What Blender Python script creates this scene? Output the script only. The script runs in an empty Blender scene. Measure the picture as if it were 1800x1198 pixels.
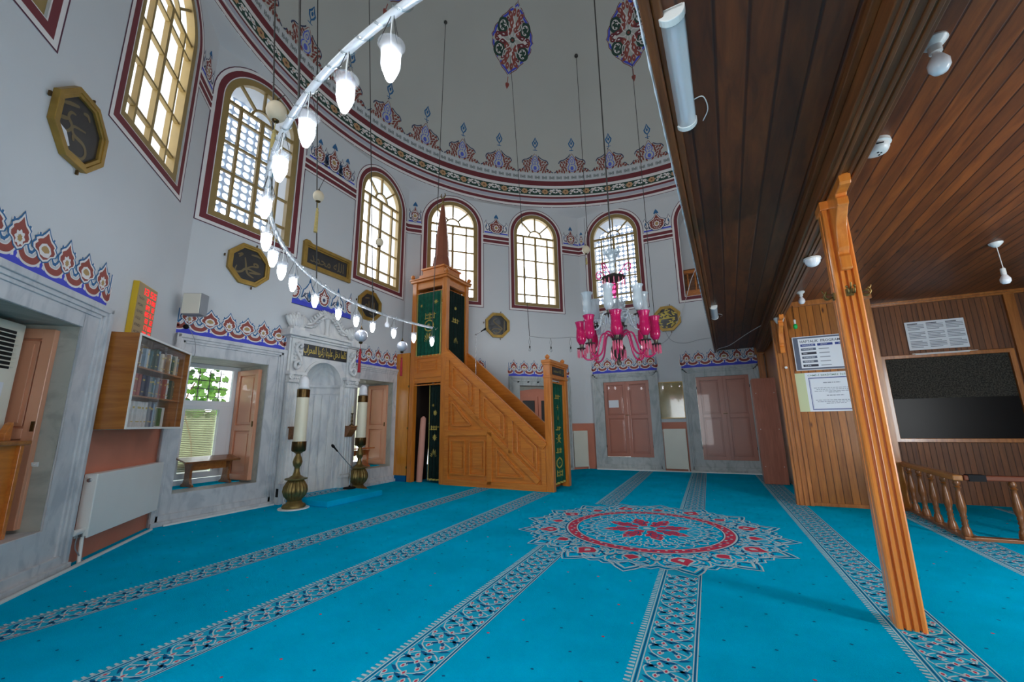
import bpy, bmesh, math, random
from mathutils import Vector, Matrix
random.seed(7)
D = bpy.data
COL = bpy.context.scene.collection
PI = math.pi
sin, cos, rad = math.sin, math.cos, math.radians

# ------------------------------------------------------------------ helpers
def lin(c):
    return tuple(((x / 12.92) if x <= .04045 else ((x + .055) / 1.055) ** 2.4) for x in c)

def rgb(r, g, b):
    return lin((r / 255, g / 255, b / 255)) + (1,)

class MB:
    """collects faces, builds ONE mesh object"""
    def __init__(s):
        s.v = []; s.f = []; s.m = []; s.T = Matrix.Identity(4); s.fm = None
    def add(s, vs, fs, mi=0):
        n = len(s.v)
        for p in vs:
            p = Vector(p)
            if s.fm: p = Vector(s.fm(p))
            s.v.append(s.T @ p)
        for f in fs:
            s.f.append([i + n for i in f]); s.m.append(mi)
    def poly(s, pts, d=0., mi=0):
        s.add([(p[0], p[1], d) for p in pts], [list(range(len(pts)))], mi)
    def quad(s, a, b, c, d, mi=0):
        s.add([a, b, c, d], [[0, 1, 2, 3]], mi)
    def box(s, x0, y0, z0, x1, y1, z1, mi=0):
        v = [(x, y, z) for z in (z0, z1) for y in (y0, y1) for x in (x0, x1)]
        s.add(v, [[0, 2, 3, 1], [4, 5, 7, 6], [0, 1, 5, 4], [2, 6, 7, 3], [0, 4, 6, 2], [1, 3, 7, 5]], mi)
    def prism(s, pts, d0, d1, mi=0):
        n = len(pts)
        a = sum(pts[i][0] * pts[(i + 1) % n][1] - pts[(i + 1) % n][0] * pts[i][1] for i in range(n))
        if a < 0: pts = pts[::-1]
        v = [(p[0], p[1], d0) for p in pts] + [(p[0], p[1], d1) for p in pts]
        f = [list(range(n))[::-1], list(range(n, 2 * n))]
        for i in range(n):
            j = (i + 1) % n; f.append([i, j, n + j, n + i])
        s.add(v, f, mi)
    def strip(s, pts, w, d=0., mi=0, closed=False):
        """flat ribbon in the local xy plane; w a width or a list of widths"""
        n = len(pts); L = []; R = []
        for i in range(n):
            a = pts[(i - 1) % n] if (closed or i) else pts[i]
            b = pts[(i + 1) % n] if (closed or i < n - 1) else pts[i]
            tx, ty = b[0] - a[0], b[1] - a[1]; l = math.hypot(tx, ty) or 1
            ww = (w[i] if isinstance(w, (list, tuple)) else w) / 2
            nx, ny = -ty / l * ww, tx / l * ww
            L.append((pts[i][0] + nx, pts[i][1] + ny, d)); R.append((pts[i][0] - nx, pts[i][1] - ny, d))
        k = n if closed else n - 1
        s.add(L + R, [[i, n + i, n + (i + 1) % n, (i + 1) % n] for i in range(k)], mi)
    def lathe(s, prof, n=16, c=(0, 0, 0), mi=0, flute=0, amp=0., cap=True):
        """prof [(r, z)] round the local z axis"""
        v = []; f = []
        for r, z in prof:
            for k in range(n):
                a = 2 * PI * k / n
                rr = r * (1 + amp * cos(flute * a)) if flute else r
                v.append((c[0] + rr * cos(a), c[1] + rr * sin(a), c[2] + z))
        m = len(prof)
        for i in range(m - 1):
            for k in range(n):
                k2 = (k + 1) % n
                f.append([i * n + k, i * n + k2, (i + 1) * n + k2, (i + 1) * n + k])
        if cap:
            if prof[0][0] > 1e-5: f.append(list(range(n))[::-1])
            if prof[-1][0] > 1e-5: f.append([(m - 1) * n + k for k in range(n)])
        s.add(v, f, mi)
    def tube(s, pts, r, n=8, mi=0, closed=False):
        pts = [Vector(p) for p in pts]; m = len(pts); v = []; f = []; up = Vector((0, 0, 1))
        prev = None
        for i in range(m):
            a = pts[(i - 1) % m] if (closed or i) else pts[i]
            b = pts[(i + 1) % m] if (closed or i < m - 1) else pts[i]
            t = (b - a); t = t.normalized() if t.length > 1e-9 else Vector((0, 0, 1))
            if prev is None:
                x = t.cross(up)
                if x.length < 1e-3: x = t.cross(Vector((1, 0, 0)))
            else:
                x = prev - t * prev.dot(t)
            x.normalize(); prev = x; y = t.cross(x)
            rr = r[i] if isinstance(r, (list, tuple)) else r
            for k in range(n):
                an = 2 * PI * k / n
                v.append(pts[i] + x * (rr * cos(an)) + y * (rr * sin(an)))
        for i in range(m if closed else m - 1):
            for k in range(n):
                k2 = (k + 1) % n; j = (i + 1) % m
                f.append([i * n + k, i * n + k2, j * n + k2, j * n + k])
        if not closed:
            f.append(list(range(n))[::-1]); f.append([(m - 1) * n + k for k in range(n)])
        s.add(v, f, mi)
    def ball(s, c, r, n=14, mi=0, sz=1.):
        m = max(5, n // 2)
        s.lathe([(max(0, r * sin(PI * i / m)), -r * sz * cos(PI * i / m)) for i in range(m + 1)], n, c, mi, cap=False)
    def build(s, name, mats, parent=None, smooth=False, bevel=0., merge=False):
        me = D.meshes.new(name)
        me.from_pydata([tuple(p) for p in s.v], [], s.f)
        if not isinstance(mats, (list, tuple)): mats = [mats]
        for m in mats: me.materials.append(m)
        me.polygons.foreach_set('material_index', s.m)
        me.update()
        if merge or smooth or bevel:
            b = bmesh.new(); b.from_mesh(me)
            bmesh.ops.remove_doubles(b, verts=b.verts, dist=1e-5)
            bmesh.ops.recalc_face_normals(b, faces=b.faces)
            b.to_mesh(me); b.free()
        if smooth:
            me.polygons.foreach_set('use_smooth', [True] * len(me.polygons))
            me.set_sharp_from_angle(angle=rad(smooth if smooth > 1 else 40))
        o = D.objects.new(name, me); COL.objects.link(o)
        if parent: o.parent = parent
        if bevel:
            md = o.modifiers.new('bevel', 'BEVEL'); md.width = bevel; md.segments = 2
            md.limit_method = 'ANGLE'; md.angle_limit = rad(50)
        return o

def tag(o, label=None, cat=None, group=None, kind=None):
    if label: o['label'] = label
    if cat: o['category'] = cat
    if group: o['group'] = group
    if kind: o['kind'] = kind
    return o

def empty(name, M=None, loc=None, rz=0., parent=None):
    o = D.objects.new(name, None); COL.objects.link(o); o.empty_display_size = .1
    if M is None: M = Matrix.Translation(loc or (0, 0, 0)) @ Matrix.Rotation(rz, 4, 'Z')
    if parent: o.parent = parent
    o.matrix_local = M
    return o

def thing(name, label, cat, M=None, loc=None, rz=0., group=None):
    return tag(empty(name, M, loc, rz), label, cat, group)

def struct(o):
    o['kind'] = 'structure'; return o

def dup(root, M, label=None):
    r = root.copy(); COL.objects.link(r); r.matrix_local = M
    if label: r['label'] = label
    for ch in list(root.children):
        c = ch.copy(); COL.objects.link(c); c.parent = r
        for g in list(ch.children):
            d = g.copy(); COL.objects.link(d); d.parent = c
    return r

def frame(o, u):
    """local x = along the wall to the right, y = up, z = out of the wall into the room"""
    ux, uy = Vector((u[0], u[1])).normalized()
    return Matrix(((ux, 0, uy, o[0]), (uy, 0, -ux, o[1]), (0, 1, 0, 0), (0, 0, 0, 1)))

def TL(x, y, z): return Matrix.Translation((x, y, z))
def RX(a): return Matrix.Rotation(rad(a), 4, 'X')
def RY(a): return Matrix.Rotation(rad(a), 4, 'Y')
def RZ(a): return Matrix.Rotation(rad(a), 4, 'Z')
UPZ = RX(-90)   # in a wall frame: makes local z point up the wall

def smoothline(pts, k=6, closed=False):
    out = []; n = len(pts)
    for i in range(n if closed else n - 1):
        p = [pts[(i + j) % n] if closed else pts[min(max(i + j, 0), n - 1)] for j in (-1, 0, 1, 2)]
        for q in range(k):
            t = q / k
            out.append(tuple(.5 * (2 * b + (c - a) * t + (2 * a - 5 * b + 4 * c - d) * t * t + (3 * b - a - 3 * c + d) * t ** 3)
                             for a, b, c, d in zip(*p)))
    if not closed: out.append(tuple(pts[-1]))
    return out

def mirror(h):
    """half outline (x>=0, bottom to top) to a closed symmetric polygon"""
    return h + [(-x, y) for x, y in reversed(h) if x > 1e-6]

# ------------------------------------------------------------------ materials
class N:
    def __init__(s, name):
        s.mat = D.materials.new(name); s.mat.use_nodes = True
        s.t = s.mat.node_tree; s.t.nodes.clear()
        s.out = s.t.nodes.new('ShaderNodeOutputMaterial')
    def n(s, typ, **k):
        nd = s.t.nodes.new('ShaderNode' + typ)
        for a, b in k.items():
            if a.startswith('i_'):
                key = a[2:].replace('_', ' ')
                nd.inputs[int(key) if key.isdigit() else key].default_value = b
            else: setattr(nd, a, b)
        return nd
    def l(s, a, b): s.t.links.new(a, b)

def coords(m, scale=(1, 1, 1)):
    tc = m.n('TexCoord'); mp = m.n('Mapping'); mp.inputs['Scale'].default_value = scale
    m.l(tc.outputs['Object'], mp.inputs['Vector']); return mp.outputs['Vector']

def plain(name, c, rough=.5, metal=0., var=.07, scale=3., bump=0., bscale=60., spec=.5, coat=0., trans=0., emit=None, es=0.):
    m = N(name); b = m.n('BsdfPrincipled')
    b.inputs['Roughness'].default_value = rough; b.inputs['Metallic'].default_value = metal
    b.inputs['Specular IOR Level'].default_value = spec
    b.inputs['Coat Weight'].default_value = coat
    if trans: b.inputs['Transmission Weight'].default_value = trans
    v = coords(m)
    nz = m.n('TexNoise', i_Scale=scale, i_Detail=4.); m.l(v, nz.inputs['Vector'])
    mx = m.n('MixRGB', blend_type='MULTIPLY', i_Fac=1.); mx.inputs[1].default_value = c
    rp = m.n('ValToRGB'); rp.color_ramp.elements[0].color = (1 - var * 1.6,) * 3 + (1,); rp.color_ramp.elements[1].color = (1 + 0 * var,) * 3 + (1,)
    rp.color_ramp.elements[0].position = .25; rp.color_ramp.elements[1].position = .75
    m.l(nz.outputs['Fac'], rp.inputs[0]); m.l(rp.outputs[0], mx.inputs[2]); m.l(mx.outputs[0], b.inputs['Base Color'])
    if bump:
        n2 = m.n('TexNoise', i_Scale=bscale, i_Detail=3.); m.l(v, n2.inputs['Vector'])
        bp = m.n('Bump', i_Strength=bump, i_Distance=.01); m.l(n2.outputs['Fac'], bp.inputs['Height']); m.l(bp.outputs[0], b.inputs['Normal'])
    if emit:
        b.inputs['Emission Color'].default_value = emit; b.inputs['Emission Strength'].default_value = es
    m.l(b.outputs[0], m.out.inputs[0]); return m.mat

def wood(name, c1, c2, axis='Z', rough=.35, board=0., baxis='X', coat=.3, knots=False, grain=14., var=.5):
    """grain runs along axis; boards of the given width side by side along baxis with dark grooves"""
    m = N(name); b = m.n('BsdfPrincipled'); b.inputs['Roughness'].default_value = rough; b.inputs['Coat Weight'].default_value = coat
    b.inputs['Coat Roughness'].default_value = .15
    tc = m.n('TexCoord'); sx = m.n('SeparateXYZ'); m.l(tc.outputs['Object'], sx.inputs[0])
    sc = {'X': (1.2, grain, grain), 'Y': (grain, 1.2, grain), 'Z': (grain, grain, 1.2)}[axis]
    mp = m.n('Mapping'); mp.inputs['Scale'].default_value = sc
    src = tc.outputs['Object']
    if board:
        dv = m.n('Math', operation='DIVIDE'); m.l(sx.outputs[baxis], dv.inputs[0]); dv.inputs[1].default_value = board
        fl = m.n('Math', operation='FLOOR'); m.l(dv.outputs[0], fl.inputs[0])
        wn = m.n('TexWhiteNoise', noise_dimensions='1D'); m.l(fl.outputs[0], wn.inputs['W'])
        ad = m.n('VectorMath', operation='MULTIPLY_ADD'); m.l(wn.outputs['Color'], ad.inputs[0]); ad.inputs[1].default_value = (9, 9, 9)
        m.l(src, ad.inputs[2]); src = ad.outputs[0]
    m.l(src, mp.inputs['Vector'])
    nz = m.n('TexNoise', i_Scale=1.6, i_Detail=6., i_Roughness=.62, i_Distortion=.6); m.l(mp.outputs[0], nz.inputs['Vector'])
    rp = m.n('ValToRGB'); rp.color_ramp.elements[0].position = .3; rp.color_ramp.elements[1].position = .68
    rp.color_ramp.elements[0].color = c2; rp.color_ramp.elements[1].color = c1
    m.l(nz.outputs['Fac'], rp.inputs[0]); col = rp.outputs[0]
    if board:
        hv = m.n('MixRGB', blend_type='MULTIPLY', i_Fac=1.); m.l(col, hv.inputs[1])
        r2 = m.n('ValToRGB'); r2.color_ramp.elements[0].color = (1 - var, 1 - var * 1.05, 1 - var * 1.1, 1); r2.color_ramp.elements[1].color = (1.15, 1.12, 1.05, 1)
        m.l(wn.outputs['Value'], r2.inputs[0]); m.l(r2.outputs[0], hv.inputs[2]); col = hv.outputs[0]
    if knots:
        mk = m.n('Mapping'); mk.inputs['Scale'].default_value = {'X': (1, 3, 3), 'Y': (3, 1, 3), 'Z': (3, 3, 1)}[axis]; m.l(src, mk.inputs[0])
        vo = m.n('TexVoronoi', i_Scale=1.7); m.l(mk.outputs[0], vo.inputs['Vector'])
        r3 = m.n('ValToRGB'); r3.color_ramp.elements[0].position = .04; r3.color_ramp.elements[1].position = .11
        r3.color_ramp.elements[0].color = (.16, .1, .07, 1); r3.color_ramp.elements[1].color = (1, 1, 1, 1)
        m.l(vo.outputs['Distance'], r3.inputs[0])
        hk = m.n('MixRGB', blend_type='MULTIPLY', i_Fac=1.); m.l(col, hk.inputs[1]); m.l(r3.outputs[0], hk.inputs[2]); col = hk.outputs[0]
    if board:
        fr = m.n('Math', operation='FRACT'); m.l(dv.outputs[0], fr.inputs[0])
        pp = m.n('Math', operation='PINGPONG'); m.l(fr.outputs[0], pp.inputs[0]); pp.inputs[1].default_value = .5
        r4 = m.n('ValToRGB'); r4.color_ramp.elements[0].position = .03; r4.color_ramp.elements[1].position = .075
        r4.color_ramp.elements[0].color = (.34, .29, .25, 1); r4.color_ramp.elements[1].color = (1, 1, 1, 1)
        m.l(pp.outputs[0], r4.inputs[0])
        hg = m.n('MixRGB', blend_type='MULTIPLY', i_Fac=1.); m.l(col, hg.inputs[1]); m.l(r4.outputs[0], hg.inputs[2]); col = hg.outputs[0]
        bp = m.n('Bump', i_Strength=.6, i_Distance=.006); m.l(r4.outputs[0], bp.inputs['Height']); m.l(bp.outputs[0], b.inputs['Normal'])
    m.l(col, b.inputs['Base Color']); m.l(b.outputs[0], m.out.inputs[0]); return m.mat

def marble(name, c1, c2, scale=1.2, rough=.35):
    m = N(name); b = m.n('BsdfPrincipled'); b.inputs['Roughness'].default_value = rough
    v = coords(m, (1, 1, 1))
    nz = m.n('TexNoise', i_Scale=scale * 2.2, i_Detail=8., i_Roughness=.6, i_Distortion=1.2); m.l(v, nz.inputs['Vector'])
    mp = m.n('Mapping'); mp.inputs['Scale'].default_value = (1.1, .35, 1); mp.inputs['Rotation'].default_value = (.2, .3, .35); m.l(v, mp.inputs[0])
    wv = m.n('TexNoise', i_Scale=scale * 4, i_Detail=5., i_Distortion=2.5); m.l(mp.outputs[0], wv.inputs['Vector'])
    rp = m.n('ValToRGB'); e = rp.color_ramp.elements
    e[0].position = .34; e[0].color = c2; e[1].position = .52; e[1].color = c1
    m.l(wv.outputs['Fac'], rp.inputs[0])
    r2 = m.n('ValToRGB'); r2.color_ramp.elements[0].position = .3; r2.color_ramp.elements[0].color = (.82, .83, .85, 1); r2.color_ramp.elements[1].position = .65; r2.color_ramp.elements[1].color = (1, 1, 1, 1)
    m.l(nz.outputs['Fac'], r2.inputs[0])
    mx = m.n('MixRGB', blend_type='MULTIPLY', i_Fac=1.); m.l(rp.outputs[0], mx.inputs[1]); m.l(r2.outputs[0], mx.inputs[2])
    m.l(mx.outputs[0], b.inputs['Base Color']); m.l(b.outputs[0], m.out.inputs[0]); return m.mat

def glass(name, tint=(1, 1, 1, 1), gloss=.05, rough=.02, gcol=(1, 1, 1, 1), fres=.5):
    m = N(name); t = m.n('BsdfTransparent'); t.inputs[0].default_value = tint
    g = m.n('BsdfGlossy'); g.inputs['Roughness'].default_value = rough; g.inputs[0].default_value = gcol
    lw = m.n('LayerWeight', i_Blend=.25)
    mul = m.n('Math', operation='MULTIPLY_ADD'); m.l(lw.outputs['Fresnel'], mul.inputs[0]); mul.inputs[1].default_value = fres; mul.inputs[2].default_value = gloss
    mul.use_clamp = True
    mx = m.n('MixShader'); m.l(mul.outputs[0], mx.inputs[0]); m.l(t.outputs[0], mx.inputs[1]); m.l(g.outputs[0], mx.inputs[2])
    m.l(mx.outputs[0], m.out.inputs[0]); return m.mat

def shadeglass(name, tint, dcol, mixd=.45):
    """coloured lamp glass: part see-through, part diffuse, a glossy skin"""
    m = N(name); t = m.n('BsdfTransparent'); t.inputs[0].default_value = tint
    d = m.n('BsdfPrincipled'); d.inputs['Base Color'].default_value = dcol; d.inputs['Roughness'].default_value = .08; d.inputs['Coat Weight'].default_value = .6
    mx = m.n('MixShader', i_Fac=mixd); m.l(t.outputs[0], mx.inputs[1]); m.l(d.outputs[0], mx.inputs[2])
    m.l(mx.outputs[0], m.out.inputs[0]); return m.mat

def emis(name, c, st):
    m = N(name); e = m.n('Emission'); e.inputs[0].default_value = c; e.inputs[1].default_value = st
    m.l(e.outputs[0], m.out.inputs[0]); return m.mat

def carpet_mat(name, c):
    m = N(name); b = m.n('BsdfPrincipled'); b.inputs['Roughness'].default_value = .95; b.inputs['Specular IOR Level'].default_value = .0
    v = coords(m); n1 = m.n('TexNoise', i_Scale=1.6, i_Detail=7., i_Roughness=.6); m.l(v, n1.inputs['Vector'])
    n2 = m.n('TexNoise', i_Scale=160., i_Detail=2.); m.l(v, n2.inputs['Vector'])
    r = m.n('ValToRGB'); r.color_ramp.elements[0].position = .3; r.color_ramp.elements[0].color = tuple(x * .8 for x in c[:3]) + (1,)
    r.color_ramp.elements[1].position = .7; r.color_ramp.elements[1].color = c; m.l(n1.outputs['Fac'], r.inputs[0])
    mx = m.n('MixRGB', blend_type='MULTIPLY', i_Fac=.35); m.l(r.outputs[0], mx.inputs[1])
    r2 = m.n('ValToRGB'); r2.color_ramp.elements[0].color = (.45, .45, .45, 1); r2.color_ramp.elements[1].color = (1.3, 1.3, 1.3, 1); m.l(n2.outputs['Fac'], r2.inputs[0])
    m.l(r2.outputs[0], mx.inputs[2]); m.l(mx.outputs[0], b.inputs['Base Color'])
    bp = m.n('Bump', i_Strength=.35, i_Distance=.01); m.l(n2.outputs['Fac'], bp.inputs['Height']); m.l(bp.outputs[0], b.inputs['Normal'])
    m.l(b.outputs[0], m.out.inputs[0]); return m.mat

M_ = {}
W = M_
W['plaster'] = plain('white_plaster', rgb(214, 216, 219), .85, var=.05, scale=.7, bump=.08, bscale=9)
W['dome'] = plain('dome_plaster', rgb(200, 200, 194), .85, var=.05, scale=.5)
W['pwhite'] = plain('paint_white', rgb(238, 232, 230), .8, var=.02)
W['maroon'] = plain('paint_maroon', rgb(122, 48, 56), .7, var=.1)
W['plum'] = plain('paint_plum', rgb(92, 44, 66), .7, var=.1)
W['lilac'] = plain('paint_lilac', rgb(190, 190, 202), .8, var=.04)
W['green'] = plain('paint_green', rgb(52, 82, 72), .7)
W['dgreen'] = plain('paint_dark_green', rgb(36, 70, 58), .7)
W['tan'] = plain('paint_tan', rgb(206, 160, 122), .7)
W['blue'] = plain('paint_blue', rgb(72, 82, 214), .7, var=.12)
W['royal'] = plain('paint_royal', rgb(96, 112, 216), .7, var=.08)
W['teal'] = plain('paint_teal', rgb(48, 108, 158), .7)
W['navy'] = plain('paint_navy', rgb(62, 72, 104), .7)
W['rust'] = plain('paint_rust', rgb(160, 78, 68), .7, var=.1)
W['brown'] = plain('paint_brown', rgb(140, 66, 56), .7)
W['greyp'] = plain('paint_grey', rgb(126, 134, 134), .8)
W['gold'] = plain('paint_gold', rgb(186, 150, 96), .6)
W['wframe'] = plain('window_frame_paint', rgb(164, 136, 82), .5, var=.12, scale=5)
def alab(name, c):
    m = N(name); a = m.n('BsdfDiffuse'); a.inputs[0].default_value = c; b = m.n('BsdfTranslucent'); b.inputs[0].default_value = c
    x = m.n('MixShader', i_Fac=.5); m.l(a.outputs[0], x.inputs[1]); m.l(b.outputs[0], x.inputs[2]); m.l(x.outputs[0], m.out.inputs[0]); return m.mat
W['grille'] = alab('alabaster_plaster_grille', rgb(204, 214, 228))
W['glass'] = glass('window_glass', gloss=.02)
W['bookglass'] = glass('bookcase_glass', gloss=.0, fres=.18)
W['marble'] = marble('grey_marble', rgb(212, 212, 214), rgb(188, 191, 196), .8)
W['marblem'] = marble('niche_marble', rgb(232, 231, 229), rgb(212, 213, 216), .7)
W['marbled'] = marble('grey_marble_aged', rgb(190, 194, 193), rgb(164, 170, 169), .8, .5)
W['stone'] = marble('reveal_stone', rgb(182, 182, 172), rgb(162, 163, 154), .6, .7)
W['dado'] = plain('terracotta_paint', rgb(214, 134, 108), .6, var=.12, scale=2.5)
W['shutter'] = plain('shutter_paint', rgb(184, 118, 98), .3, var=.1, scale=2., coat=.35)
W['peach'] = plain('peach_shutter_paint', rgb(226, 160, 126), .28, var=.08, scale=2., coat=.4)
W['minbar'] = wood('minbar_oak', rgb(214, 130, 48), rgb(186, 102, 30), 'X', .35)
W['minbarv'] = wood('minbar_oak_upright', rgb(214, 130, 48), rgb(182, 100, 28), 'Z', .3, coat=.5)
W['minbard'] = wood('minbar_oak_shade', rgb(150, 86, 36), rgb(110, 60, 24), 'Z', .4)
W['panelw'] = wood('glossy_panel', rgb(220, 142, 44), rgb(196, 116, 28), 'Z', .32, coat=.35, grain=8)
W['pillar'] = wood('pine_pillar', rgb(238, 146, 62), rgb(212, 114, 38), 'Z', .3, coat=.5)
W['pine'] = wood('pine_boards', rgb(178, 112, 44), rgb(144, 82, 28), 'Z', .3, .095, 'X', knots=True, var=.22)
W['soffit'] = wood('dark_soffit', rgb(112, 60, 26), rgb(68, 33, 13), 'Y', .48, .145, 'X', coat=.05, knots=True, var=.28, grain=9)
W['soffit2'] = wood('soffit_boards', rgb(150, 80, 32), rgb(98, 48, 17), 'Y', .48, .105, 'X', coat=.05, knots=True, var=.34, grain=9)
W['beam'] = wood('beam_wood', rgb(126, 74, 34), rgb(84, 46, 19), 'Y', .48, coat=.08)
W['trimw'] = wood('trim_wood', rgb(188, 116, 54), rgb(142, 82, 34), 'Z', .3)
W['book'] = wood('bookcase_wood', rgb(176, 112, 50), rgb(142, 82, 30), 'Z', .3)
W['bookd'] = wood('desk_wood', rgb(150, 96, 52), rgb(106, 62, 30), 'X', .3)
W['orange'] = wood('orange_table_wood', rgb(216, 124, 70), rgb(182, 92, 44), 'X', .3)
W['brownp'] = wood('brown_panel', rgb(178, 104, 78), rgb(150, 84, 60), 'Z', .4)
W['balus'] = wood('baluster_wood', rgb(140, 84, 36), rgb(98, 55, 20), 'Z', .3, coat=.12)
W['rail'] = wood('rail_wood', rgb(176, 116, 56), rgb(130, 80, 34), 'Y', .35, coat=.15)
W['white'] = plain('white_enamel', rgb(240, 240, 236), .3, var=.02)
W['cream'] = plain('cream_enamel', rgb(232, 228, 212), .35, var=.03)
W['pvc'] = plain('white_pvc', rgb(232, 234, 238), .3, var=.02)
W['plastic'] = plain('white_plastic', rgb(226, 226, 224), .35, var=.03)
W['grey'] = plain('grey_plastic', rgb(150, 152, 156), .4)
W['black'] = plain('black_plastic', rgb(26, 26, 28), .7, spec=.15)
W['iron'] = plain('dark_wire', rgb(72, 70, 68), .5, .5)
W['steel'] = plain('steel', rgb(190, 190, 192), .25, .9)
W['alu'] = plain('silver_hoop', rgb(222, 226, 232), .35, .35, var=.08, scale=20)
W['brass'] = plain('aged_brass', rgb(150, 128, 78), .42, .8, var=.3, scale=14)
W['brassd'] = plain('dark_brass', rgb(112, 88, 56), .35, 1., var=.3, scale=14)
W['gilt'] = plain('gilt_frame', rgb(176, 140, 66), .38, .45, var=.2, scale=10)
W['wax'] = plain('ivory_wax', rgb(240, 230, 204), .35, var=.03)
def frosted(name, t=.7):
    m = N(name); a = m.n('BsdfTransparent'); a.inputs[0].default_value = (.96, .97, 1, 1)
    b = m.n('BsdfTranslucent'); b.inputs[0].default_value = (.95, .97, 1, 1); g = m.n('BsdfPrincipled'); g.inputs['Base Color'].default_value = (.9, .93, .96, 1); g.inputs['Roughness'].default_value = .06
    x = m.n('MixShader', i_Fac=.5); m.l(b.outputs[0], x.inputs[1]); m.l(g.outputs[0], x.inputs[2])
    y = m.n('MixShader', i_Fac=1 - t); m.l(a.outputs[0], y.inputs[1]); m.l(x.outputs[0], y.inputs[2]); m.l(y.outputs[0], m.out.inputs[0]); return m.mat
W['lampcup'] = frosted('lamp_cup_glass', .86)
W['tubecover'] = frosted('tube_cover', .5)
W['bulb'] = emis('lit_bulb', (.92, .96, 1, 1), 55.)
W['offbulb'] = plain('frosted_bulb', rgb(236, 236, 240), .2, var=.0)
W['clear'] = glass('clear_glass', (.9, .92, .92, 1), .12)
W['egg'] = plain('ostrich_egg', rgb(232, 214, 184), .4, var=.1)
W['silver'] = plain('silver_ball', rgb(206, 208, 218), .22, .3, var=.1, scale=8)
W['tassel'] = plain('gold_tassel', rgb(206, 184, 116), .8, var=.2, scale=40)
W['redtassel'] = plain('red_tassel', rgb(168, 34, 48), .8, var=.2, scale=40)
W['pink'] = shadeglass('ruby_glass', (.97, .36, .62, 1), rgb(222, 46, 120), .46)
W['pinkp'] = shadeglass('pink_prism_glass', (.98, .62, .72, 1), rgb(240, 130, 158), .5)
W['etched'] = shadeglass('etched_clear_glass', (.94, .96, .97, 1), rgb(216, 226, 232), .62)
W['bronze'] = plain('dark_bronze', rgb(96, 88, 80), .35, .8, var=.2, scale=20)
W['curtain'] = plain('green_velvet', rgb(26, 92, 72), .9, var=.3, scale=12, spec=.2)
W['curtaind'] = plain('dark_green_velvet', rgb(20, 40, 36), .9, var=.3, scale=12, spec=.2)
W['goldth'] = plain('gold_embroidery', rgb(176, 156, 70), .5, .2)
W['slate'] = plain('dark_panel', rgb(44, 42, 44), .4, var=.3, scale=6, coat=.15)
W['slategold'] = plain('faded_gold_leaf', rgb(120, 104, 72), .4, .3)
W['plaqueb'] = plain('plaque_black', rgb(34, 36, 44), .4)
W['plaqueg'] = plain('plaque_gold', rgb(206, 182, 84), .4, .3)
W['paper'] = plain('paper', rgb(232, 234, 240), .7, var=.02)
W['paperg'] = plain('paper_greenish', rgb(206, 212, 168), .7, var=.02)
W['ink'] = plain('print_grey', rgb(136, 140, 150), .7)
W['inkd'] = plain('print_dark', rgb(52, 52, 66), .7)
W['inkb'] = plain('print_blue', rgb(48, 66, 140), .7)
W['inkgr'] = plain('print_green', rgb(52, 104, 62), .7)
W['signf'] = plain('sign_border', rgb(88, 96, 116), .5)
W['led'] = emis('red_led', (1, .02, .03, 1), 2.2)
W['ledface'] = plain('clock_face', rgb(176, 152, 110), .4)
W['yellow'] = plain('yellow_case', rgb(214, 176, 34), .35)
W['dark'] = plain('dark_interior', rgb(20, 18, 18), .8)
W['dglass'] = plain('dark_window_glass', rgb(16, 11, 11), .3, var=.2, spec=.12)
W['speckle'] = None
W['carpet'] = carpet_mat('turquoise_carpet', rgb(0, 192, 240))
W['cdark'] = plain('carpet_dark_blue', rgb(14, 98, 150), .95, spec=.1)
W['cgrey'] = plain('carpet_pale_grey', rgb(196, 220, 226), .95, spec=.1)
W['cred'] = plain('carpet_red', rgb(208, 66, 94), .95, spec=.1)
W['cmid'] = plain('carpet_mid_blue', rgb(24, 178, 216), .95, spec=.1)
W['leaf'] = plain('vine_leaf', rgb(120, 176, 60), .5, var=.4, scale=9)
W['leaf2'] = plain('vine_leaf_dark', rgb(70, 124, 40), .5, var=.4, scale=9)
W['blind'] = plain('window_blind', rgb(190, 190, 160), .6, var=.08)
W['pmap'] = plain('map_print', rgb(176, 158, 104), .12, var=.25, scale=4, coat=.8)
W['greenbulb'] = plain('green_bulb', rgb(20, 190, 90), .3)
# ------------------------------------------------------------------ the octagonal room
CX, CY = -.85, 5.65
V = [(-3.22, -.6), (-6.97, 3.15), (-6.97, 8.15), (-3.22, 11.9), (1.52, 11.9), (5.27, 8.15), (5.27, 3.15), (1.52, -.6)]
FRM = []; LEN = []
for i in range(8):
    a, b = Vector(V[i]), Vector(V[(i + 1) % 8]); FRM.append(frame(a, b - a)); LEN.append((b - a).length)
F1, FM, F3, F4 = FRM[:4]
ZS = 6.93; HWO = .72            # window spring line and half width of the opening
WINC = [(1.36, 3.92), (.9, 4.03), (1.26, 3.83), (1.1, 3.69), (1.3, 3.9), (1.0, 4.0), (1.3, 3.9), (1.1, 3.69)]
LOW = {0: [(1.95, 3.25, .42, 2.30)], 1: [(.23, 1.45, .40, 2.38), (2.1, 3.0, .0, 2.56), (3.52, 4.67, .36, 2.33)],
       2: [(3.2, 4.45, .35, 2.34)], 3: [(.53, 1.80, .34, 2.43), (3.0, 4.24, .31, 2.43)],
       4: [(3.3, 4.5, .7, 2.4)], 5: [(3.2, 4.4, .6, 2.6)],
       6: [(.45, 1.35, .3, 2.6)], 7: [(1.4, 3.4, .0, 2.7)]}
NAMES = ['wall_left', 'wall_mihrab_side', 'wall_far_left', 'wall_far', 'wall_far_right', 'wall_right', 'wall_near_right', 'wall_near']

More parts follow.
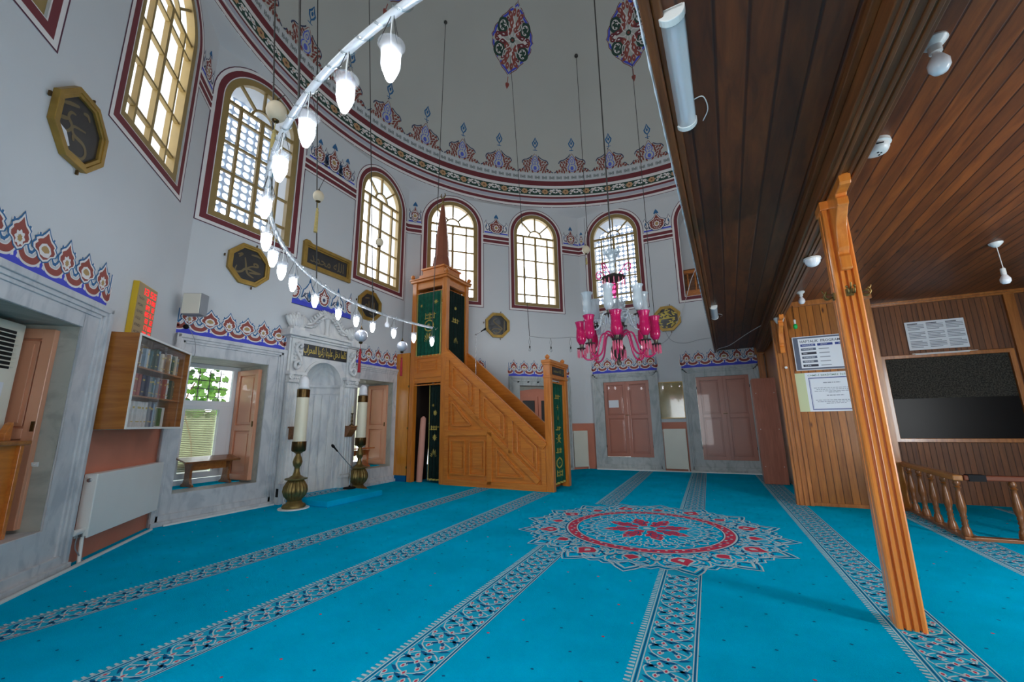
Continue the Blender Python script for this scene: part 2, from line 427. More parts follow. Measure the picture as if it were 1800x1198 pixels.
def wall_faces(mb, L, z0, z1, ops, mi=0):
    us = {0., L}
    for o in ops:
        us |= {o[0], o[1]}
        if len(o) > 4:
            for k in range(1, 20): us.add(o[0] + (o[1] - o[0]) * (1 - cos(PI * k / 20)) / 2)
    us = sorted(us)
    def top(o, u):
        if len(o) > 4:
            c, r = (o[0] + o[1]) / 2, (o[1] - o[0]) / 2
            return o[3] + math.sqrt(max(0, r * r - (u - c) ** 2))
        return o[3]
    for a, b in zip(us, us[1:]):
        if b - a < 1e-6: continue
        m = (a + b) / 2; za = zb = z0
        for o in sorted([o for o in ops if o[0] < m < o[1]], key=lambda o: o[2]):
            if o[2] > max(za, zb) + 1e-6: mb.quad((a, za, 0), (b, zb, 0), (b, o[2], 0), (a, o[2], 0), mi)
            za, zb = top(o, a), top(o, b)
        mb.quad((a, za, 0), (b, zb, 0), (b, z1, 0), (a, z1, 0), mi)

def reveal(mb, o, d, mi, bottom=True):
    u0, u1, z0, z1 = o[:4]
    path = [(u0, z0), (u0, z1)]
    if len(o) > 4:
        c, r = (u0 + u1) / 2, (u1 - u0) / 2
        path += [(c - r * cos(PI * k / 20), z1 + r * sin(PI * k / 20)) for k in range(1, 20)]
    path += [(u1, z1), (u1, z0)]
    if bottom: path.append((u0, z0))
    for a, b in zip(path, path[1:]): mb.quad((a[0], a[1], 0), (b[0], b[1], 0), (b[0], b[1], d), (a[0], a[1], d), mi)

def annulus(mb, c, z, r0, r1, d, mi, a0=0., a1=PI, n=24):
    for k in range(n):
        p, q = a0 + (a1 - a0) * k / n, a0 + (a1 - a0) * (k + 1) / n
        mb.quad((c + r0 * cos(p), z + r0 * sin(p), d), (c + r1 * cos(p), z + r1 * sin(p), d),
                (c + r1 * cos(q), z + r1 * sin(q), d), (c + r0 * cos(q), z + r0 * sin(q), d), mi)

def rect(mb, u0, z0, u1, z1, d, mi): mb.quad((u0, z0, d), (u1, z0, d), (u1, z1, d), (u0, z1, d), mi)

# paint slots used on the walls
WM = [W[k] for k in ('plaster', 'pwhite', 'maroon', 'plum', 'blue', 'teal', 'rust', 'gold', 'navy', 'brown', 'stone', 'dado', 'royal')]
PL, PW, MR, PU, BL, TE, RU, GO, NV, BR, ST, DA, RO = range(13)

def sc(pts, k, cx=0., cy=0.): return [(cx + (x - cx) * k, cy + (y - cy) * k) for x, y in pts]
def mv(pts, u, z, k=1., kx=None): return [(u + x * (kx or k), z + y * k) for x, y in pts]

OGEE = mirror([(0, 0), (.045, .012), (.075, .05), (.088, .095), (.082, .125), (.098, .150), (.080, .178), (.050, .196), (.030, .226), (.014, .262), (0, .305)])
ROS = [( .056 * (1 + .16 * cos(8 * t)) * cos(t), .064 * (1 + .16 * cos(8 * t)) * sin(t)) for t in [2 * PI * k / 40 for k in range(40)]]

def lower_frieze(mb, u0, u1, z):
    """painted band of ogee flowers over red swags on a blue foot; repeats every 0.30 m, big and small flowers in turn"""
    e = .0008
    rect(mb, u0, z, u1, z + .09, 1 * e, BL); z += .035
    n = max(1, round((u1 - u0) / .298)); p = (u1 - u0) / n
    def clip(pts):
        return [(min(max(x, u0), u1), y) for x, y in pts]
    for k in range(n):                           # blue peaks under the flowers
        t = u0 + p * (k + .5)
        mb.poly([(t - p * .5, z + .05), (t + p * .5, z + .05), (t + p * .25, z + .07), (t + .035, z + .12), (t, z + .155), (t - .035, z + .12), (t - p * .25, z + .07)], 2 * e, BL)
        for s in (-1, 1): mb.poly([(t + s * .012, z + .05), (t + s * .045, z + .04), (t + s * .02, z + .085)], 2.5 * e, PW)
    for k in range(n + 1):                       # swags between the flowers
        c = u0 + p * k
        U = [(c - p * .40, z + .20), (c - p * .36, z + .13), (c - p * .22, z + .075), (c, z + .06), (c + p * .22, z + .075), (c + p * .36, z + .13), (c + p * .40, z + .20)]
        U = clip(smoothline(U, 5))
        mb.strip(U, .084, 3 * e, PW); mb.strip(clip(mv(U, 0, .006)), .056, 4 * e, RU)
        H = [(-.055, .345), (-.062, .29), (-.052, .215), (-.03, .16), (0, .14), (.03, .16), (.052, .215), (.062, .29), (.055, .345)]
        H = smoothline([(c + x, z + y) for x, y in H], 4)
        mb.strip(clip(H), .044, 5 * e, PW); mb.strip(clip(H), .019, 6 * e, TE)
        mb.poly(clip([(c - .04, z + .165), (c - .02, z + .125), (c + .02, z + .125), (c + .03, z + .2), (c + .012, z + .155), (c - .012, z + .15)]), 6.5 * e, TE)
    OG = mirror([(0, 0), (.04, .02), (.062, .055), (.10, .075), (.108, .105), (.085, .135), (.092, .155), (.072, .172), (.046, .185), (.022, .215), (0, .255)])
    for k in range(n):
        c = u0 + p * (k + .5); big = k % 2
        kx = 1.08 if big else .86; kz = .96 if big else 1.02
        b = z + .125
        O = [(c + x * kx, b + y * kz) for x, y in OG]
        mb.poly(sc(O, 1.34, c, b + .09), 7 * e, TE); mb.poly(sc(O, 1.19, c, b + .09), 8 * e, PW); mb.poly(O, 9 * e, RU)
        if big:
            K = [(c + x, b + .085 + y) for x, y in mirror([(0, -.06), (.05, -.05), (.074, 0), (.05, .045), (0, .065)])]
            mb.poly(K, 10 * e, PW); mb.poly([(c + x, b + .085 + y) for x, y in mirror([(0, -.025), (.045, -.008), (.046, .012), (.024, .034), (0, .042)])], 11 * e, GO)
        else:
            mb.poly([(c + x * .86, b + .08 + y * .95) for x, y in ROS], 10 * e, PW); mb.poly([(c + x * .42, b + .078 + y * .46) for x, y in ROS], 11 * e, GO)

def crest(mb, u, z, w, h, side=True):
    """painted crest between two upper windows"""
    e = .0008
    rect(mb, u - w / 2, z, u + w / 2, z + .045, 3 * e, BL)
    for k in range(4):
        x = u - w / 2 + w * (k + .5) / 4; mb.poly([(x - w * .09, z + .045), (x + w * .09, z + .045), (x, z + .1)], 3.5 * e, RO)
    k = h / .40; kw = min(k, w * 1.7)
    O = [(u + x * 1.7 * kw, z + .03 + y * 1.05 * k) for x, y in OGEE]
    c = z + .15 * k
    if side:
        for s in (-1, 1):
            P = [(u + s * w * a, z + b * k) for a, b in ((.18, .03), (.49, .03), (.49, .22), (.44, .29), (.40, .22), (.34, .20), (.30, .13), (.22, .12))]
            mb.poly(P, 4 * e, PW); mb.strip(P[2:] , .018, 5 * e, NV)
            mb.strip(smoothline([(u + s * w * a, z + b * k) for a, b in ((.2, .05), (.3, .10), (.38, .06), (.45, .12), (.42, .2))], 4), .024, 5 * e, NV)
            mb.poly([(u + s * w * a, z + b * k) for a, b in ((.41, .12), (.44, .16), (.43, .22), (.40, .17))], 6 * e, TE)
            mb.poly([(u + s * w * a, z + b * k) for a, b in ((.24, .05), (.32, .045), (.3, .085))], 6 * e, NV)
    mb.poly(sc(O, 1.24, u, c), 7 * e, NV); mb.poly(sc(O, 1.13, u, c), 8 * e, PW); mb.poly(O, 9 * e, BR)
    I = sc(O, .8, u, c - .01)
    for t in range(14):
        a = 2 * PI * t / 14; r = .085 * k
        x, y = u + r * 1.05 * kw / k * cos(a), c - .01 + r * 1.15 * sin(a)
        mb.poly([(x + .016 * cos(q), y + .016 * sin(q)) for q in [2 * PI * j / 6 for j in range(6)]], 10 * e, PW)
    mb.poly([(u + x * .9 * k, c - .02 + y * .9 * k) for x, y in ROS], 10 * e, PW); mb.poly([(u + x * .55 * k, c - .02 + y * .55 * k) for x, y in ROS], 11 * e, GO)
    t = z + .35 * k
    mb.poly([(u - .05 * k, t), (u + .05 * k, t), (u + .035 * k, t + .045 * k), (u, t + .10 * k), (u - .035 * k, t + .045 * k)], 6 * e, TE)

def window_paint(mb, L, c):
    e = .0008
    a = (0,) + tuple(c); gaps = [(0, c[0] - .83), (c[0] + .83, c[1] - .83), (c[1] + .83, L)]
    for g0, g1 in gaps:
        rect(mb, g0, 6.475, g1, 6.80, e, PW)
        rect(mb, g0, 6.53, g1, 6.62, 2 * e, MR); rect(mb, g0, 6.655, g1, 6.75, 2 * e, MR); rect(mb, g0, 6.47, g1, 6.486, 2.5 * e, PU)
    for x in c:
        for s in (-1, 1):
            def r(h0, z0, h1, z1, d, m): rect(mb, min(x + s * h0, x + s * h1), z0, max(x + s * h0, x + s * h1), z1, d, m)
            r(.72, 4.535, .885, ZS, 3 * e, PW); r(.735, 4.59, .83, ZS, 4 * e, MR)
            r(.885, 4.52, .902, 6.486, 4 * e, PU); r(.885, 6.79, .902, ZS, 4 * e, PU)
        rect(mb, x - .885, 4.535, x + .885, 4.69, 3.3 * e, PW); rect(mb, x - .83, 4.59, x + .83, 4.68, 4.4 * e, MR); rect(mb, x - .902, 4.52, x + .902, 4.536, 4.4 * e, PU)
        annulus(mb, x, ZS, .72, .885, 3 * e, PW); annulus(mb, x, ZS, .735, .83, 4 * e, MR); annulus(mb, x, ZS, .885, .902, 4 * e, PU)

FRIEZES = {0: [(1.62, 3.58, 2.585)], 1: [(-.0, 1.73, 2.69), (3.36, 4.86, 2.67)], 2: [(.45, 2.2, 2.62), (2.88, 4.75, 2.60)], 3: [(.23, 2.05, 2.70), (2.68, 4.5, 2.70)]}
CRESTS = {0: [(2.64, .72, .55), (5.05, .46, .5)], 1: [(2.10, .46, .5), (2.47, .5, .62), (2.84, .46, .5)], 2: [(.18, .34, .55), (2.55, .72, .56), (5.03, .52, .55)],
          3: [(2.40, .76, .6), (.1, .18, .4)]}
for i in range(8):
    mb = MB(); mb.T = FRM[i]; L = LEN[i]
    wins = [(c - HWO, c + HWO, 4.69, ZS, 1) for c in WINC[i]]
    low = LOW[i]
    wall_faces(mb, L, 0, 3.6, low); wall_faces(mb, L, 3.6, 7.78, wins)
    for o in wins: reveal(mb, o, -.85, PL)
    for k, o in enumerate(low):
        if i == 1 and k == 1: continue
        reveal(mb, o, -.86, ST, i > 1)
    if i < 4:
        window_paint(mb, L, WINC[i])
        for f in FRIEZES[i]: lower_frieze(mb, *f)
        for u, w, h in CRESTS[i]: crest(mb, u, 6.83, w, h, w > .3)
    if i == 1:                                   # painted band above the mihrab
        rect(mb, 1.78, 3.63, 3.22, 3.72, .001, BL)
        for k, u in enumerate((1.80, 2.14, 2.49, 2.84, 3.19)):
            if k % 2 == 0:
                w = .30
                h = [(x * 1.35, y * 1.35) for x, y in OGEE]
                if k in (0, 4): h = [(max(x, -.01) if k == 0 else min(x, .01), y) for x, y in h]
                O = mv(h, u, 3.74)
                mb.poly(sc(O, 1.22, u, 3.88), .004, TE); mb.poly(sc(O, 1.1, u, 3.88), .005, PW); mb.poly(sc(O, .96, u, 3.88), .006, BR); mb.poly(sc(O, .72, u, 3.86), .007, PW)
                for t in range(12):
                    x, y = u + .085 * cos(2 * PI * t / 12), 3.87 + .1 * sin(2 * PI * t / 12)
                    if (k == 0 and x < u) or (k == 4 and x > u): continue
                    mb.poly([(x + .017 * cos(q), y + .017 * sin(q)) for q in [PI * j / 3 for j in range(6)]], .008, RU)
                if 0 < k < 4: mb.poly([(u + x * .6, 3.86 + y * .6) for x, y in ROS], .008, NV)
            else:
                P = [(-.17, .1), (-.13, .28), (-.10, .30), (-.06, .36), (0, .47), (.06, .36), (.10, .30), (.13, .28), (.17, .1)]
                mb.poly(mv(P, u, 3.68), .003, PW); mb.strip(mv(P, u, 3.68), .024, .004, TE)
                mb.poly([(u + x, 3.86 + y) for x, y in mirror([(0, -.1), (.03, 0), (0, .12)])], .006, TE)
                for s in (-1, 1):
                    for a in (.04, .10, .15):
                        mb.strip(smoothline([(u, 3.74), (u + s * a * .7, 3.74 + a * .6), (u + s * a, 3.84 + (.1 - a)), (u + s * a * .6, 3.9)], 4), .018, .005, NV)
            mb.poly([(u - .03 + (.03 if k == 0 else 0), 4.13), (u + .03 - (.03 if k == 4 else 0), 4.13), (u, 4.24)], .004, TE)
        for k in range(8): mb.poly([(1.78 + .18 * k + a, 3.72 + b) for a, b in ((0, 0), (.18, 0), (.09, .06))], .002, RO)
        rect(mb, 1.775, 3.615, 3.225, 3.63, .001, NV)
    if i == 0: rect(mb, 3.6, 0, L, 1.30, .001, DA)
    if i == 2: rect(mb, 4.76, 0, L, 1.27, .001, DA)
    if i == 3: rect(mb, 0, 0, .25, 1.27, .001, DA); rect(mb, 2.04, 0, 2.70, 1.27, .001, DA)
    struct(mb.build(NAMES[i], WM))

# ground, with roof and wall added outside the mihrab wall to dim the sky
mb = MB(); mb.box(-1.2, 2.75, -3.0, 6.2, 2.85, -.92); mb.box(-1.2, -.3, -3.2, 6.2, -.1, -.90); o = mb.build('shade_roof_ground', W['stone']); o.matrix_world = FM; struct(o)
mb = MB(); mb.box(-2., -.1, -5.2, 7., 1.7, -5.0); o = mb.build('wall_sky_block', plain('sky_block_wall', rgb(150, 160, 120), .9, var=.3)); o.matrix_world = FM; struct(o)
# floor slab under the carpet
mb = MB(); mb.poly([(x, y) for x, y in V], -.012); struct(mb.build('floor', plain('floor_boards', rgb(120, 96, 70), .7)))

# transition from the octagon to the round cornice, then the cornice rings
RR = 6.3
def P_ang(k, n): return 2 * PI * k / n
def oct_r(a):
    d = Vector((cos(a), sin(a))); best = 99
    for i in range(8):
        p, q = Vector(V[i]) - Vector((CX, CY)), Vector(V[(i + 1) % 8]) - Vector((CX, CY)); e = q - p
        nrm = Vector((e.y, -e.x)); dn = d.dot(nrm)
        if abs(dn) < 1e-9: continue
        t = p.dot(nrm) / dn
        if t > 0: best = min(best, t)
    return best
angs = sorted(set([2 * PI * k / 128 for k in range(128)] + [math.atan2(y - CY, x - CX) % (2 * PI) for x, y in V]))
mb = MB()
rings = []
for t in (0, .3, .65, 1.):
    s = t * t * (3 - 2 * t)
    rings.append([(CX + (oct_r(a) * (1 - s) + RR * s) * cos(a), CY + (oct_r(a) * (1 - s) + RR * s) * sin(a), 7.78 + .19 * t) for a in angs])
n = len(angs)
for A, B in zip(rings, rings[1:]): mb.add(A + B, [[k, (k + 1) % n, n + (k + 1) % n, n + k] for k in range(n)])
struct(mb.build('trim_1', W['plaster'], smooth=60))

mb = MB(); NA = 160
CMAT = [W[k] for k in ('plaster', 'pwhite', 'maroon', 'plum', 'lilac', 'dgreen', 'tan', 'greyp', 'gold', 'teal')]
bands = [(7.97, 7.986, 3, 0), (7.986, 8.057, 1, 0), (8.057, 8.146, 2, .0), (8.146, 8.160, 1, .02), (8.160, 8.255, 4, .035), (8.255, 8.267, 1, .02), (8.267, 8.346, 2, 0), (8.346, 8.40, 1, 0), (8.40, 8.635, 5, 0),
         (8.635, 8.727, 1, 0), (8.727, 8.896, 2, 0), (8.896, 9.17, 0, 0)]
for z0, z1, m, d in bands:
    A = [(CX + (RR - d) * cos(P_ang(k, NA)), CY + (RR - d) * sin(P_ang(k, NA)), z0) for k in range(NA)]
    r1 = RR * cos(math.asin(.17 / RR)) if z1 == 9.17 else RR - d
    B = [(CX + r1 * cos(P_ang(k, NA)), CY + r1 * sin(P_ang(k, NA)), z1) for k in range(NA)]
    mb.add(A + B, [[k, (k + 1) % NA, NA + (k + 1) % NA, NA + k] for k in range(NA)], m)
for z, d0, d1 in ((8.146, 0, .02), (8.160, .02, .035), (8.255, .035, .02), (8.267, .02, 0)):
    A = [(CX + (RR - d0) * cos(P_ang(k, NA)), CY + (RR - d0) * sin(P_ang(k, NA)), z) for k in range(NA)]
    B = [(CX + (RR - d1) * cos(P_ang(k, NA)), CY + (RR - d1) * sin(P_ang(k, NA)), z) for k in range(NA)]
    mb.add(A + B, [[k, (k + 1) % NA, NA + (k + 1) % NA, NA + k] for k in range(NA)], 1)
# motifs on the cornice: local x = arc length, y = height, z = towards the room
def cyl(p): a = PI / 2 - p.x / RR; r = RR - p.z; return (CX + r * cos(a), CY + r * sin(a), p.y)
mb.fm = cyl
per = 2 * PI * RR / 60
for k in range(-25, 12):
    u = per * k
    R = [(u + .095 * (1 + .12 * cos(7 * t)) * cos(t), 8.518 + .085 * (1 + .12 * cos(7 * t)) * sin(t)) for t in [2 * PI * j / 28 for j in range(28)]]
    mb.poly(R, .004, 6); mb.poly(sc(R, .55, u, 8.518), .006, 8); mb.poly(sc(R, .25, u, 8.518), .008, 2)
    for s in (-1, 1):
        mb.strip(smoothline([(u + s * .10, 8.50), (u + s * .17, 8.575), (u + s * .24, 8.56), (u + s * .33, 8.46)], 4), [.012] * 4 + [.03] * 5 + [.012] * 4, .003, 1)
        for a, b, w, h in ((.16, 8.455, .04, .028), (.20, 8.525, .05, .035), (.28, 8.585, .045, .028), (.29, 8.50, .035, .03)):
            mb.poly([(u + s * a + w * cos(t), b + h * sin(t)) for t in [2 * PI * j / 8 for j in range(8)]], .005, 1)
        mb.poly([(u + s * .20 + .02 * cos(t), 8.525 + .016 * sin(t)) for t in [2 * PI * j / 6 for j in range(6)]], .007, 6)
for k in range(-60, 34):                                        # small grey key band
    u = 2 * PI * RR / 168 * k
    for a in (-.07, -.035, .035, .07): mb.poly([(u + a - .011, 8.965), (u + a + .011, 8.965), (u + a + .011, 9.075), (u + a - .011, 9.075)], .004, 7)
    mb.poly([(u - .022, 8.985), (u + .022, 8.985), (u, 9.06)], .004, 7)
    mb.poly([(u - .06, 9.015), (u + .06, 9.015), (u + .06, 9.03), (u - .06, 9.03)], .005, 7)
mb.fm = None
struct(mb.build('trim_2', CMAT))

# the dome with its painted palmettes and hanging medallions
mb = MB(); DZ = 9.0; e0 = math.asin(.17 / RR)
DM = [W[k] for k in ('dome', 'pwhite', 'navy', 'brown', 'royal', 'teal', 'dgreen', 'blue', 'maroon', 'rust')]
NE = 22; v = []; f = []
for j in range(NE + 1):
    e = e0 + (PI / 2 - e0) * j / NE
    for k in range(NA): a = 2 * PI * k / NA; v.append((CX + RR * cos(e) * cos(a), CY + RR * cos(e) * sin(a), DZ + RR * sin(e)))
for j in range(NE):
    for k in range(NA): f.append([j * NA + k, j * NA + (k + 1) % NA, (j + 1) * NA + (k + 1) % NA, (j + 1) * NA + k])
mb.add(v, f, 0)
AZ0 = 90.
def sph(p):  # x = metres along the parallel at elevation 0, y = metres up the dome, z = offset inward
    a = PI / 2 - p.x / RR + (AZ0 - 90) * PI / 180; e = p.y / RR; r = RR - p.z
    return (CX + r * cos(e) * cos(a), CY + r * cos(e) * sin(a), DZ + r * sin(e))
mb.fm = sph
per = 2 * PI * RR / 33; base = .17
def dot(u, y, rx, ry, d, m, n=8, rot=0.):
    mb.poly([(u + rx * cos(t) * cos(rot) - ry * sin(t) * sin(rot), y + rx * cos(t) * sin(rot) + ry * sin(t) * cos(rot)) for t in [2 * PI * j / n for j in range(n)]], d, m)
for k in range(-12, 6):
    u = -per * 0 + per * k
    half = [(.58, .02), (.52, .06), (.47, .13), (.36, .16), (.40, .25), (.42, .36), (.36, .44), (.27, .46), (.17, .52), (.09, .60), (0, .74)]
    O = [(u - x, base + y) for x, y in half] + [(u + x, base + y) for x, y in half[::-1][1:]]
    O2 = smoothline(O, 3)
    mb.strip(O2, .032, .004, 2)
    I = [(u + (x - u) * .88, base + (y - base) * .9) for x, y in O2]
    mb.strip(I, .014, .005, 3)
    cl = [(0, .05), (.09, .09), (.13, .17), (.11, .25), (.06, .29), (.10, .36), (.09, .45), (.04, .53), (0, .58)]
    Cc = [(u + x, base + y) for x, y in cl] + [(u - x, base + y) for x, y in cl[::-1][1:-1]]
    mb.strip(Cc, .026, .006, 4, closed=True)
    dot(u, base + .17, .055, .075, .006, 4, 10); mb.strip([(u + .04 * cos(t), base + .42 + .05 * sin(t)) for t in [2 * PI * j / 10 for j in range(10)]], .02, .006, 4, closed=True)
    dot(u, base + .31, .03, .02, .007, 4)
    rnd = random.Random(5)
    for s in (-1, 1):
        for (a, b) in ((.48, .05), (.41, .09), (.33, .06), (.25, .05), (.19, .11), (.28, .13), (.22, .19), (.31, .22), (.37, .29), (.27, .29), (.19, .27), (.33, .38), (.24, .38), (.16, .42), (.17, .34), (.09, .05), (.12, .56 - .08)):
            rx, ry, ro = .058, .026, s * (.5 + rnd.random() * 1.2)
            dot(u + s * a, base + b, rx, ry, .006, 3, 7, ro)
        mb.strip(smoothline([(u + s * .45, base + .04), (u + s * .3, base + .1), (u + s * .34, base + .2), (u + s * .22, base + .24)], 4), .012, .007, 3)
    # finial above the palmette
    y = base + .74
    mb.strip([(u - .07, y + .035), (u + .07, y + .035)], .02, .004, 5); mb.strip([(u, y), (u, y + .14)], .022, .004, 5)
    Dm = [(u, y + .12), (u + .06, y + .19), (u + .085, y + .27), (u + .04, y + .33), (u, y + .44), (u - .04, y + .33), (u - .085, y + .27), (u - .06, y + .19)]
    mb.strip(Dm, .042, .005, 5, closed=True); dot(u, y + .265, .032, .05, .006, 5)
mb.fm = None
# medallions hanging down the dome
def medal(az, el):
    def fm(p):
        e = rad(el) + p.y / RR; a = rad(az) - p.x / (RR * cos(rad(el))); r = RR - p.z
        return (CX + r * cos(e) * cos(a), CY + r * cos(e) * sin(a), DZ + r * sin(e))
    mb.fm = fm
    half = [(0, -.94), (.09, -.84), (.22, -.74), (.30, -.62), (.44, -.50), (.50, -.36), (.60, -.22), (.61, -.08), (.66, 0), (.61, .08), (.60, .22), (.50, .36), (.44, .50), (.30, .62), (.22, .74), (.09, .84), (0, .94)]
    O = half + [(-x, y) for x, y in half[::-1][1:-1]]
    mb.strip(O, .02, .004, 8, closed=True); mb.strip(sc(O, .93), .055, .004, 7, closed=True)
    for sx in (-1, 1):
        for sy in (-1, 1):
            for (a, b, r) in ((.36, .30, .17),):
                dot(sx * a, sy * b, .185, .21, .004, 6, 14)
                for t in range(5): dot(sx * a + .075 * cos(t * 1.26), sy * b + .09 * sin(t * 1.26), .04, .014, .007, 1, 6, t * 1.26 + 1)
                mb.strip([(sx * a + .1 * cos(t), sy * b + .12 * sin(t)) for t in [.2 + 5 * j / 12 for j in range(13)]], .018, .008, 1)
            for (a, b, rx, ry, ro) in ((.10, .42, .05, .13, .3), (.17, .60, .045, .09, .8), (.06, .68, .04, .08, 0), (.30, .09, .13, .05, .2), (.48, .06, .06, .045, .5), (.15, .18, .06, .09, -.6), (.22, .48, .03, .06, .9), (.05, .27, .035, .07, 0)):
                dot(sx * a, sy * b, rx * 1.35, ry * 1.25, .005, 9 if a < .2 else 8, 9, -sx * sy * ro)
                dot(sx * a, sy * b, rx * .3, ry * .35, .008, 1, 6)
        dot(sx * .40, 0, .05, .05, .009, 1, 8); dot(0, sx * .36, .05, .05, .009, 1, 8)
        dot(sx * .53, 0, .035, .05, .006, 9, 8)
    for t in range(8): mb.strip(smoothline([(0, 0), (.16 * cos(t * PI / 4 + .3), .2 * sin(t * PI / 4 + .3)), (.3 * cos(t * PI / 4), .42 * sin(t * PI / 4)), (.42 * cos(t * PI / 4 + .2), .58 * sin(t * PI / 4 + .2))], 4), .022, .009, 1)
    dot(0, 0, .08, .08, .01, 6, 8); dot(0, 0, .04, .04, .012, 3, 8)
    for s in (-1, 1):
        mb.strip([(0, s * .94), (0, s * 1.14)], .02, .004, 9)
        mb.poly([(0, s * 1.32), (.05, s * 1.22), (.055, s * 1.16), (.02, s * 1.13), (0, s * 1.15), (-.02, s * 1.13), (-.055, s * 1.16), (-.05, s * 1.22)], .005, 9)
for az in (52, 92, 132.4, 172.6): medal(az, 36.5)
mb.fm = None
o = struct(mb.build('ceiling', DM))
o.data.polygons.foreach_set('use_smooth', [i < NE * NA for i in range(len(o.data.polygons))])

# ------------------------------------------------------------------ upper arched windows
GRILLE = {(1, 0), (3, 0)}
def arch_path(hw, zb, n=20):
    return [(hw, zb)] + [(hw * cos(PI * k / n), ZS + hw * sin(PI * k / n)) for k in range(n + 1)] + [(-hw, zb)]
def ring_prism(mb, A, B, d0, d1, mi=0):
    n = len(A)
    v = [(x, y, d) for d in (d0, d1) for P in (A, B) for x, y in P]
    f = []
    for k in range(n):
        j = (k + 1) % n
        f += [[k, j, n + j, n + k], [2 * n + k, 3 * n + k, 3 * n + j, 2 * n + j], [k, 2 * n + k, 2 * n + j, j], [n + k, n + j, 3 * n + j, 3 * n + k]]
    mb.add(v, f, mi)
wn = 0
protos = {}
for i in range(8):
    for k in range(2):
        wn += 1
        root = struct(empty('window_%d' % wn, FRM[i] @ TL(WINC[i][k], 0, 0)))
        if (i, k) == (3, 1): pass
        elif 'frame' not in protos:
            mb = MB()
            ring_prism(mb, arch_path(.72, 4.69), arch_path(.61, 4.80), -.12, -.02)
            for x, w in ((-.385, .04), (0, .06), (.395, .04)): mb.box(x - w / 2, 4.80, -.105, x + w / 2, ZS, -.045)
            for z, w in ((5.05, .035), (5.60, .035), (6.14, .035), (6.67, .035), (6.92, .055)): mb.box(-.61, z - w / 2, -.10, .61, z + w / 2, -.05)
            A = [(r * cos(PI * t / 14), ZS + r * sin(PI * t / 14)) for r, t in [(.22, t) for t in range(15)] + [(.185, t) for t in range(14, -1, -1)]]
            mb.prism(A, -.10, -.05)
            for a in (45, 90, 135):
                c, s = cos(rad(a)), sin(rad(a))
                mb.prism([(c * .2 - s * .018, ZS + s * .2 + c * .018), (c * .2 + s * .018, ZS + s * .2 - c * .018), (c * .62 + s * .018, ZS + s * .62 - c * .018), (c * .62 - s * .018, ZS + s * .62 + c * .018)], -.10, -.05)
            protos['frame'] = mb.build('window_frame', W['wframe'], root)
            mb = MB(); mb.poly(arch_path(.615, 4.79), -.075); protos['pane'] = mb.build('window_pane', W['glass'], root)
        else:
            for q in ('frame', 'pane'):
                o = protos[q].copy(); COL.objects.link(o); o.parent = root
        if (i, k) in GRILLE:
            if 'grille' not in protos:
                mb = MB(); s = .155; r = .066
                for a in range(10):
                    for b in range(21):
                        x, z = -.775 + s * (a + .5), 4.55 + s * (b + .5)
                        if b % 2: pass
                        if abs(x) > .72: rect(mb, x - s / 2, z - s / 2, x + s / 2, z + s / 2, -.82, 0); continue
                        ang = [rad(45 + 90 * q + 15 * t) for q in range(4) for t in range(6)]
                        inn = [(x + r * cos(t), z + r * sin(t)) for t in ang]
                        out = []
                        for t in ang:
                            m = max(abs(cos(t)), abs(sin(t))); out.append((x + s / 2 * cos(t) / m, z + s / 2 * sin(t) / m))
                        ring_prism(mb, out, inn, -.84, -.80)
                protos['grille'] = mb.build('outer_grille', W['grille'], root)
            else:
                o = protos['grille'].copy(); COL.objects.link(o); o.parent = root
        if (i, k) == (3, 1):                     # the wooden screen seen through the last window of the far wall
            mb = MB(); mb.box(-.70, 4.72, -.6, .70, 5.0, -.5); mb.box(-.72, 5.52, -.60, .72, 5.60, -.48)
            for q in range(7):
                mb.T = TL(-.62 + .2 * q, 5.0, -.55) @ UPZ; mb.lathe([(.025, 0), (.025, .06), (.015, .1), (.032, .2), (.018, .38), (.025, .44), (.025, .53)], 8); mb.T = Matrix.Identity(4)
            mb.build('wooden_screen', W['minbarv'], root)
            mb = MB(); mb.box(-.74, 4.69, -.84, .74, 5.75, -.80); mb.build('screen_backing', W['bookd'], root)
            mb = MB(); mb.box(-.78, 5.75, -.86, .78, 7.75, -.81); mb.build('plaster_backing', W['plaster'], root)
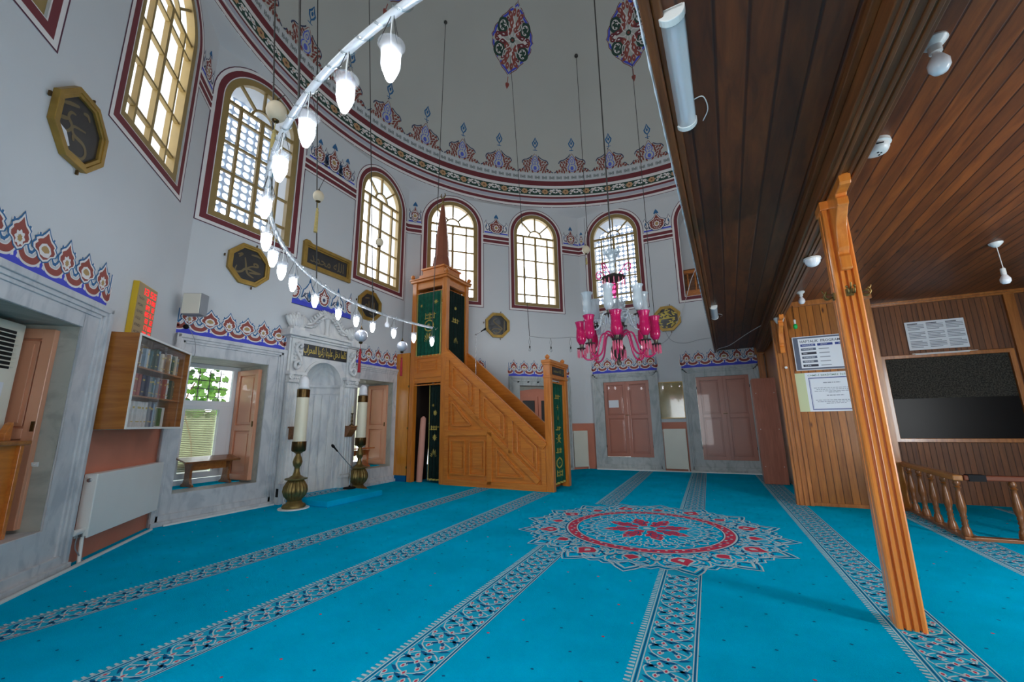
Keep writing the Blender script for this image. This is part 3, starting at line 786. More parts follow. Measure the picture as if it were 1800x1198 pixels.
# ------------------------------------------------------------------ carpet
mb = MB(); mb.poly(V, 0, 0)
rnd = random.Random(3)
for i in range(46):                              # tiny woven buds scattered over the plain field
    for j in range(50):
        x = -6.8 + .27 * i + (.135 if j % 2 else 0); y = -.4 + .245 * j
        if max(abs(x - CX), abs(y - CY), (abs(x - CX) + abs(y - CY)) / 1.414) > 6.0: continue
        a = rnd.random() * 6
        mb.poly([(x + .012 * cos(a + t), y + .009 * sin(a + t)) for t in (0, 1.57, 3.14, 4.71)], .0006, 1 if rnd.random() < .86 else 2)
carpet = tag(mb.build('carpet', [W['carpet'], W['cdark'], W['cred']]), 'turquoise wall to wall prayer carpet with patterned row stripes and a round medallion', 'carpet')
def stripe_parts(mb, L):
    """row stripe along local y, x from 0 (fringe) to 0.36"""
    mb.quad((.02, 0, .0008), (.355, 0, .0008), (.355, L, .0008), (.02, L, .0008), 4)
    for x, w, m in ((.055, .008, 0), (.068, .008, 1), (.080, .006, 0), (.338, .006, 0), (.347, .008, 1), (.357, .006, 0)):
        mb.quad((x - w / 2, 0, .0014), (x + w / 2, 0, .0014), (x + w / 2, L, .0014), (x - w / 2, L, .0014), m)
    n = int(L / .034)
    for k in range(n):
        y = L * (k + .5) / n; mb.quad((.012, y - .006, .0012), (.046, y - .009, .0012), (.046, y + .009, .0012), (.012, y + .006, .0012), 0)
    P = .23; N_ = int(L / P) + 1; x0, x1 = .085, .333; w = x1 - x0
    def rib(pts, wd, d, m, k=4):
        mb.strip(smoothline(pts, k), wd, d, m)
    for q in range(N_):
        y = q * P
        if y + P > L: break
        for s in (0, 1):
            X = (lambda a: x0 + a * w) if not s else (lambda a: x1 - a * w)
            Y = lambda b: y + ((b + .5 * s) % 1.0) * P if False else y + b * P
            rib([(X(.5), Y(0)), (X(.75), Y(.12)), (X(.9), Y(.3)), (X(.72), Y(.42)), (X(.52), Y(.5)), (X(.3), Y(.6)), (X(.12), Y(.75)), (X(.3), Y(.92)), (X(.5), Y(1.0))], .0088, .0016, 0)
            rib([(X(.72), Y(.42)), (X(.62), Y(.3)), (X(.7), Y(.22))], .0076, .0016, 0, 3)
            rib([(X(.28), Y(.60)), (X(.42), Y(.7)), (X(.34), Y(.8))], .0076, .0016, 0, 3)
            rib([(X(.9), Y(.3)), (X(.97), Y(.5)), (X(.9), Y(.68)), (X(.97), Y(.85))], .0076, .0016, 0, 3)
            for a, b, rot in ((.84, .10, .5), (.60, .40, -.7), (.18, .60, .8), (.42, .88, -.4), (.86, .62, .2)):   # dark leaves
                c, sn = cos(rot if not s else -rot), sin(rot if not s else -rot)
                L1 = [(-.036, 0), (-.014, .014), (.014, .012), (.04, -.005), (.012, -.008), (-.014, -.006)]
                mb.poly([(X(a) + u * c - v * sn, Y(b) + u * sn + v * c) for u, v in L1], .0018, 1)
            for a, b in ((.70, .25), (.34, .76), (.93, .88), (.5, .5 if not s else .02)):          # red buds with pale rims
                h = [(0, -.017), (.011, -.006), (.010, .008), (0, .019), (-.010, .008), (-.011, -.006)]
                mb.poly([(X(a) + u * 1.35, Y(b) + v * 1.3) for u, v in h], .0021, 0); mb.poly([(X(a) + u * .68, Y(b) + v * .72) for u, v in h], .0024, 2)
for x, y0, y1, nm in ((-5.87, 2.25, 9.15, 'a'), (-4.53, .85, 7.75, 'b'), (-3.19, -.5, 7.6, 'c'), (-1.82, -.55, 4.42, 'd'), (-1.82, 6.85, 11.85, 'd2'), (-.545, -.55, 4.2, 'e'), (-.545, 6.95, 11.85, 'e2'), (.855, -.55, 11.8, 'f'), (2.2, .1, 8.6, 'g'), (3.55, 1.5, 8.6, 'h')):
    if nm == 'a': continue
    mb = MB(); stripe_parts(mb, y1 - y0)
    o = mb.build('row_stripe', [W['cgrey'], W['cdark'], W['cred'], W['carpet'], W['cmid']], carpet); o.location = (x, y0, 0)
# the round medallion
mb = MB(); MC = TL(-.82, 5.55, 0) @ RZ(11.25); mb.T = MC
def pol(r, a): return (r * cos(a), r * sin(a))
A = []
for k in range(16):
    for t, r in ((0, 1.40), (.12, 1.45), (.25, 1.42), (.36, 1.50), (.5, 1.585), (.64, 1.50), (.75, 1.42), (.88, 1.45)):
        A.append(pol(r, 2 * PI * (k + t) / 16))
mb.poly(A, .0028, 3)
mb.strip(A, .016, .0034, 0, True); mb.strip(sc(A, .975), .018, .0034, 1, True); mb.strip(sc(A, .95), .012, .0034, 0, True)
for k in range(16):
    a = 2 * PI * (k + .5) / 16
    def q(r, t): return pol(r, a + t)
    for s in (-1, 1):
        for pts, wd in (([(.97, 0), (1.08, .1), (1.22, .13), (1.30, .06), (1.24, 0), (1.17, .03)], .019), ([(1.0, .19), (1.12, .16), (1.25, .19), (1.36, .15), (1.42, .08)], .017), ([(1.03, .06), (1.1, .17), (1.2, .19)], .016), ([(1.30, .0), (1.38, .06), (1.46, .02), (1.5, 0)], .016), ([(1.12, .03), (1.06, .05), (1.02, .12), (1.06, .17)], .014), ([(1.26, .1), (1.33, .14), (1.38, .1), (1.34, .05)], .014)):
            mb.strip(smoothline([q(r, s * t) for r, t in pts], 4), wd, .0036, 0)
        for r, t, l in ((1.14, .12, .07), (1.30, .12, .06), (1.05, .03, .05), (1.37, .03, .06), (1.20, .17, .055), (1.02, .15, .045)):
            c = q(r, s * t); an = a + s * 1.0
            mb.poly([(c[0] + l * .8 * (u * cos(an) - v * sin(an)), c[1] + l * .8 * (u * sin(an) + v * cos(an))) for u, v in ((-.9, 0), (-.2, .35), (.6, .2), (1, -.2), (.1, -.25))], .0038, 1)
    h = [(1.10, 0), (1.15, .055), (1.21, .065), (1.26, .03), (1.33, 0), (1.26, -.03), (1.21, -.065), (1.15, -.055)]
    if k % 2 == 0:
        mb.poly([q(1.21 + (r - 1.21) * 1.25, t * 1.7) for r, t in h], .0040, 0); mb.poly([q(1.21 + (r - 1.21) * 1.05, t * 1.35) for r, t in h], .0043, 2); mb.poly([q(1.19 + (r - 1.21) * .4, t * .45) for r, t in h], .0046, 0)
    else:
        mb.poly([q(1.16 + (r - 1.21) * .9, t * 1.3) for r, t in h], .0040, 0); mb.poly([q(1.16 + (r - 1.21) * .68, t * .95) for r, t in h], .0043, 2)
for k in range(32):
    a = 2 * PI * (k + .5) / 32
    for s in (-1, 1):
        for pts in ([(1.0, 0), (1.05, .05), (1.10, .03), (1.09, -.01)], [(1.14, .08), (1.19, .03), (1.26, .05), (1.29, .01)], [(1.32, .0), (1.36, .04), (1.40, .02)]):
            mb.strip(smoothline([pol(r, a + s * t) for r, t in pts], 4), .012, .0034, 0)
C = lambda r: [pol(r, 2 * PI * k / 96) for k in range(96)]
mb.poly(C(1.0), .0048, 1); mb.poly(C(.985), .0050, 0); mb.poly(C(.965), .0052, 2)
for k in range(32):
    a = 2 * PI * k / 32
    for t, r in ((0, .905), (.05, .925), (-.05, .885)): c = pol(r, a + t); mb.poly([(c[0] + .018 * cos(z), c[1] + .018 * sin(z)) for z in (0, 1.2, 2.4, 3.6, 4.8)], .0055, 1 if t == 0 else 0)
mb.poly(C(.86), .0056, 0); mb.poly(C(.845), .0058, 1); mb.poly(C(.835), .0060, 3)
for k in range(24):
    a = 2 * PI * k / 24
    for s in (-1, 1):
        for pts in ([(.82, 0), (.76, .09), (.69, .11), (.66, .04), (.70, .0)], [(.62, .12), (.56, .04), (.50, .08), (.46, .02)], [(.78, .11), (.72, .05), (.64, .09), (.60, .02)]):
            mb.strip(smoothline([pol(r, a + s * t) for r, t in pts], 4), .015, .0064, 0)
        c = pol(.71, a + s * .05); mb.poly([(c[0] + .03 * cos(z), c[1] + .018 * sin(z)) for z in (0, 1, 2, 3, 4, 5)], .0066, 1)
    c = pol(.77, a); mb.poly([(c[0] + .02 * cos(z), c[1] + .02 * sin(z)) for z in (0, 1.2, 2.4, 3.6, 4.8)], .0066, 3)
for k in range(8):
    a = 2 * PI * k / 8 + .2
    h = [(.07, 0), (.13, .26), (.20, .30), (.24, .20), (.29, .33), (.37, .30), (.36, .18), (.43, .16), (.53, 0), (.43, -.16), (.36, -.18), (.37, -.30), (.29, -.33), (.24, -.20), (.20, -.30), (.13, -.26)]
    mb.poly([pol(.28 + (r - .28) * 1.08, a + t * 1.12) for r, t in h], .0068 + .0002 * (k % 2), 0); mb.poly([pol(r, a + t) for r, t in h], .0072 + .0002 * (k % 2), 2)
    for s in (-1, 1): mb.strip(smoothline([pol(.2, a), pol(.27, a + s * .14), pol(.35, a + s * .12), pol(.37, a + s * .03)], 4), .014, .0078, 1)
    c = pol(.43, a); mb.poly([(c[0] + .022 * cos(z), c[1] + .022 * sin(z)) for z in (0, 1.2, 2.4, 3.6, 4.8)], .0078, 4)
mb.poly(C(.12), .0082, 4); mb.strip(C(.11), .012, .0084, 0, True); mb.poly(C(.05), .0086, 0)
mb.T = Matrix.Identity(4)
mb.build('medallion', [W['cgrey'], W['cdark'], W['cred'], W['carpet'], W['cmid']], carpet)

# ------------------------------------------------------------------ marble surrounds
def surround(name, Fm, U0, U1, ztop, op, mat, foot=.06):
    u0, u1, z0, z1 = op; mb = MB()
    for a, b, s in ((U0, u0, 1), (u1, U1, -1)):
        mb.box(a, 0, 0, b, ztop, .022)
        e = a if s > 0 else b                      # outer edge
        for w, d in ((.055, .075), (.095, .055), (.13, .038)):
            mb.box(min(e, e + s * w), 0, .0, max(e, e + s * w), ztop, d)
    mb.box(u0, z1, 0, u1, ztop, .022)
    for h, d in ((.055, .075), (.095, .055), (.13, .038)): mb.box(U0, ztop - h, 0, U1, ztop, d)
    if z0 > .1:
        mb.box(u0, 0, 0, u1, z0, .022); mb.box(U0, 0, 0, U1, .14, .055); mb.box(U0, 0, 0, U1, foot, .10)
    o = mb.build(name, mat, None, bevel=.006); o.matrix_world = Fm; return struct(o)
surround('trim_3', F1, 1.62, 3.60, 2.57, LOW[0][0], W['marble'])
surround('trim_4', FM, .0, 1.74, 2.68, LOW[1][0], W['marble'])
surround('trim_5', FM, 3.38, 4.90, 2.66, LOW[1][2], W['marble'])
surround('trim_6', F3, 2.88, 4.76, 2.59, LOW[2][0], W['marbled'])
surround('trim_7', F4, .23, 2.05, 2.68, LOW[3][0], W['marbled'])
surround('trim_8', F4, 2.68, 4.48, 2.68, LOW[3][1], W['marbled'])
mb = MB(); mb.box(.45, 0, 0, 2.2, 2.6, .03); o = mb.build('trim_9', W['marbled']); o.matrix_world = F3; struct(o)

# recess sills, backs
def panel_leaf(mb, w, h, rows, d0=0., th=.085, mi=0, st=.085):
    """panelled door leaf in local xy, thickness to +z"""
    mb.box(0, 0, d0, w, h, d0 + th * .4, mi)
    for x0, x1 in ((0, st), (w - st, w)): mb.box(x0, 0, d0, x1, h, d0 + th, mi)
    ys = [0] + rows + [h]
    for k, y in enumerate(ys):
        a, b = (0, st * 1.1) if k == 0 else ((h - st * 1.1, h) if k == len(ys) - 1 else (y - st * .55, y + st * .55))
        mb.box(st, a, d0, w - st, b, d0 + th, mi)
        if k < len(ys) - 1:
            p0 = b + .02; p1 = (ys[k + 1] - st * .55 if k + 1 < len(ys) - 1 else h - st * 1.1) - .02
            mb.box(st + .02, p0, d0, w - st - .02, p1, d0 + th * .68, mi); mb.box(st + .05, p0 + .03, d0, w - st - .05, p1 - .03, d0 + th * .85, mi)

def shutters(label, Fm, u0, u1, z0, z1, gap, paper=None):
    t = thing('window_shutters', label, 'shutters', Fm @ TL(u0, z0, -.09))
    w = (u1 - u0) / 2; h = z1 - z0
    for k in range(2):
        mb = MB(); panel_leaf(mb, w - .008, h - (gap if k == 0 else 0) , [h * .52]); o = mb.build('shutter_leaf', W['shutter'], t, bevel=.004)
        o.location = (k * w + .004, gap if k == 0 else 0, 0)
    mb = MB(); mb.box(w - .02, 0.02, .06, w + .02, h, .10); mb.build('cover_strip', W['shutter'], t, bevel=.004)
    for y in (h * .12, h * .85):
        for x in (-.012, 2 * w - .012): mb = MB(); mb.box(x, y, .04, x + .024, y + .07, .095); mb.build('hinge', W['black'], t)
    mb = MB(); mb.box(w - .05, h * .54, .085, w + .05, h * .55, .115); mb.build('latch', W['brassd'], t)
    return t
shutters('dusty pink shutters with a paper notice on the left leaf', F4, .53, 1.80, .34, 2.43, .012)
shutters('dusty pink shutters next to the tall terracotta board', F4, 3.0, 4.24, .31, 2.43, .0)
mb = MB(); mb.box(.66, 1.70, .012, .94, 1.91, .0155)
o = mb.build('paper_notice', W['paper']); o.matrix_world = F4; tag(o, 'white paper notice stuck on the left pink shutter leaf', 'notice')
# cupboard doors in the far left recess behind the pulpit stair
t = thing('recess_cupboard', 'dusky pink arched cupboard with dark panes behind the pulpit stair', 'cupboard', F3 @ TL(3.2, .35, -.2))
mb = MB()
A = [(0, 0), (1.25, 0), (1.25, 1.72), (1.17, 1.86), (.62, 1.93), (.08, 1.86), (0, 1.72)]
mb.prism(A, -.05, 0); mb.build('cupboard_front', W['dado'], t)
for k in range(2):
    mb = MB(); x = .06 + k * .57; ring_prism(mb, [(x, .05), (x + .55, .05), (x + .55, 1.7), (x, 1.7)], [(x + .09, .15), (x + .46, .15), (x + .46, 1.58), (x + .09, 1.58)], .0, .035)
    mb.box(x + .09, .8, .0, x + .46, .87, .03); lf = mb.build('cupboard_door', W['dado'], t, bevel=.004)
    mb = MB(); mb.box(x + .09, .15, .0, x + .46, 1.58, .008); mb.build('dark_pane', W['slate'], lf)
mb = MB(); mb.box(3.15, .3, -.26, 4.5, 2.4, -.255); o = mb.build('trim_10', W['stone']); o.matrix_world = F3; struct(o)

pg = None
for k in range(5):
    M = F3 @ TL(3.15 + .30 * k, 2.44, .022)
    if pg is None:
        pg = thing('coat_peg', '', 'peg', M, group='pegs above the pulpit-side cupboard'); mb = MB(); mb.lathe([(.022, 0), (.022, .006), (.008, .01), (.008, .06), (.016, .066), (.014, .078), (0, .08)], 10); mb.build('peg', W['black'], pg, smooth=50); q = pg
    else: q = dup(pg, M)
    q['label'] = ['first', 'second', 'third', 'fourth', 'fifth'][k] + ' dark peg from the left on the marble lintel over the arched cupboard'
# ---- left recess of the mihrab wall: white door, desk, peach shutter
mb = MB(); mb.box(.23, .30, -.87, 1.45, .40, 0); o = mb.build('trim_11', W['marbled']); o.matrix_world = FM; struct(o)
mb = MB(); mb.box(.25, .40, -.84, 1.43, .412, -.42); o = mb.build('recess_carpet', W['carpet']); o.matrix_world = FM
tag(o, 'turquoise carpet strip on the floor of the recess by the white glazed door', 'carpet')
d = struct(empty('door_1', FM @ TL(.23, .41, -.80)))
mb = MB()
ring_prism(mb, [(0, 0), (1.22, 0), (1.22, 1.97), (0, 1.97)], [(.08, .08), (1.10, .08), (1.10, 1.90), (.08, 1.90)], -.03, .04)
mb.box(.08, 1.26, -.03, 1.10, 1.35, .035); mb.build('door_frame', W['pvc'], d, bevel=.006)
mb = MB(); ring_prism(mb, [(.14, .09), (1.10, .09), (1.10, 1.27), (.14, 1.27)], [(.40, .18), (.92, .18), (.92, 1.20), (.40, 1.20)], -.01, .065)
lf = mb.build('door_leaf', W['pvc'], d, bevel=.006)
mb = MB(); mb.box(.19, .55, .065, .215, .70, .075); mb.box(.19, .64, .075, .215, .66, .12); mb.box(.19, .64, .105, .30, .66, .12); mb.build('door_handle', W['plastic'], lf)
mb = MB(); mb.box(.40, .18, .01, .92, 1.20, .016); mb.build('door_pane', W['glass'], lf)
mb = MB(); mb.box(.08, 1.35, .01, 1.10, 1.90, .016); mb.build('top_pane', W['glass'], d)
mb = MB()
for k in range(5): mb.box(.28 + .17 * k, 1.35, -.12, .292 + .17 * k, 1.9, -.108)
for k in range(4): mb.box(.08, 1.42 + .14 * k, -.12, 1.1, 1.432 + .14 * k, -.108)
mb.build('window_bars', W['iron'], d)
mb = MB()
for k in range(34): y = .20 + .0295 * k; mb.quad((.40, y, -.02), (.92, y, -.02), (.92, y + .022, -.035), (.40, y + .022, -.035))
mb.build('roller_blind', W['blind'], d)
mb = MB(); mb.box(.40, .17, -.06, .92, .33, -.05); mb.build('threshold', W['white'], d)
# vine outside the door
t = thing('climbing_vine', 'green sunlit vine leaves outside the white glazed door', 'plant', FM @ TL(.8, 1.2, -1.6))
mb = MB(); rnd = random.Random(11)
for k in range(260):
    x, y, z = rnd.uniform(-1.0, .9), rnd.uniform(.35, 1.5), rnd.uniform(-.5, .2); a = rnd.random() * 6.3; r = rnd.uniform(.05, .10)
    tx, ty = rnd.uniform(-.5, .5), rnd.uniform(-.5, .5)
    L = [(0, -1), (.5, -.7), (.95, -.2), (.5, .1), (.6, .7), (0, 1.1), (-.6, .7), (-.5, .1), (-.95, -.2), (-.5, -.7)]
    mb.add([(x + r * (u * cos(a) - v * sin(a)), y + r * (u * sin(a) + v * cos(a)), z + r * (u * tx + v * ty)) for u, v in L], [list(range(10))], k % 3 == 0)
o = mb.build('foliage', [W['leaf'], W['leaf2']], t); o['kind'] = 'stuff'
mb = MB()
for k in range(4): mb.tube(smoothline([(-.9 + .5 * k, -1.1, -.2), (-.8 + .45 * k, -.2, -.25), (-.6 + .3 * k, .6, -.15), (-.9 + .55 * k, 1.4, -.3)], 5), .012, 6)
mb.build('stem', W['bookd'], t)
def fold_leaf(label, Fm, M, h):
    t = thing('folded_shutter', label, 'shutter', Fm @ M)
    mb = MB(); panel_leaf(mb, .60, h, [h * .46], th=.06); mb.build('shutter_leaf', W['peach'], t, bevel=.004)
    mb = MB(); mb.box(.57, h * .47, .055, .59, h * .52, .075); mb.build('knob', W['brassd'], t)
    return t
# the leaf lies against the right-hand reveal: local x runs outward (into the recess), z faces left
def onreveal(u, z, d): return TL(u, z, d) @ Matrix(((0, 0, -1, 0), (0, 1, 0, 0), (1, 0, 0, 0), (0, 0, 0, 1)))
fold_leaf('peach panelled shutter folded open beside the white glazed door', FM, onreveal(1.445, .43, -.74), 1.88)
fold_leaf('peach panelled shutter folded open in the recess right of the marble niche', FM, onreveal(4.665, .40, -.74), 1.88)
fold_leaf('peach panelled shutter folded open next to the air conditioner', F1, onreveal(3.245, .45, -.74), 1.80)
# reading desk in the recess
def desk(label, M, L, h, wd, mat, slope=10):
    t = thing('reading_desk', label, 'desk', M)
    mb = MB(); mb.T = TL(0, h, 0) @ RX(slope); mb.box(-L / 2, -.015, -wd / 2, L / 2, .012, wd / 2); mb.T = Matrix.Identity(4); mb.build('desk_top', mat, t, bevel=.004)
    for s in (-1, 1):
        half = [(.15, 0), (.15, .03), (.10, .05), (.075, .12), (.07, .22), (.095, h - .09), (.13, h - .045)]
        A = [(x, y) for x, y in half] + [(-x, y) for x, y in half[::-1]]
        mb = MB(); mb.T = TL(s * (L / 2 - .13), 0, 0) @ Matrix(((0, 0, 1, 0), (0, 1, 0, 0), (-1, 0, 0, 0), (0, 0, 0, 1))); mb.prism(A, -.018, .018); mb.T = Matrix.Identity(4); mb.build('leg', mat, t, bevel=.003)
    mb = MB(); mb.box(-L / 2 + .13, h - .16, -.012, L / 2 - .13, h - .04, .012); mb.build('apron', W['book'], t)
    return t
desk('dark wooden reading desk in the recess with the white glazed door', FM @ TL(.93, .412, -.45), .82, .40, .30, W['bookd'], 12)
mb = MB(); mb.box(3.52, .27, -.87, 4.67, .36, 0); o = mb.build('trim_12', W['stone']); o.matrix_world = FM; struct(o)
mb = MB(); mb.box(3.54, .36, -.84, 4.65, .372, -.3); o = mb.build('recess_carpet', W['carpet']); o.matrix_world = FM
tag(o, 'turquoise carpet strip in the recess with the small orange wooden table', 'carpet')
desk('small orange wooden table with cut-out legs in the right recess', FM @ TL(4.03, .372, -.38), .72, .42, .32, W['orange'], 0)
d = struct(empty('window_17', FM @ TL(3.52, .36, -.82)))
mb = MB(); ring_prism(mb, [(0, 0), (1.15, 0), (1.15, 1.97), (0, 1.97)], [(.1, .1), (1.05, .1), (1.05, 1.87), (.1, 1.87)], -.03, .03); mb.box(.55, .1, -.03, .61, 1.87, .03); mb.build('window_frame', W['pvc'], d)
mb = MB(); mb.box(.1, .1, -.004, 1.05, 1.87, .004); mb.build('window_pane', W['glass'], d)
mb = MB(); mb.box(-.0, 0.1, -.3, 1.15, 1.9, -.28); mb.build('outer_blind', W['blind'], d)

# ------------------------------------------------------------------ mihrab
mi = thing('mihrab', 'carved grey marble prayer niche with a black and gold inscription plaque', 'prayer niche', FM @ TL(2.55, 0, 0))
nr, nzs = .43, 2.12
mb = MB()                                         # front slab with the arched opening

mb.T = TL(-.80, 0, .10); wall_faces(mb, 1.60, 0, 2.95, [(.80 - nr, .80 + nr, 0, nzs, 1)]); mb.T = Matrix.Identity(4)
for s in (-1, 1): mb.quad((s * .80, 0, 0), (s * .80, 0, .10), (s * .80, 2.95, .10), (s * .80, 2.95, 0))
mb.build('slab', W['marblem'], mi)
mb = MB(); n = 24                                 # half-round niche wall with thin ribs, springing band
for k in range(n):
    a, b = PI * k / n, PI * (k + 1) / n
    mb.quad((nr * cos(a), 0, .10 - nr * 1.0 * sin(a)), (nr * cos(b), 0, .10 - nr * sin(b)), (nr * cos(b), nzs, .10 - nr * sin(b)), (nr * cos(a), nzs, .10 - nr * sin(a)))
for k in range(9):
    a = PI * (k + .5) / 9; r = nr - .004
    mb.tube([(r * cos(a), 0, .10 - r * sin(a)), (r * cos(a), 1.92, .10 - r * sin(a))], .012, 6)
mb.add([(nr * cos(PI * k / n), .004, .10 - nr * sin(PI * k / n)) for k in range(n + 1)], [list(range(n + 1))])
mb.build('niche_wall', W['marblem'], mi, smooth=50)
mb = MB()
for z, r, h in ((1.95, .41, .03), (2.09, .40, .05)):
    A = [(r * cos(PI * k / n), .10 - r * sin(PI * k / n)) for k in range(n + 1)]; B = [(.43 * cos(PI * k / n), .10 - .43 * sin(PI * k / n)) for k in range(n + 1)]
    mb.add([(x, z, y) for x, y in A] + [(x, z + h, y) for x, y in A] + [(x, z, y) for x, y in B] + [(x, z + h, y) for x, y in B],
           [q for k in range(n) for q in ([k, k + 1, n + 2 + k, n + 1 + k], [k, k + 1, 2 * n + 3 + k, 2 * n + 2 + k], [n + 1 + k, n + 2 + k, 3 * n + 4 + k, 3 * n + 3 + k])])
mb.build('springing_band', W['marblem'], mi)
mb = MB(); NE_ = 10; n = 52                            # fluted half dome
v = []; f = []
for j in range(NE_ + 1):
    e = PI / 2 * j / NE_
    for k in range(n + 1):
        a = PI * k / n; r = nr * (1 - .045 * abs(sin(a * 9)) * (1 if j < NE_ else 0))
        v.append((r * cos(e) * cos(a), nzs + nr * sin(e) * 1.0, .10 - r * cos(e) * sin(a)))
for j in range(NE_):
    for k in range(n): f.append([j * (n + 1) + k, j * (n + 1) + k + 1, (j + 1) * (n + 1) + k + 1, (j + 1) * (n + 1) + k])
mb.add(v, f); mb.build('shell_vault', W['marblem'], mi, smooth=25)
mb = MB(); mb.T = TL(0, 0, .10); annulus(mb, 0, nzs, nr, nr + .05, .02, 0); annulus(mb, 0, nzs, nr + .05, nr + .051, .01, 0)
for q in range(24):
    p0, p1 = PI * q / 24, PI * (q + 1) / 24
    for rr in (nr, nr + .05): mb.quad((rr * cos(p0), nzs + rr * sin(p0), 0), (rr * cos(p1), nzs + rr * sin(p1), 0), (rr * cos(p1), nzs + rr * sin(p1), .02), (rr * cos(p0), nzs + rr * sin(p0), .02))
mb.build('arch_moulding', W['marblem'], mi)
for s in (-1, 1):
    mb = MB(); a, b = sorted((s * .50, s * .80))
    mb.box(a, 0, .1, b, .30, .20); mb.box(a - .02, .28, .1, b + .02, .34, .22); mb.box(a, .34, .1, b, 2.10, .15)
    for k in range(4): x = a + .05 + .066 * k; mb.tube([(x, .36, .15), (x, 2.08, .15)], .018, 8)
    mb.build('pilaster', W['marblem'], mi, bevel=.005)
    mb = MB(); mb.box(a - .01, 2.10, .1, b + .01, 2.14, .19); mb.box(a + .02, 2.14, .1, b - .02, 2.24, .17); mb.box(a - .03, 2.24, .1, b + .03, 2.30, .22)
    for x in (a + .03, b - .03):
        mb.T = TL(x, 2.20, .19); mb.lathe([(0, -.02), (.05, -.02), (.05, .02), (0, .02)], 14); mb.lathe([(0, -.03), (.02, -.03), (.02, .03), (0, .03)], 10); mb.T = Matrix.Identity(4)
    for q in range(5): mb.ball((a + .05 + .05 * q, 2.18, .18), .022, 8)
    mb.build('capital', W['marblem'], mi, bevel=.004)
    mb = MB(); mb.box(a + .03, 2.30, .1, b - .03, 2.93, .135)
    mb.build('upper_pilaster', W['marblem'], mi, bevel=.004)
    mb = MB(); cx = (a + b) / 2                    # acanthus scroll bracket
    mb.tube(smoothline([(cx - s * .05, 2.42, .17), (cx + s * .04, 2.36, .19), (cx + s * .07, 2.44, .20), (cx, 2.50, .19), (cx - s * .05, 2.44, .18), (cx - s * .06, 2.56, .16), (cx + s * .02, 2.66, .16), (cx + s * .05, 2.76, .17), (cx, 2.84, .19), (cx - s * .05, 2.80, .19), (cx - s * .02, 2.75, .18)], 5), [.03] * 51, 8)
    for k in range(7):
        z = 2.40 + .065 * k
        for t in (-1, 1): mb.T = TL(cx + t * (.05 + .012 * (k % 2)), z + .03, .155) @ RZ(t * -35); mb.lathe([(0, -.04), (.022, -.015), (.026, .01), (0, .045)], 8); mb.T = Matrix.Identity(4)
    mb.build('scroll_bracket', W['marblem'], mi, smooth=60)
    mb = MB()                                       # acanthus urn on the cornice end
    cx = s * .70
    mb.box(cx - .12, 3.06, .02, cx + .12, 3.14, .2)
    for k in range(9):
        a_ = -70 + 17.5 * k
        for lay, (ln, z0) in enumerate(((.30, 3.10), (.20, 3.12))):
            mb.T = TL(cx + .08 * sin(rad(a_)) , z0, .10 + .07 * cos(rad(a_ * 1.2)) + lay * .02) @ RZ(-a_ * .45) @ UPZ
            mb.lathe([(.012, 0), (.036, ln * .3), (.040, ln * .6), (.030, ln * .85), (0, ln)], 8); mb.T = Matrix.Identity(4)
    for t in (-1, 1): mb.T = TL(cx + t * .10, 3.36, .13); mb.lathe([(0, -.03), (.045, -.02), (.045, .02), (0, .03)], 12); mb.T = Matrix.Identity(4)
    mb.ball((cx, 3.40, .12), .05, 12)
    mb.build('acanthus_urn', W['marblem'], mi, smooth=60)
mb = MB()
for z0, z1, d, w in ((2.93, 2.97, .16, .83), (2.97, 3.03, .20, .86), (3.03, 3.06, .25, .90), (3.06, 3.085, .22, .87)): mb.box(-w, z0, 0, w, z1, d)
for s in (-1, 1): mb.box(min(s * .52, s * .93), 2.955, 0, max(s * .52, s * .93), 3.075, .27)
mb.build('cornice', W['marblem'], mi, bevel=.01)
mb = MB(); half = [(.60, 3.08), (.60, 3.20), (.44, 3.23), (.34, 3.30), (.26, 3.40), (.20, 3.52), (.13, 3.58), (.06, 3.62), (0, 3.63)]
mb.prism(half + [(-x, y) for x, y in half[::-1][1:]], .0, .06)
mb.build('pediment', W['marblem'], mi, bevel=.004)
mb = MB(); mb.T = TL(0, 3.08, .09) @ UPZ; mb.lathe([(.07, 0), (.05, .06), (.035, .12), (.05, .3), (.07, .36)], 14); mb.T = Matrix.Identity(4)
for s in (-1, 1):
    path = smoothline([(s * .05, 3.54, .10), (s * .16, 3.50, .11), (s * .27, 3.40, .11), (s * .38, 3.28, .10), (s * .52, 3.26, .09), (s * .60, 3.32, .09)], 5)
    mb.tube(path, [.028] * len(path), 8)
    for k in range(1, len(path) - 1, 2):
        x, y, z = path[k]
        for t in (-1, 1): mb.T = TL(x, y - .02 + .03 * t, z + .01) @ RZ(s * (-60 + 25 * t) - 180 * (t < 0)) @ UPZ; mb.lathe([(.008, 0), (.024, .03), (.022, .06), (0, .10)], 7); mb.T = Matrix.Identity(4)
for k in range(7):
    a_ = -60 + 20 * k; mb.T = TL(.0, 3.46, .10) @ RZ(-a_) @ UPZ; mb.lathe([(.01, 0), (.03, .05), (.028, .11), (0, .17)], 8); mb.T = Matrix.Identity(4)
mb.build('leaf_garland', W['marblem'], mi, smooth=60)
mb = MB(); mb.box(-.54, 2.625, .10, .52, 2.86, .125); pq = mb.build('inscription_plaque', W['plaqueb'], mi); pq['label'] = 'black plaque with gold Arabic lettering'

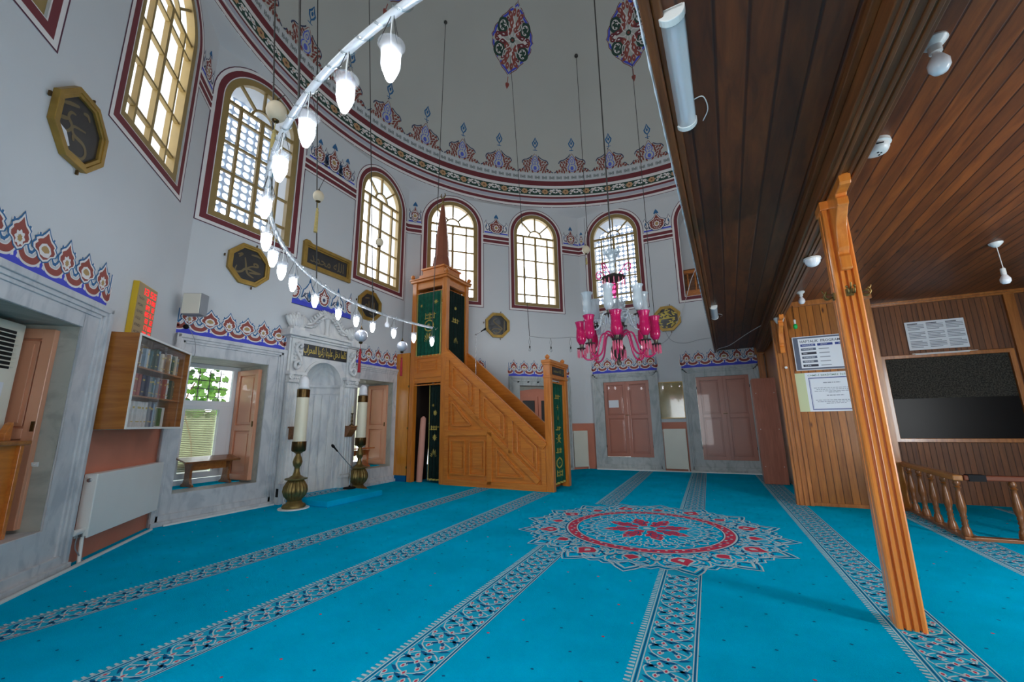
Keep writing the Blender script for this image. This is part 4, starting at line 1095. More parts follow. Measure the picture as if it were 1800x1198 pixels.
# ---- text
AR = {'ا': 'FE8D FE8E', 'ب': 'FE8F FE90 FE91 FE92', 'ح': 'FEA1 FEA2 FEA3 FEA4', 'خ': 'FEA5 FEA6 FEA7 FEA8', 'د': 'FEA9 FEAA', 'ر': 'FEAD FEAE', 'ز': 'FEAF FEB0',
      'ع': 'FEC9 FECA FECB FECC', 'ك': 'FED9 FEDA FEDB FEDC', 'ل': 'FEDD FEDE FEDF FEE0', 'م': 'FEE1 FEE2 FEE3 FEE4', 'ه': 'FEE9 FEEA FEEB FEEC', 'ي': 'FEF1 FEF2 FEF3 FEF4', 'ى': 'FEEF FEF0'}
def shape(t):
    out = []
    for i, ch in enumerate(t):
        if ch not in AR: out.append(ch); continue
        f = AR[ch].split(); pv = i and t[i - 1] in AR and len(AR[t[i - 1]].split()) == 4; nx = len(f) == 4 and i + 1 < len(t) and t[i + 1] in AR
        k = (3 if nx else 1) if pv else (2 if nx else 0)
        out.append(chr(int(f[k], 16)))
    return ''.join(out[::-1])
def text(mb, body, x, y, w=None, h=None, d=0., mi=0, bold=0.):
    """writes flat text into the mesh, fitted into a w x h box whose lower left corner is x, y"""
    cu = D.curves.new('t', 'FONT'); cu.body = body; cu.size = 1; cu.resolution_u = 2; cu.offset = bold
    o = D.objects.new('t', cu); COL.objects.link(o)
    bpy.context.view_layer.update()
    me = o.evaluated_get(bpy.context.evaluated_depsgraph_get()).to_mesh()
    vs = [v.co.copy() for v in me.vertices]; fs = [list(p.vertices) for p in me.polygons]
    D.objects.remove(o)
    if not vs: return
    x0, x1 = min(v.x for v in vs), max(v.x for v in vs); y0, y1 = min(v.y for v in vs), max(v.y for v in vs)
    sx = w / (x1 - x0) if w else None; sy = h / (y1 - y0) if h else sx
    sx = sx or sy
    mb.add([(x + (v.x - x0) * sx, y + (v.y - y0) * sy, d) for v in vs], fs, mi)
mb = MB(); text(mb, shape('كلما دخل عليها زكريا المحراب'), -.52, 2.64, 1.02, .205, .1265, 0, .014)
mb.build('gold_lettering', W['plaqueg'], pq)
# ------------------------------------------------------------------ minbar (pulpit stair); local x along the stair towards the gate, y towards the far wall
MIN = Matrix(((.9985, .0549, 0, -5.56), (-.0549, .9985, 0, 7.83), (0, 0, 1, 0), (0, 0, 0, 1)))
mn = thing('minbar', 'tall oak pulpit staircase with carved side panels, tower and pointed spire', 'pulpit', MIN)
WD = .95
XYZ = Matrix(((1, 0, 0, 0), (0, 0, 1, 0), (0, 1, 0, 0), (0, 0, 0, 1)))       # draws local (x, z) shapes, thickness along y
def side(y0, name, mat, flip=1):
    mb = MB(); mb.T = TL(0, y0, 0) @ XYZ
    A = [(.13, 0), (2.62, 0), (2.62, .90), (.13, 3.04)]
    mb.prism(A, 0, .03); d = -.012
    def rl(pts, w, a=-.02, b=0., mi=0):
        a *= 1.6
        for p, q in zip(pts, pts[1:]):
            L = math.hypot(q[0] - p[0], q[1] - p[1]); tx, ty = (q[0] - p[0]) / L, (q[1] - p[1]) / L
            mb.prism([(p[0] - ty * w / 2, p[1] + tx * w / 2), (p[0] + ty * w / 2, p[1] - tx * w / 2), (q[0] + ty * w / 2, q[1] - tx * w / 2), (q[0] - ty * w / 2, q[1] + tx * w / 2)], a, b, mi)
    S = (.90 - 3.04) / 2.49                     # slope of the rail
    top = lambda x: 3.04 + S * (x - .13)
    mid = lambda x: 2.16 + S * 1.0 * (x - .13)
    rl([(.13, top(.13) - .06), (2.62, top(2.62) - .06)], .14, -.05)
    rl([(.13, mid(.13)), (2.45, mid(2.45))], .10, -.025)
    rl([(.13, .06), (2.62, .06)], .13, -.025); rl([(.19, .06), (.19, 2.95)], .11, -.022); rl([(2.57, .06), (2.57, .95)], .09, -.022)
    rl([(.19, 1.115), (1.27, 1.115)], .12, -.03)
    rl([(1.33, .06), (1.33, mid(1.33))], .12, -.025)
    for x in (1.02, 1.84): rl([(x, mid(x)), (x, top(x) - .05)], .11, -.025)
    # raised frames inside the fields
    def field(pts, w=.035, k=.72):
        cx = sum(p[0] for p in pts) / len(pts); cy = sum(p[1] for p in pts) / len(pts)
        P = sc(pts, k, cx, cy); rl(P + [P[0]], w, -.026); Q = sc(pts, k * .62, cx, cy); mb.prism(Q, -.02, 0)
    for a, b in ((.25, .96), (1.09, 1.78), (1.91, 2.5)):
        field([(a, mid(a) + .08), (b, mid(b) + .08), (b, top(b) - .16), (a, top(a) - .16)])
    field([(.26, 1.2), (1.0, 1.2), (.26, mid(.26) - .09)], .035, .7)
    field([(.26, .15), (.74, .15), (.74, 1.03), (.26, 1.03)], .03, .8); field([(.78, .15), (1.25, .15), (1.25, 1.03), (.78, 1.03)], .03, .8)
    field([(1.41, .15), (2.3, .15), (1.41, mid(1.41) - .09)], .035, .68)
    mb.T = Matrix.Identity(4)
    if flip < 0: mb.v = [Vector((v.x, 2 * y0 - v.y, v.z)) for v in mb.v]
    return mb.build(name, mat, mn, bevel=.004)
side(0.03, 'stair_side_panel', W['minbar']); side(WD - .03, 'stair_side_panel', W['minbar'], -1)
mb = MB(); mb.T = XYZ                             # hand rails
for y in (.0, WD - .06): mb.prism([(.13, 3.0), (2.66, .86), (2.66, .93), (.13, 3.08)], y, y + .06)
mb.build('stair_rail', W['minbar'], mn, bevel=.006)
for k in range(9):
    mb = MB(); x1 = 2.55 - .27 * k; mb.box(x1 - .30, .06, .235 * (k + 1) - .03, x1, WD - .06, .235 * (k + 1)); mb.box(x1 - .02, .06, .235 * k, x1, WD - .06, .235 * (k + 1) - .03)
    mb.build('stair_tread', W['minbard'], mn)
# tower: x -0.95 .. 0.13
def post(x0, y0, z0, z1, nm='tower_post', w=.13):
    mb = MB(); mb.box(x0, y0, z0, x0 + w, y0 + w, z1)
    return mb.build(nm, W['minbarv'], mn, bevel=.008)
for x, y in ((-.95, 0), (0, 0), (-.95, WD - .13), (0, WD - .13)): post(x, y, 0, 4.86)
def tower_panel(y):
    mb = MB(); mb.T = TL(0, y, 0) @ XYZ; mb.prism([(-.82, 2.40), (0, 2.40), (0, 2.95), (-.82, 2.95)], .03, .06)
    ring_prism(mb, [(-.82, 2.40), (0, 2.40), (0, 2.95), (-.82, 2.95)], [(-.74, 2.52), (-.08, 2.52), (-.08, 2.88), (-.74, 2.88)], .01, .05)
    ring_prism(mb, [(-.66, 2.58), (-.16, 2.58), (-.16, 2.82), (-.66, 2.82)], [(-.62, 2.62), (-.20, 2.62), (-.20, 2.78), (-.62, 2.78)], .012, .05)
    mb.prism([(-.82, 2.28), (0, 2.28), (0, 2.40), (-.82, 2.40)], .02, .07)
    mb.T = Matrix.Identity(4); return mb.build('tower_panel', W['minbar'], mn, bevel=.004)
tower_panel(0); tower_panel(WD - .08)
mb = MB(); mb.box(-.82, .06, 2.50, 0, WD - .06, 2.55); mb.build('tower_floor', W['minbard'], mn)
mb = MB()
for y in (.03, WD - .10): mb.box(-.82, y, 4.66, 0, y + .07, 4.84)
for x in (-.92, .03): mb.box(x, .13, 4.66, x + .07, WD - .13, 4.84)
mb.box(-.99, -.04, 4.84, .17, WD + .04, 4.90); mb.box(-1.01, -.06, 4.90, .19, WD + .06, 4.93)
mb.build('canopy_beam', W['minbar'], mn, bevel=.006)
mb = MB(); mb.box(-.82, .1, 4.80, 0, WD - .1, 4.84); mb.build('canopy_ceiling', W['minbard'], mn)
for x, y in ((-.95, 0), (.13, 0), (-.95, WD), (.13, WD)):
    mb = MB(); mb.T = TL(x, y, 4.93); mb.lathe([(.045, 0), (.045, .02), (.025, .03), (.05, .055), (.058, .085), (.045, .115), (.015, .135), (0, .15)], 14); mb.build('corner_ball', W['minbarv'], mn, smooth=50)
mb = MB(); cx, cy = -.41, WD / 2
for h, z0, z1 in ((.40, 4.93, 5.06), (.34, 5.06, 5.20), (.37, 5.20, 5.25)): mb.box(cx - h, cy - h, z0, cx + h, cy + h, z1)
mb.build('spire_base', W['minbar'], mn, bevel=.008)
mb = MB(); mb.T = TL(cx, cy, 5.25); mb.lathe([(.265, 0), (.255, .05), (.205, .35), (.185, .40), (.175, .8), (.10, 1.45), (.045, 1.85), (.03, 1.90)], 8); mb.build('spire', plain('brown_spire', rgb(150, 86, 62), .35, var=.15, coat=.4), mn)
mb = MB(); mb.T = TL(cx, cy, 7.13)
mb.lathe([(.03, 0), (.045, .03), (.015, .06), (.04, .10), (.012, .14), (.012, .20)], 12)
mb.T = TL(cx, cy, 7.33) @ XYZ
A = [(.085 * cos(t), .085 + .085 * sin(t)) for t in [rad(-90 + 10 * k) for k in range(-14, 15)]]
B = [(.060 * cos(t), .10 + .070 * sin(t)) for t in [rad(-90 + 10 * k) for k in range(14, -15, -1)]]
mb.prism(A + B, -.008, .008); mb.build('crescent_finial', W['brass'], mn)
# rods and gate
def rod(x0, y0, x1, y1, z, nm='curtain_rod'):
    mb = MB(); mb.tube([(x0, y0, z), (x1, y1, z)], .016, 8)
    for q in (0, 1): mb.ball((x0 + (x1 - x0) * q, y0 + (y1 - y0) * q, z), .026, 8)
    n = 10
    for k in range(n): mb.ball((x0 + (x1 - x0) * (k + .5) / n, y0 + (y1 - y0) * (k + .5) / n, z), .021, 7)
    return mb.build(nm, W['minbarv'], mn, smooth=60)
rod(-.80, .04, -.02, .04, 4.54); rod(.06, .15, .06, WD - .15, 4.56); rod(-.80, .04, -.02, .04, 2.235)
for y in (0, WD - .12):
    mb = MB(); mb.box(2.62, y, 0, 2.77, y + .12, 2.52); mb.build('gate_post', W['minbarv'], mn, bevel=.008)
    mb = MB(); mb.T = TL(2.695, y + .06, 2.56); mb.lathe([(.05, 0), (.05, .015), (.025, .03), (.045, .05), (.05, .075), (.035, .10), (.012, .115), (0, .125)], 14); mb.build('gate_ball', W['minbarv'], mn, smooth=50)
mb = MB(); mb.box(2.60, -.02, 2.46, 2.79, WD + .02, 2.50); mb.box(2.59, -.03, 2.50, 2.80, WD + .03, 2.56); mb.box(2.64, .12, 2.24, 2.75, WD - .12, 2.46); mb.box(2.61, -.01, 2.19, 2.78, WD + .01, 2.24)
mb.build('gate_lintel', W['minbar'], mn, bevel=.006)
mb = MB(); mb.box(2.75, .16, 2.27, 2.765, WD - .16, 2.43); gs = mb.build('gate_sign', W['slate'], mn)
mb = MB(); mb.T = TL(2.7665, .20, 2.30) @ Matrix(((0, 0, 1, 0), (1, 0, 0, 0), (0, 1, 0, 0), (0, 0, 0, 1))); text(mb, shape('ال الله محمد'), 0, 0, .55, .10); mb.build('gold_lettering', W['goldth'], gs)
rod(2.70, .12, 2.70, WD - .12, 2.12)

def curtain(name, label, M, w, z0, z1, n, amp, mats, motifs, spread=1.0, group=None):
    """hanging cloth: local x along the rod, z up; folds are real waves; gold embroidery lies on the folds"""
    t = thing(name, label, 'curtain', M)
    NX, NZ = 90, 14
    def P(u, k, off=0.):
        f = k / NZ; s = 1 - (1 - spread) * f
        x = (u - .5) * w * s; y = amp * (.35 + .65 * f) * sin(u * n * 2 * PI + .6 * sin(f * 3)) + .25 * amp * sin(u * 23)
        return (x, y - off, z1 + (z0 - z1) * f)
    mb = MB(); v = [P(i / NX, k) for k in range(NZ + 1) for i in range(NX + 1)]
    mb.add(v, [[k * (NX + 1) + i, k * (NX + 1) + i + 1, (k + 1) * (NX + 1) + i + 1, (k + 1) * (NX + 1) + i] for k in range(NZ) for i in range(NX)])
    o = mb.build('cloth', mats[0], t, smooth=70)
    md = o.modifiers.new('thick', 'SOLIDIFY'); md.thickness = .004
    mb = MB()
    for i in range(NX): mb.add([P(i / NX, NZ - .25, .006), P((i + 1) / NX, NZ - .25, .006), P((i + 1) / NX, NZ, .006), P(i / NX, NZ, .006)], [[0, 1, 2, 3]])
    for e in (.004, .97):
        for k in range(NZ): mb.add([P(e, k, .006), P(e + .025, k, .006), P(e + .025, k + 1, .006), P(e, k + 1, .006)], [[0, 1, 2, 3]])
    mb.build('gold_trim', W['goldth'], t)
    mb = MB()
    for cu, cf, r, typ in motifs:
        def Q(a, b): return P(min(max(cu + a / w, .01), .99), (cf * NZ) + b / (z0 - z1) * NZ, .012)
        if typ == 'star':
            for k in range(8):
                a = k * PI / 4; pts = [(0, 0), (r * .5 * cos(a + .35), r * .5 * sin(a + .35)), (r * cos(a), r * sin(a)), (r * .5 * cos(a - .35), r * .5 * sin(a - .35))]
                mb.add([Q(*p) for p in pts], [[0, 1, 2, 3]])
        elif typ == 'script':
            for k in range(5):
                x = -r * .8 + r * .4 * k
                for dx, dz, ww, hh in ((0, 0, .018, r * 1.0), (.03, r * .2, .07, .018), (-.02, -r * .35, .06, .018)):
                    mb.add([Q(x + dx - ww / 2, dz - hh / 2), Q(x + dx + ww / 2, dz - hh / 2), Q(x + dx + ww / 2, dz + hh / 2), Q(x + dx - ww / 2, dz + hh / 2)], [[0, 1, 2, 3]])
        elif typ == 'ring':
            for k in range(16):
                a, b = 2 * PI * k / 16, 2 * PI * (k + 1) / 16
                mb.add([Q(r * cos(a), r * sin(a)), Q(r * cos(b), r * sin(b)), Q(r * .8 * cos(b), r * .8 * sin(b)), Q(r * .8 * cos(a), r * .8 * sin(a))], [[0, 1, 2, 3]])
        else:                                       # leafy spray
            for k in range(-4, 5):
                a = rad(90 + 17 * k); L = r * (1 - .06 * abs(k))
                mb.add([Q(L * .25 * cos(a), -r * .5 + L * .5 * sin(a)), Q(L * .8 * cos(a + .09), -r * .5 + L * 1.2 * sin(a + .06)), Q(L * cos(a), -r * .5 + L * 1.5 * sin(a)), Q(L * .8 * cos(a - .09), -r * .5 + L * 1.2 * sin(a - .06))], [[0, 1, 2, 3]])
    if mb.v: mb.build('gold_embroidery', W['goldth'], t)
    return t
curtain('curtain', 'green velvet curtain with gold embroidery on the left side of the pulpit tower', MIN @ TL(-.41, .02, 0), .78, 2.92, 4.53, 7, .018, [W['curtain']],
        [(.2, .2, .05, 'star'), (.78, .17, .07, 'star'), (.55, .38, .16, 'script'), (.52, .53, .15, 'ring'), (.5, .53, .07, 'star'), (.5, .74, .20, 'spray')])
curtain('curtain', 'nearly black curtain closing the top of the pulpit stair', MIN @ TL(.09, WD / 2, 0) @ RZ(90), .66, 2.45, 4.55, 6, .015, [W['curtaind']],
        [(.4, .2, .05, 'star'), (.4, .35, .12, 'script'), (.45, .6, .12, 'spray')])
curtain('curtain', 'dark green curtain with gold script in the doorway under the pulpit tower', MIN @ TL(-.21, .10, 0), .38, .06, 2.22, 4, .018, [W['curtaind']],
        [(.35, .22, .045, 'star'), (.5, .30, .07, 'star'), (.45, .46, .10, 'script'), (.5, .56, .08, 'star'), (.45, .74, .14, 'spray')])
curtain('curtain', 'bright green gold-embroidered curtain hanging in the pulpit gate', MIN @ TL(2.70, WD / 2, 0) @ RZ(90), .62, .10, 2.11, 4, .02, [W['curtain']],
        [(.5, .14, .09, 'script'), (.5, .25, .08, 'star'), (.5, .36, .10, 'spray'), (.5, .46, .08, 'script'), (.5, .56, .14, 'star'), (.5, .68, .10, 'script'), (.5, .80, .12, 'ring'), (.5, .80, .07, 'star'), (.5, .9, .12, 'script')])
# things kept in the doorway below the tower
t = thing('rolled_cloth', 'pale pink rolled cloth standing in the doorway under the pulpit tower', 'cloth', MIN @ TL(-.66, .12, .0))
mb = MB(); mb.T = RY(3); mb.lathe([(.07, .01), (.075, .5), (.072, 1.1), (.065, 1.45), (.02, 1.5), (0, 1.5)], 14, flute=5, amp=.06); mb.build('roll', plain('pink_cloth', rgb(214, 152, 134), .9), t, smooth=60)
t = thing('folding_stand', 'bundle of grey metal poles wrapped in plastic beside the dark doorway curtain', 'stand', MIN @ TL(-.50, .27, .0))
rnd = random.Random(4)
for k in range(5):
    mb = MB(); x = -.05 + .026 * k; mb.tube([(x, .0 + .02 * (k % 2), .01), (x + .02, .03 * (k % 2), 1.0 + .18 * k)], .012, 8); mb.build('pole', W['steel'], t, smooth=60)
mb = MB(); mb.T = RY(2); mb.lathe([(.075, .02), (.09, .4), (.07, .8), (.095, 1.3), (.07, 1.75), (.05, 1.9)], 12, flute=4, amp=.14, cap=False); mb.build('plastic_wrap', W['clear'], t)
mb = MB(); mb.box(-.95, .13, 0, -.90, WD - .13, 2.5); mb.box(-.05, .13, 0, .0, WD - .13, 2.5); mb.box(-.82, WD - .12, 0, 0, WD - .10, 2.3); mb.build('tower_shade_lining', plain('painted_shade_lining', rgb(46, 30, 22), .8), mn)  # panels added to darken the doorway; the shade is in their colour
t = thing('wood_partition', 'tall glossy honey-coloured wooden panel between the pulpit tower and mihrab wall', 'panel', MIN)
mb = MB(); mb.box(-1.47, .015, .14, -.985, .045, 3.06); mb.build('board', W['panelw'], t, bevel=.004)
for z in (.3, 1.2, 2.2): mb = MB(); mb.box(-.99, -.002, z, -.965, .02, z + .05); mb.build('hinge', W['brass'], t)
mb = MB(); mb.box(-1.44, .02, .0, -1.0, .30, .14); mb.build('plinth', W['cdark'], t)

# ------------------------------------------------------------------ prayer platform, candlesticks, microphones
t = thing('prayer_platform', 'low turquoise carpeted step in front of the marble niche', 'platform', loc=(-6.35, 5.68, 0))
mb = MB(); mb.box(-.54, -.64, .0, .59, .62, .095); mb.build('step', W['carpet'], t, bevel=.012)
mb = MB()
for k in range(3): mb.T = TL(-.22 + .04 * k, -.60 + .02, .0955 + .0002 * k)
mb.T = TL(-.45, -.5, .0962) @ RZ(0); stripe_parts(mb, 1.0); mb.T = Matrix.Identity(4)
mb.build('woven_border', [W['cgrey'], W['cdark'], W['cred'], W['carpet'], W['cmid']], t)

def candlestick(label, x, y, z):
    t = thing('candlestick', label, 'candlestick', loc=(x, y, z))
    mb = MB(); mb.lathe([(.235, 0), (.235, .012), (.22, .018)], 32); mb.build('foot_tray', W['white'], t)
    mb = MB(); mb.lathe([(.175, .018), (.18, .04), (.165, .065), (.125, .085), (.105, .12), (.12, .15)], 32); mb.build('foot', W['brass'], t, smooth=50)
    mb = MB(); mb.lathe([(.12, .15), (.16, .20), (.182, .27), (.172, .34), (.135, .41), (.115, .44)], 64, flute=22, amp=.05); mb.build('fluted_bowl', W['brass'], t, smooth=50)
    mb = MB(); mb.lathe([(.115, .44), (.17, .455), (.172, .47), (.12, .48), (.06, .52), (.042, .58), (.04, .64), (.06, .67), (.075, .73), (.06, .79), (.04, .83), (.036, .86), (.07, .885), (.10, .90)], 32); mb.build('stem', W['brass'], t, smooth=50)
    mb = MB(); mb.lathe([(.10, .90), (.112, .92), (.112, 1.06), (.10, 1.06)], 32); mb.build('socket', W['brassd'], t, smooth=50)
    mb = MB(); mb.lathe([(.098, 1.05), (.096, 1.80)], 32); mb.build('candle_tube', W['wax'], t, smooth=50)
    mb = MB(); mb.lathe([(.099, 1.79), (.101, 1.80), (.101, 1.925), (.09, 1.93)], 32); mb.build('top_band', W['brassd'], t, smooth=50)
    mb = MB(); mb.lathe([(.07, 1.93), (.085, 1.945), (.084, 1.98), (.078, 1.99), (.085, 2.02), (.08, 2.08), (.06, 2.125), (.03, 2.15), (0, 2.155)], 24); mb.build('glass_dome', W['offbulb'], t, smooth=60)
    return t
candlestick('tall brass candlestick with ivory candle standing left of the marble niche', -6.25, 4.80, 0)
candlestick('tall brass candlestick with ivory candle standing right of the marble niche, by the microphone', -6.62, 6.52, .0)
def mic_stand(label, M, h, boom):
    t = thing('microphone_stand', label, 'microphone', M)
    mb = MB(); mb.lathe([(.12, 0), (.12, .015), (.11, .025), (.02, .03), (.015, .06)], 24); mb.build('base', W['black'], t, smooth=40)
    mb = MB(); mb.tube([(0, 0, .03), (0, 0, h)], .010, 10); mb.build('pole', W['steel'], t, smooth=60)
    b = [Vector(q) for q in boom]
    mb = MB(); mb.ball(b[0], .022, 10); mb.tube([b[0] - (b[1] - b[0]) * .15, b[1]], .008, 8); mb.build('boom', W['steel'], t, smooth=60)
    d = (b[1] - b[0]).normalized()
    mb = MB(); mb.tube([b[1] - d * .02, b[1] + d * .10], [.013, .017], 10); mb.tube([b[1] + d * .10, b[1] + d * .12, b[1] + d * .16, b[1] + d * .18], [.02, .027, .025, .01], 10); mb.build('microphone', W['black'], t, smooth=60)
    return t
mic_stand('black microphone on a short boom stand beside the right brass candlestick', TL(-6.52, 6.20, .095), .42, [(0, 0, .42), (-.02, -.34, .74)])
mic_stand('slim microphone on a pole standing on the pulpit stair', MIN @ TL(.62, .55, 1.88), 1.55, [(0, 0, 1.55), (.05, .17, 1.66)])
# bracket candle holders on the niche pilasters
def bracket(label, u, cand):
    t = thing('wall_bracket', label, 'bracket', FM @ TL(u, 1.08, .15))
    mb = MB(); mb.T = Matrix(((0, 0, 1, 0), (0, 1, 0, 0), (1, 0, 0, 0), (0, 0, 0, 1))); mb.prism([(0, 0), (.04, .0), (.16, .15), (.16, .20), (0, .20)], -.08, .08); mb.T = Matrix.Identity(4); mb.box(-.10, .20, 0, .10, .225, .19)
    mb.build('shelf', W['bookd'], t, bevel=.004)
    if cand:
        c = thing('small_candlestick', 'small brass candlestick with a white candle on the right wall bracket', 'candlestick', FM @ TL(u, 1.305, .25) @ UPZ)
        mb = MB(); mb.lathe([(.05, 0), (.05, .015), (.02, .03), (.012, .06), (.025, .09), (.012, .13), (.018, .16), (.012, .22), (.028, .245), (.028, .26)], 14); mb.build('stick', W['brassd'], c, smooth=50)
        mb = MB(); mb.lathe([(.016, .26), (.016, .40), (.004, .41)], 10); mb.build('candle', W['wax'], c)
bracket('brown wooden wall bracket left of the niche, half behind the tall candle', 1.93, False)
bracket('brown wooden wall bracket right of the niche carrying a small candlestick', 3.20, True)
# sockets and cable at the left candlestick
t = thing('socket_cluster', 'dark wall socket with white cables on the floor left of the tall candlestick', 'socket', FM @ TL(1.80, .12, .11))
mb = MB(); mb.box(-.06, .0, 0, .06, .14, .06); mb.build('socket_box', W['black'], t, bevel=.008)
mb = MB(); mb.tube(smoothline([(0, .13, .05), (.03, .25, .09), (.06, .2, .12), (.04, .02, .12), (.0, -.08, .16), (.05, -.105, .3)], 6), .008, 7); mb.tube(smoothline([(.02, .1, .06), (.02, .0, .14), (.08, -.105, .22), (.14, -.105, .3)], 6), .007, 7); mb.build('cable', W['white'], t, smooth=60)
mb = MB(); mb.box(-.06, -.12, .20, .12, -.085, .28); mb.build('power_strip', W['white'], t, bevel=.005)
# ------------------------------------------------------------------ wall plaques
def octa(r): return [(r * cos(rad(22.5 + 45 * k)), r * sin(rad(22.5 + 45 * k))) for k in range(8)]
def plaque(label, M, strokes, extra=None, face='slate', ink='slategold', wd=.03, R=.385, gold_face=False):
    t = thing('calligraphy_plaque', label, 'plaque', M)
    mb = MB(); A, B, C_, D_ = octa(R), octa(R - .028), octa(R - .05), octa(R - .085)
    ring_prism(mb, A, C_, 0, .055); ring_prism(mb, B, D_, .01, .045)
    mb.build('gilt_frame', W['gilt'], t, bevel=.004)
    mb = MB(); mb.prism(octa(R - .06), .005, .020); f = mb.build('dark_panel', W[face], t)
    mb = MB()
    for s in strokes:
        P = smoothline([tuple(p) for p in s], 6); n = len(P)
        mb.strip(P, [wd * (.45 + .75 * sin(PI * (k + 1) / (n + 1))) for k in range(n)], .0212 + .0003 * strokes.index(s))
    if extra: extra(mb)
    mb.build('gilt_lettering', W[ink], f)
    if label.startswith('octagonal gilt-framed plaque with cracked'): mb = MB(); patch(mb); q = mb.build('bare_patch', W['paper'], f); q['label'] = 'cracked pale patch'
    mb = MB()
    for x, y in ((-R - .02, .05), (.08, -R - .01), (.1, R)): mb.box(x - .008, y - .02, .01, x + .008, y + .025, .03)
    mb.build('hook', W['brassd'], t)
    return t
S1 = [[(-.08, .10), (-.14, .08), (-.16, .02), (-.10, -.03), (-.13, -.10), (-.22, -.16)], [(.08, .03), (-.08, -.02), (-.06, -.09), (.08, -.10), (.13, -.17), (.08, -.25), (-.05, -.26)], [(-.25, .10), (-.17, .15), (-.06, .20)], [(-.26, -.05), (-.16, 0)], [(-.07, -.10), (-.05, -.15)], [(.0, .18), (.06, .2), (.1, .16)]]
S2 = [[(-.08, .12), (-.06, .03), (-.04, -.08), (-.01, -.15), (.04, -.18), (.10, -.20)], [(.22, -.09), (.11, -.085), (-.04, -.07), (-.11, -.14), (-.18, -.17), (-.22, -.14), (-.20, -.06)], [(-.04, -.07), (.04, -.01), (.15, .02), (.13, .06), (.08, .05), (.10, .0)], [(.01, -.13), (.10, -.115), (.20, -.10)], [(-.2, .14), (-.13, .17), (-.18, .10)], [(.02, .2), (.12, .21), (.2, .19)]]
S3 = [[(.14, .12), (.14, -.08)], [(.06, .10), (.05, -.08), (.0, -.10), (-.02, -.02), (-.03, .12)], [(-.03, .10), (-.04, -.07), (-.10, -.09), (-.14, -.04), (-.10, .02), (-.06, -.03)], [(-.15, .16), (-.02, .19)], [(.0, -.17), (.10, -.19)]]
S4 = [[(-.02, .19), (-.10, .16), (-.11, .10), (-.04, .04), (.12, -.07), (.11, -.12), (0, -.10), (-.12, -.11), (-.19, -.17)], [(.12, -.07), (.06, -.19), (-.05, -.23), (-.12, -.18)], [(.20, .16), (.20, -.05), (.18, -.22)]]
def patch(mb):
    mb.poly([(-.27, -.10), (-.15, -.12), (-.08, -.22), (-.13, -.27)], .0225)
plaque('octagonal gilt-framed plaque with cracked pale patch, nearest on the left wall', F1 @ TL(2.66, 4.07, 0), S1)
plaque('octagonal gilt-framed calligraphy plaque above the left recess of the niche wall', FM @ TL(.91, 4.06, 0), S2)
plaque('octagonal gilt-framed plaque half behind the lamp hoop, right of the niche', FM @ TL(3.74, 4.06, 0), S3)
plaque('octagonal gilt-framed calligraphy plaque to the right of the pulpit tower', F3 @ TL(2.56, 4.03, 0), S4)
def scribble(mb):
    rnd = random.Random(8)
    for k in range(46):
        a = rnd.random() * 6.3; r = .27 * math.sqrt(rnd.random()); x, y = r * cos(a), r * sin(a)
        mb.strip(smoothline([(x, y), (x + rnd.uniform(-.07, .07), y + rnd.uniform(-.03, .03)), (x + rnd.uniform(-.09, .09), y + rnd.uniform(-.06, .06))], 4), .026, .0213 + .0002 * k)
plaque('octagonal plaque with dense shining gold script beside the hanging glass chandelier', F4 @ TL(2.44, 4.12, 0), [[(-.2, 0), (.2, .02)]], scribble, 'slate', 'plaqueg')
t = thing('calligraphy_plaque', 'long rectangular gilt-framed calligraphy panel between the niche-wall windows', 'plaque', FM @ TL(2.5, 4.68, 0))
mb = MB(); ring_prism(mb, [(-.60, -.26), (.60, -.26), (.60, .26), (-.60, .26)], [(-.53, -.19), (.53, -.19), (.53, .19), (-.53, .19)], 0, .06); ring_prism(mb, [(-.57, -.23), (.57, -.23), (.57, .23), (-.57, .23)], [(-.50, -.16), (.50, -.16), (.50, .16), (-.50, .16)], 0, .04)
mb.prism([(-.60, .26), (-.40, .26), (-.48, .31), (-.56, .31)], 0, .05); mb.build('gilt_frame', W['gilt'], t, bevel=.004)
mb = MB(); mb.box(-.54, -.20, .0, .54, .20, .02); f = mb.build('dark_panel', W['slate'], t)
mb = MB(); text(mb, shape('الله محمد') , -.42, -.11, .84, .22, .0215, 0, .01); mb.build('gilt_lettering', W['slategold'], f)

# ------------------------------------------------------------------ bookcase on the left wall and its books
BW, BH, BD = 1.42, 1.045, .30
bk = thing('bookcase', 'wall-hung wooden bookcase with sliding glass front full of books', 'bookcase', F1 @ TL(3.655, 1.303, .003))
mb = MB()
for a in ((0, 0, 0, .02, BH, BD), (BW - .02, 0, 0, BW, BH, BD)):
    mb = MB(); mb.box(*a); mb.build('side_board', W['book'], bk, bevel=.003)
mb = MB(); mb.box(0.02, 0, 0, BW - .02, .02, BD); mb.build('bottom_board', W['book'], bk)
mb = MB(); mb.box(0.02, BH - .02, 0, BW - .02, BH, BD); mb.build('top_board', W['book'], bk)
mb = MB(); mb.box(.02, .02, 0, BW - .02, BH - .02, .012); mb.build('back_board', W['bookd'], bk)
SH = [.02, .375, .70]
for z in SH[1:]: mb = MB(); mb.box(.02, z - .018, .012, BW - .02, z, BD - .045); mb.build('shelf', W['book'], bk)
mb = MB(); ring_prism(mb, [(0, 0), (BW, 0), (BW, BH), (0, BH)], [(.022, .022), (BW - .022, .022), (BW - .022, BH - .022), (.022, BH - .022)], BD, BD + .012); mb.build('white_edge', W['white'], bk)
for k, (a, b, d) in enumerate(((.022, .74, BD - .016), (.70, BW - .022, BD - .028))):
    mb = MB(); mb.box(a, .022, d, b, BH - .022, d + .004); mb.build('sliding_glass', W['bookglass'], bk)
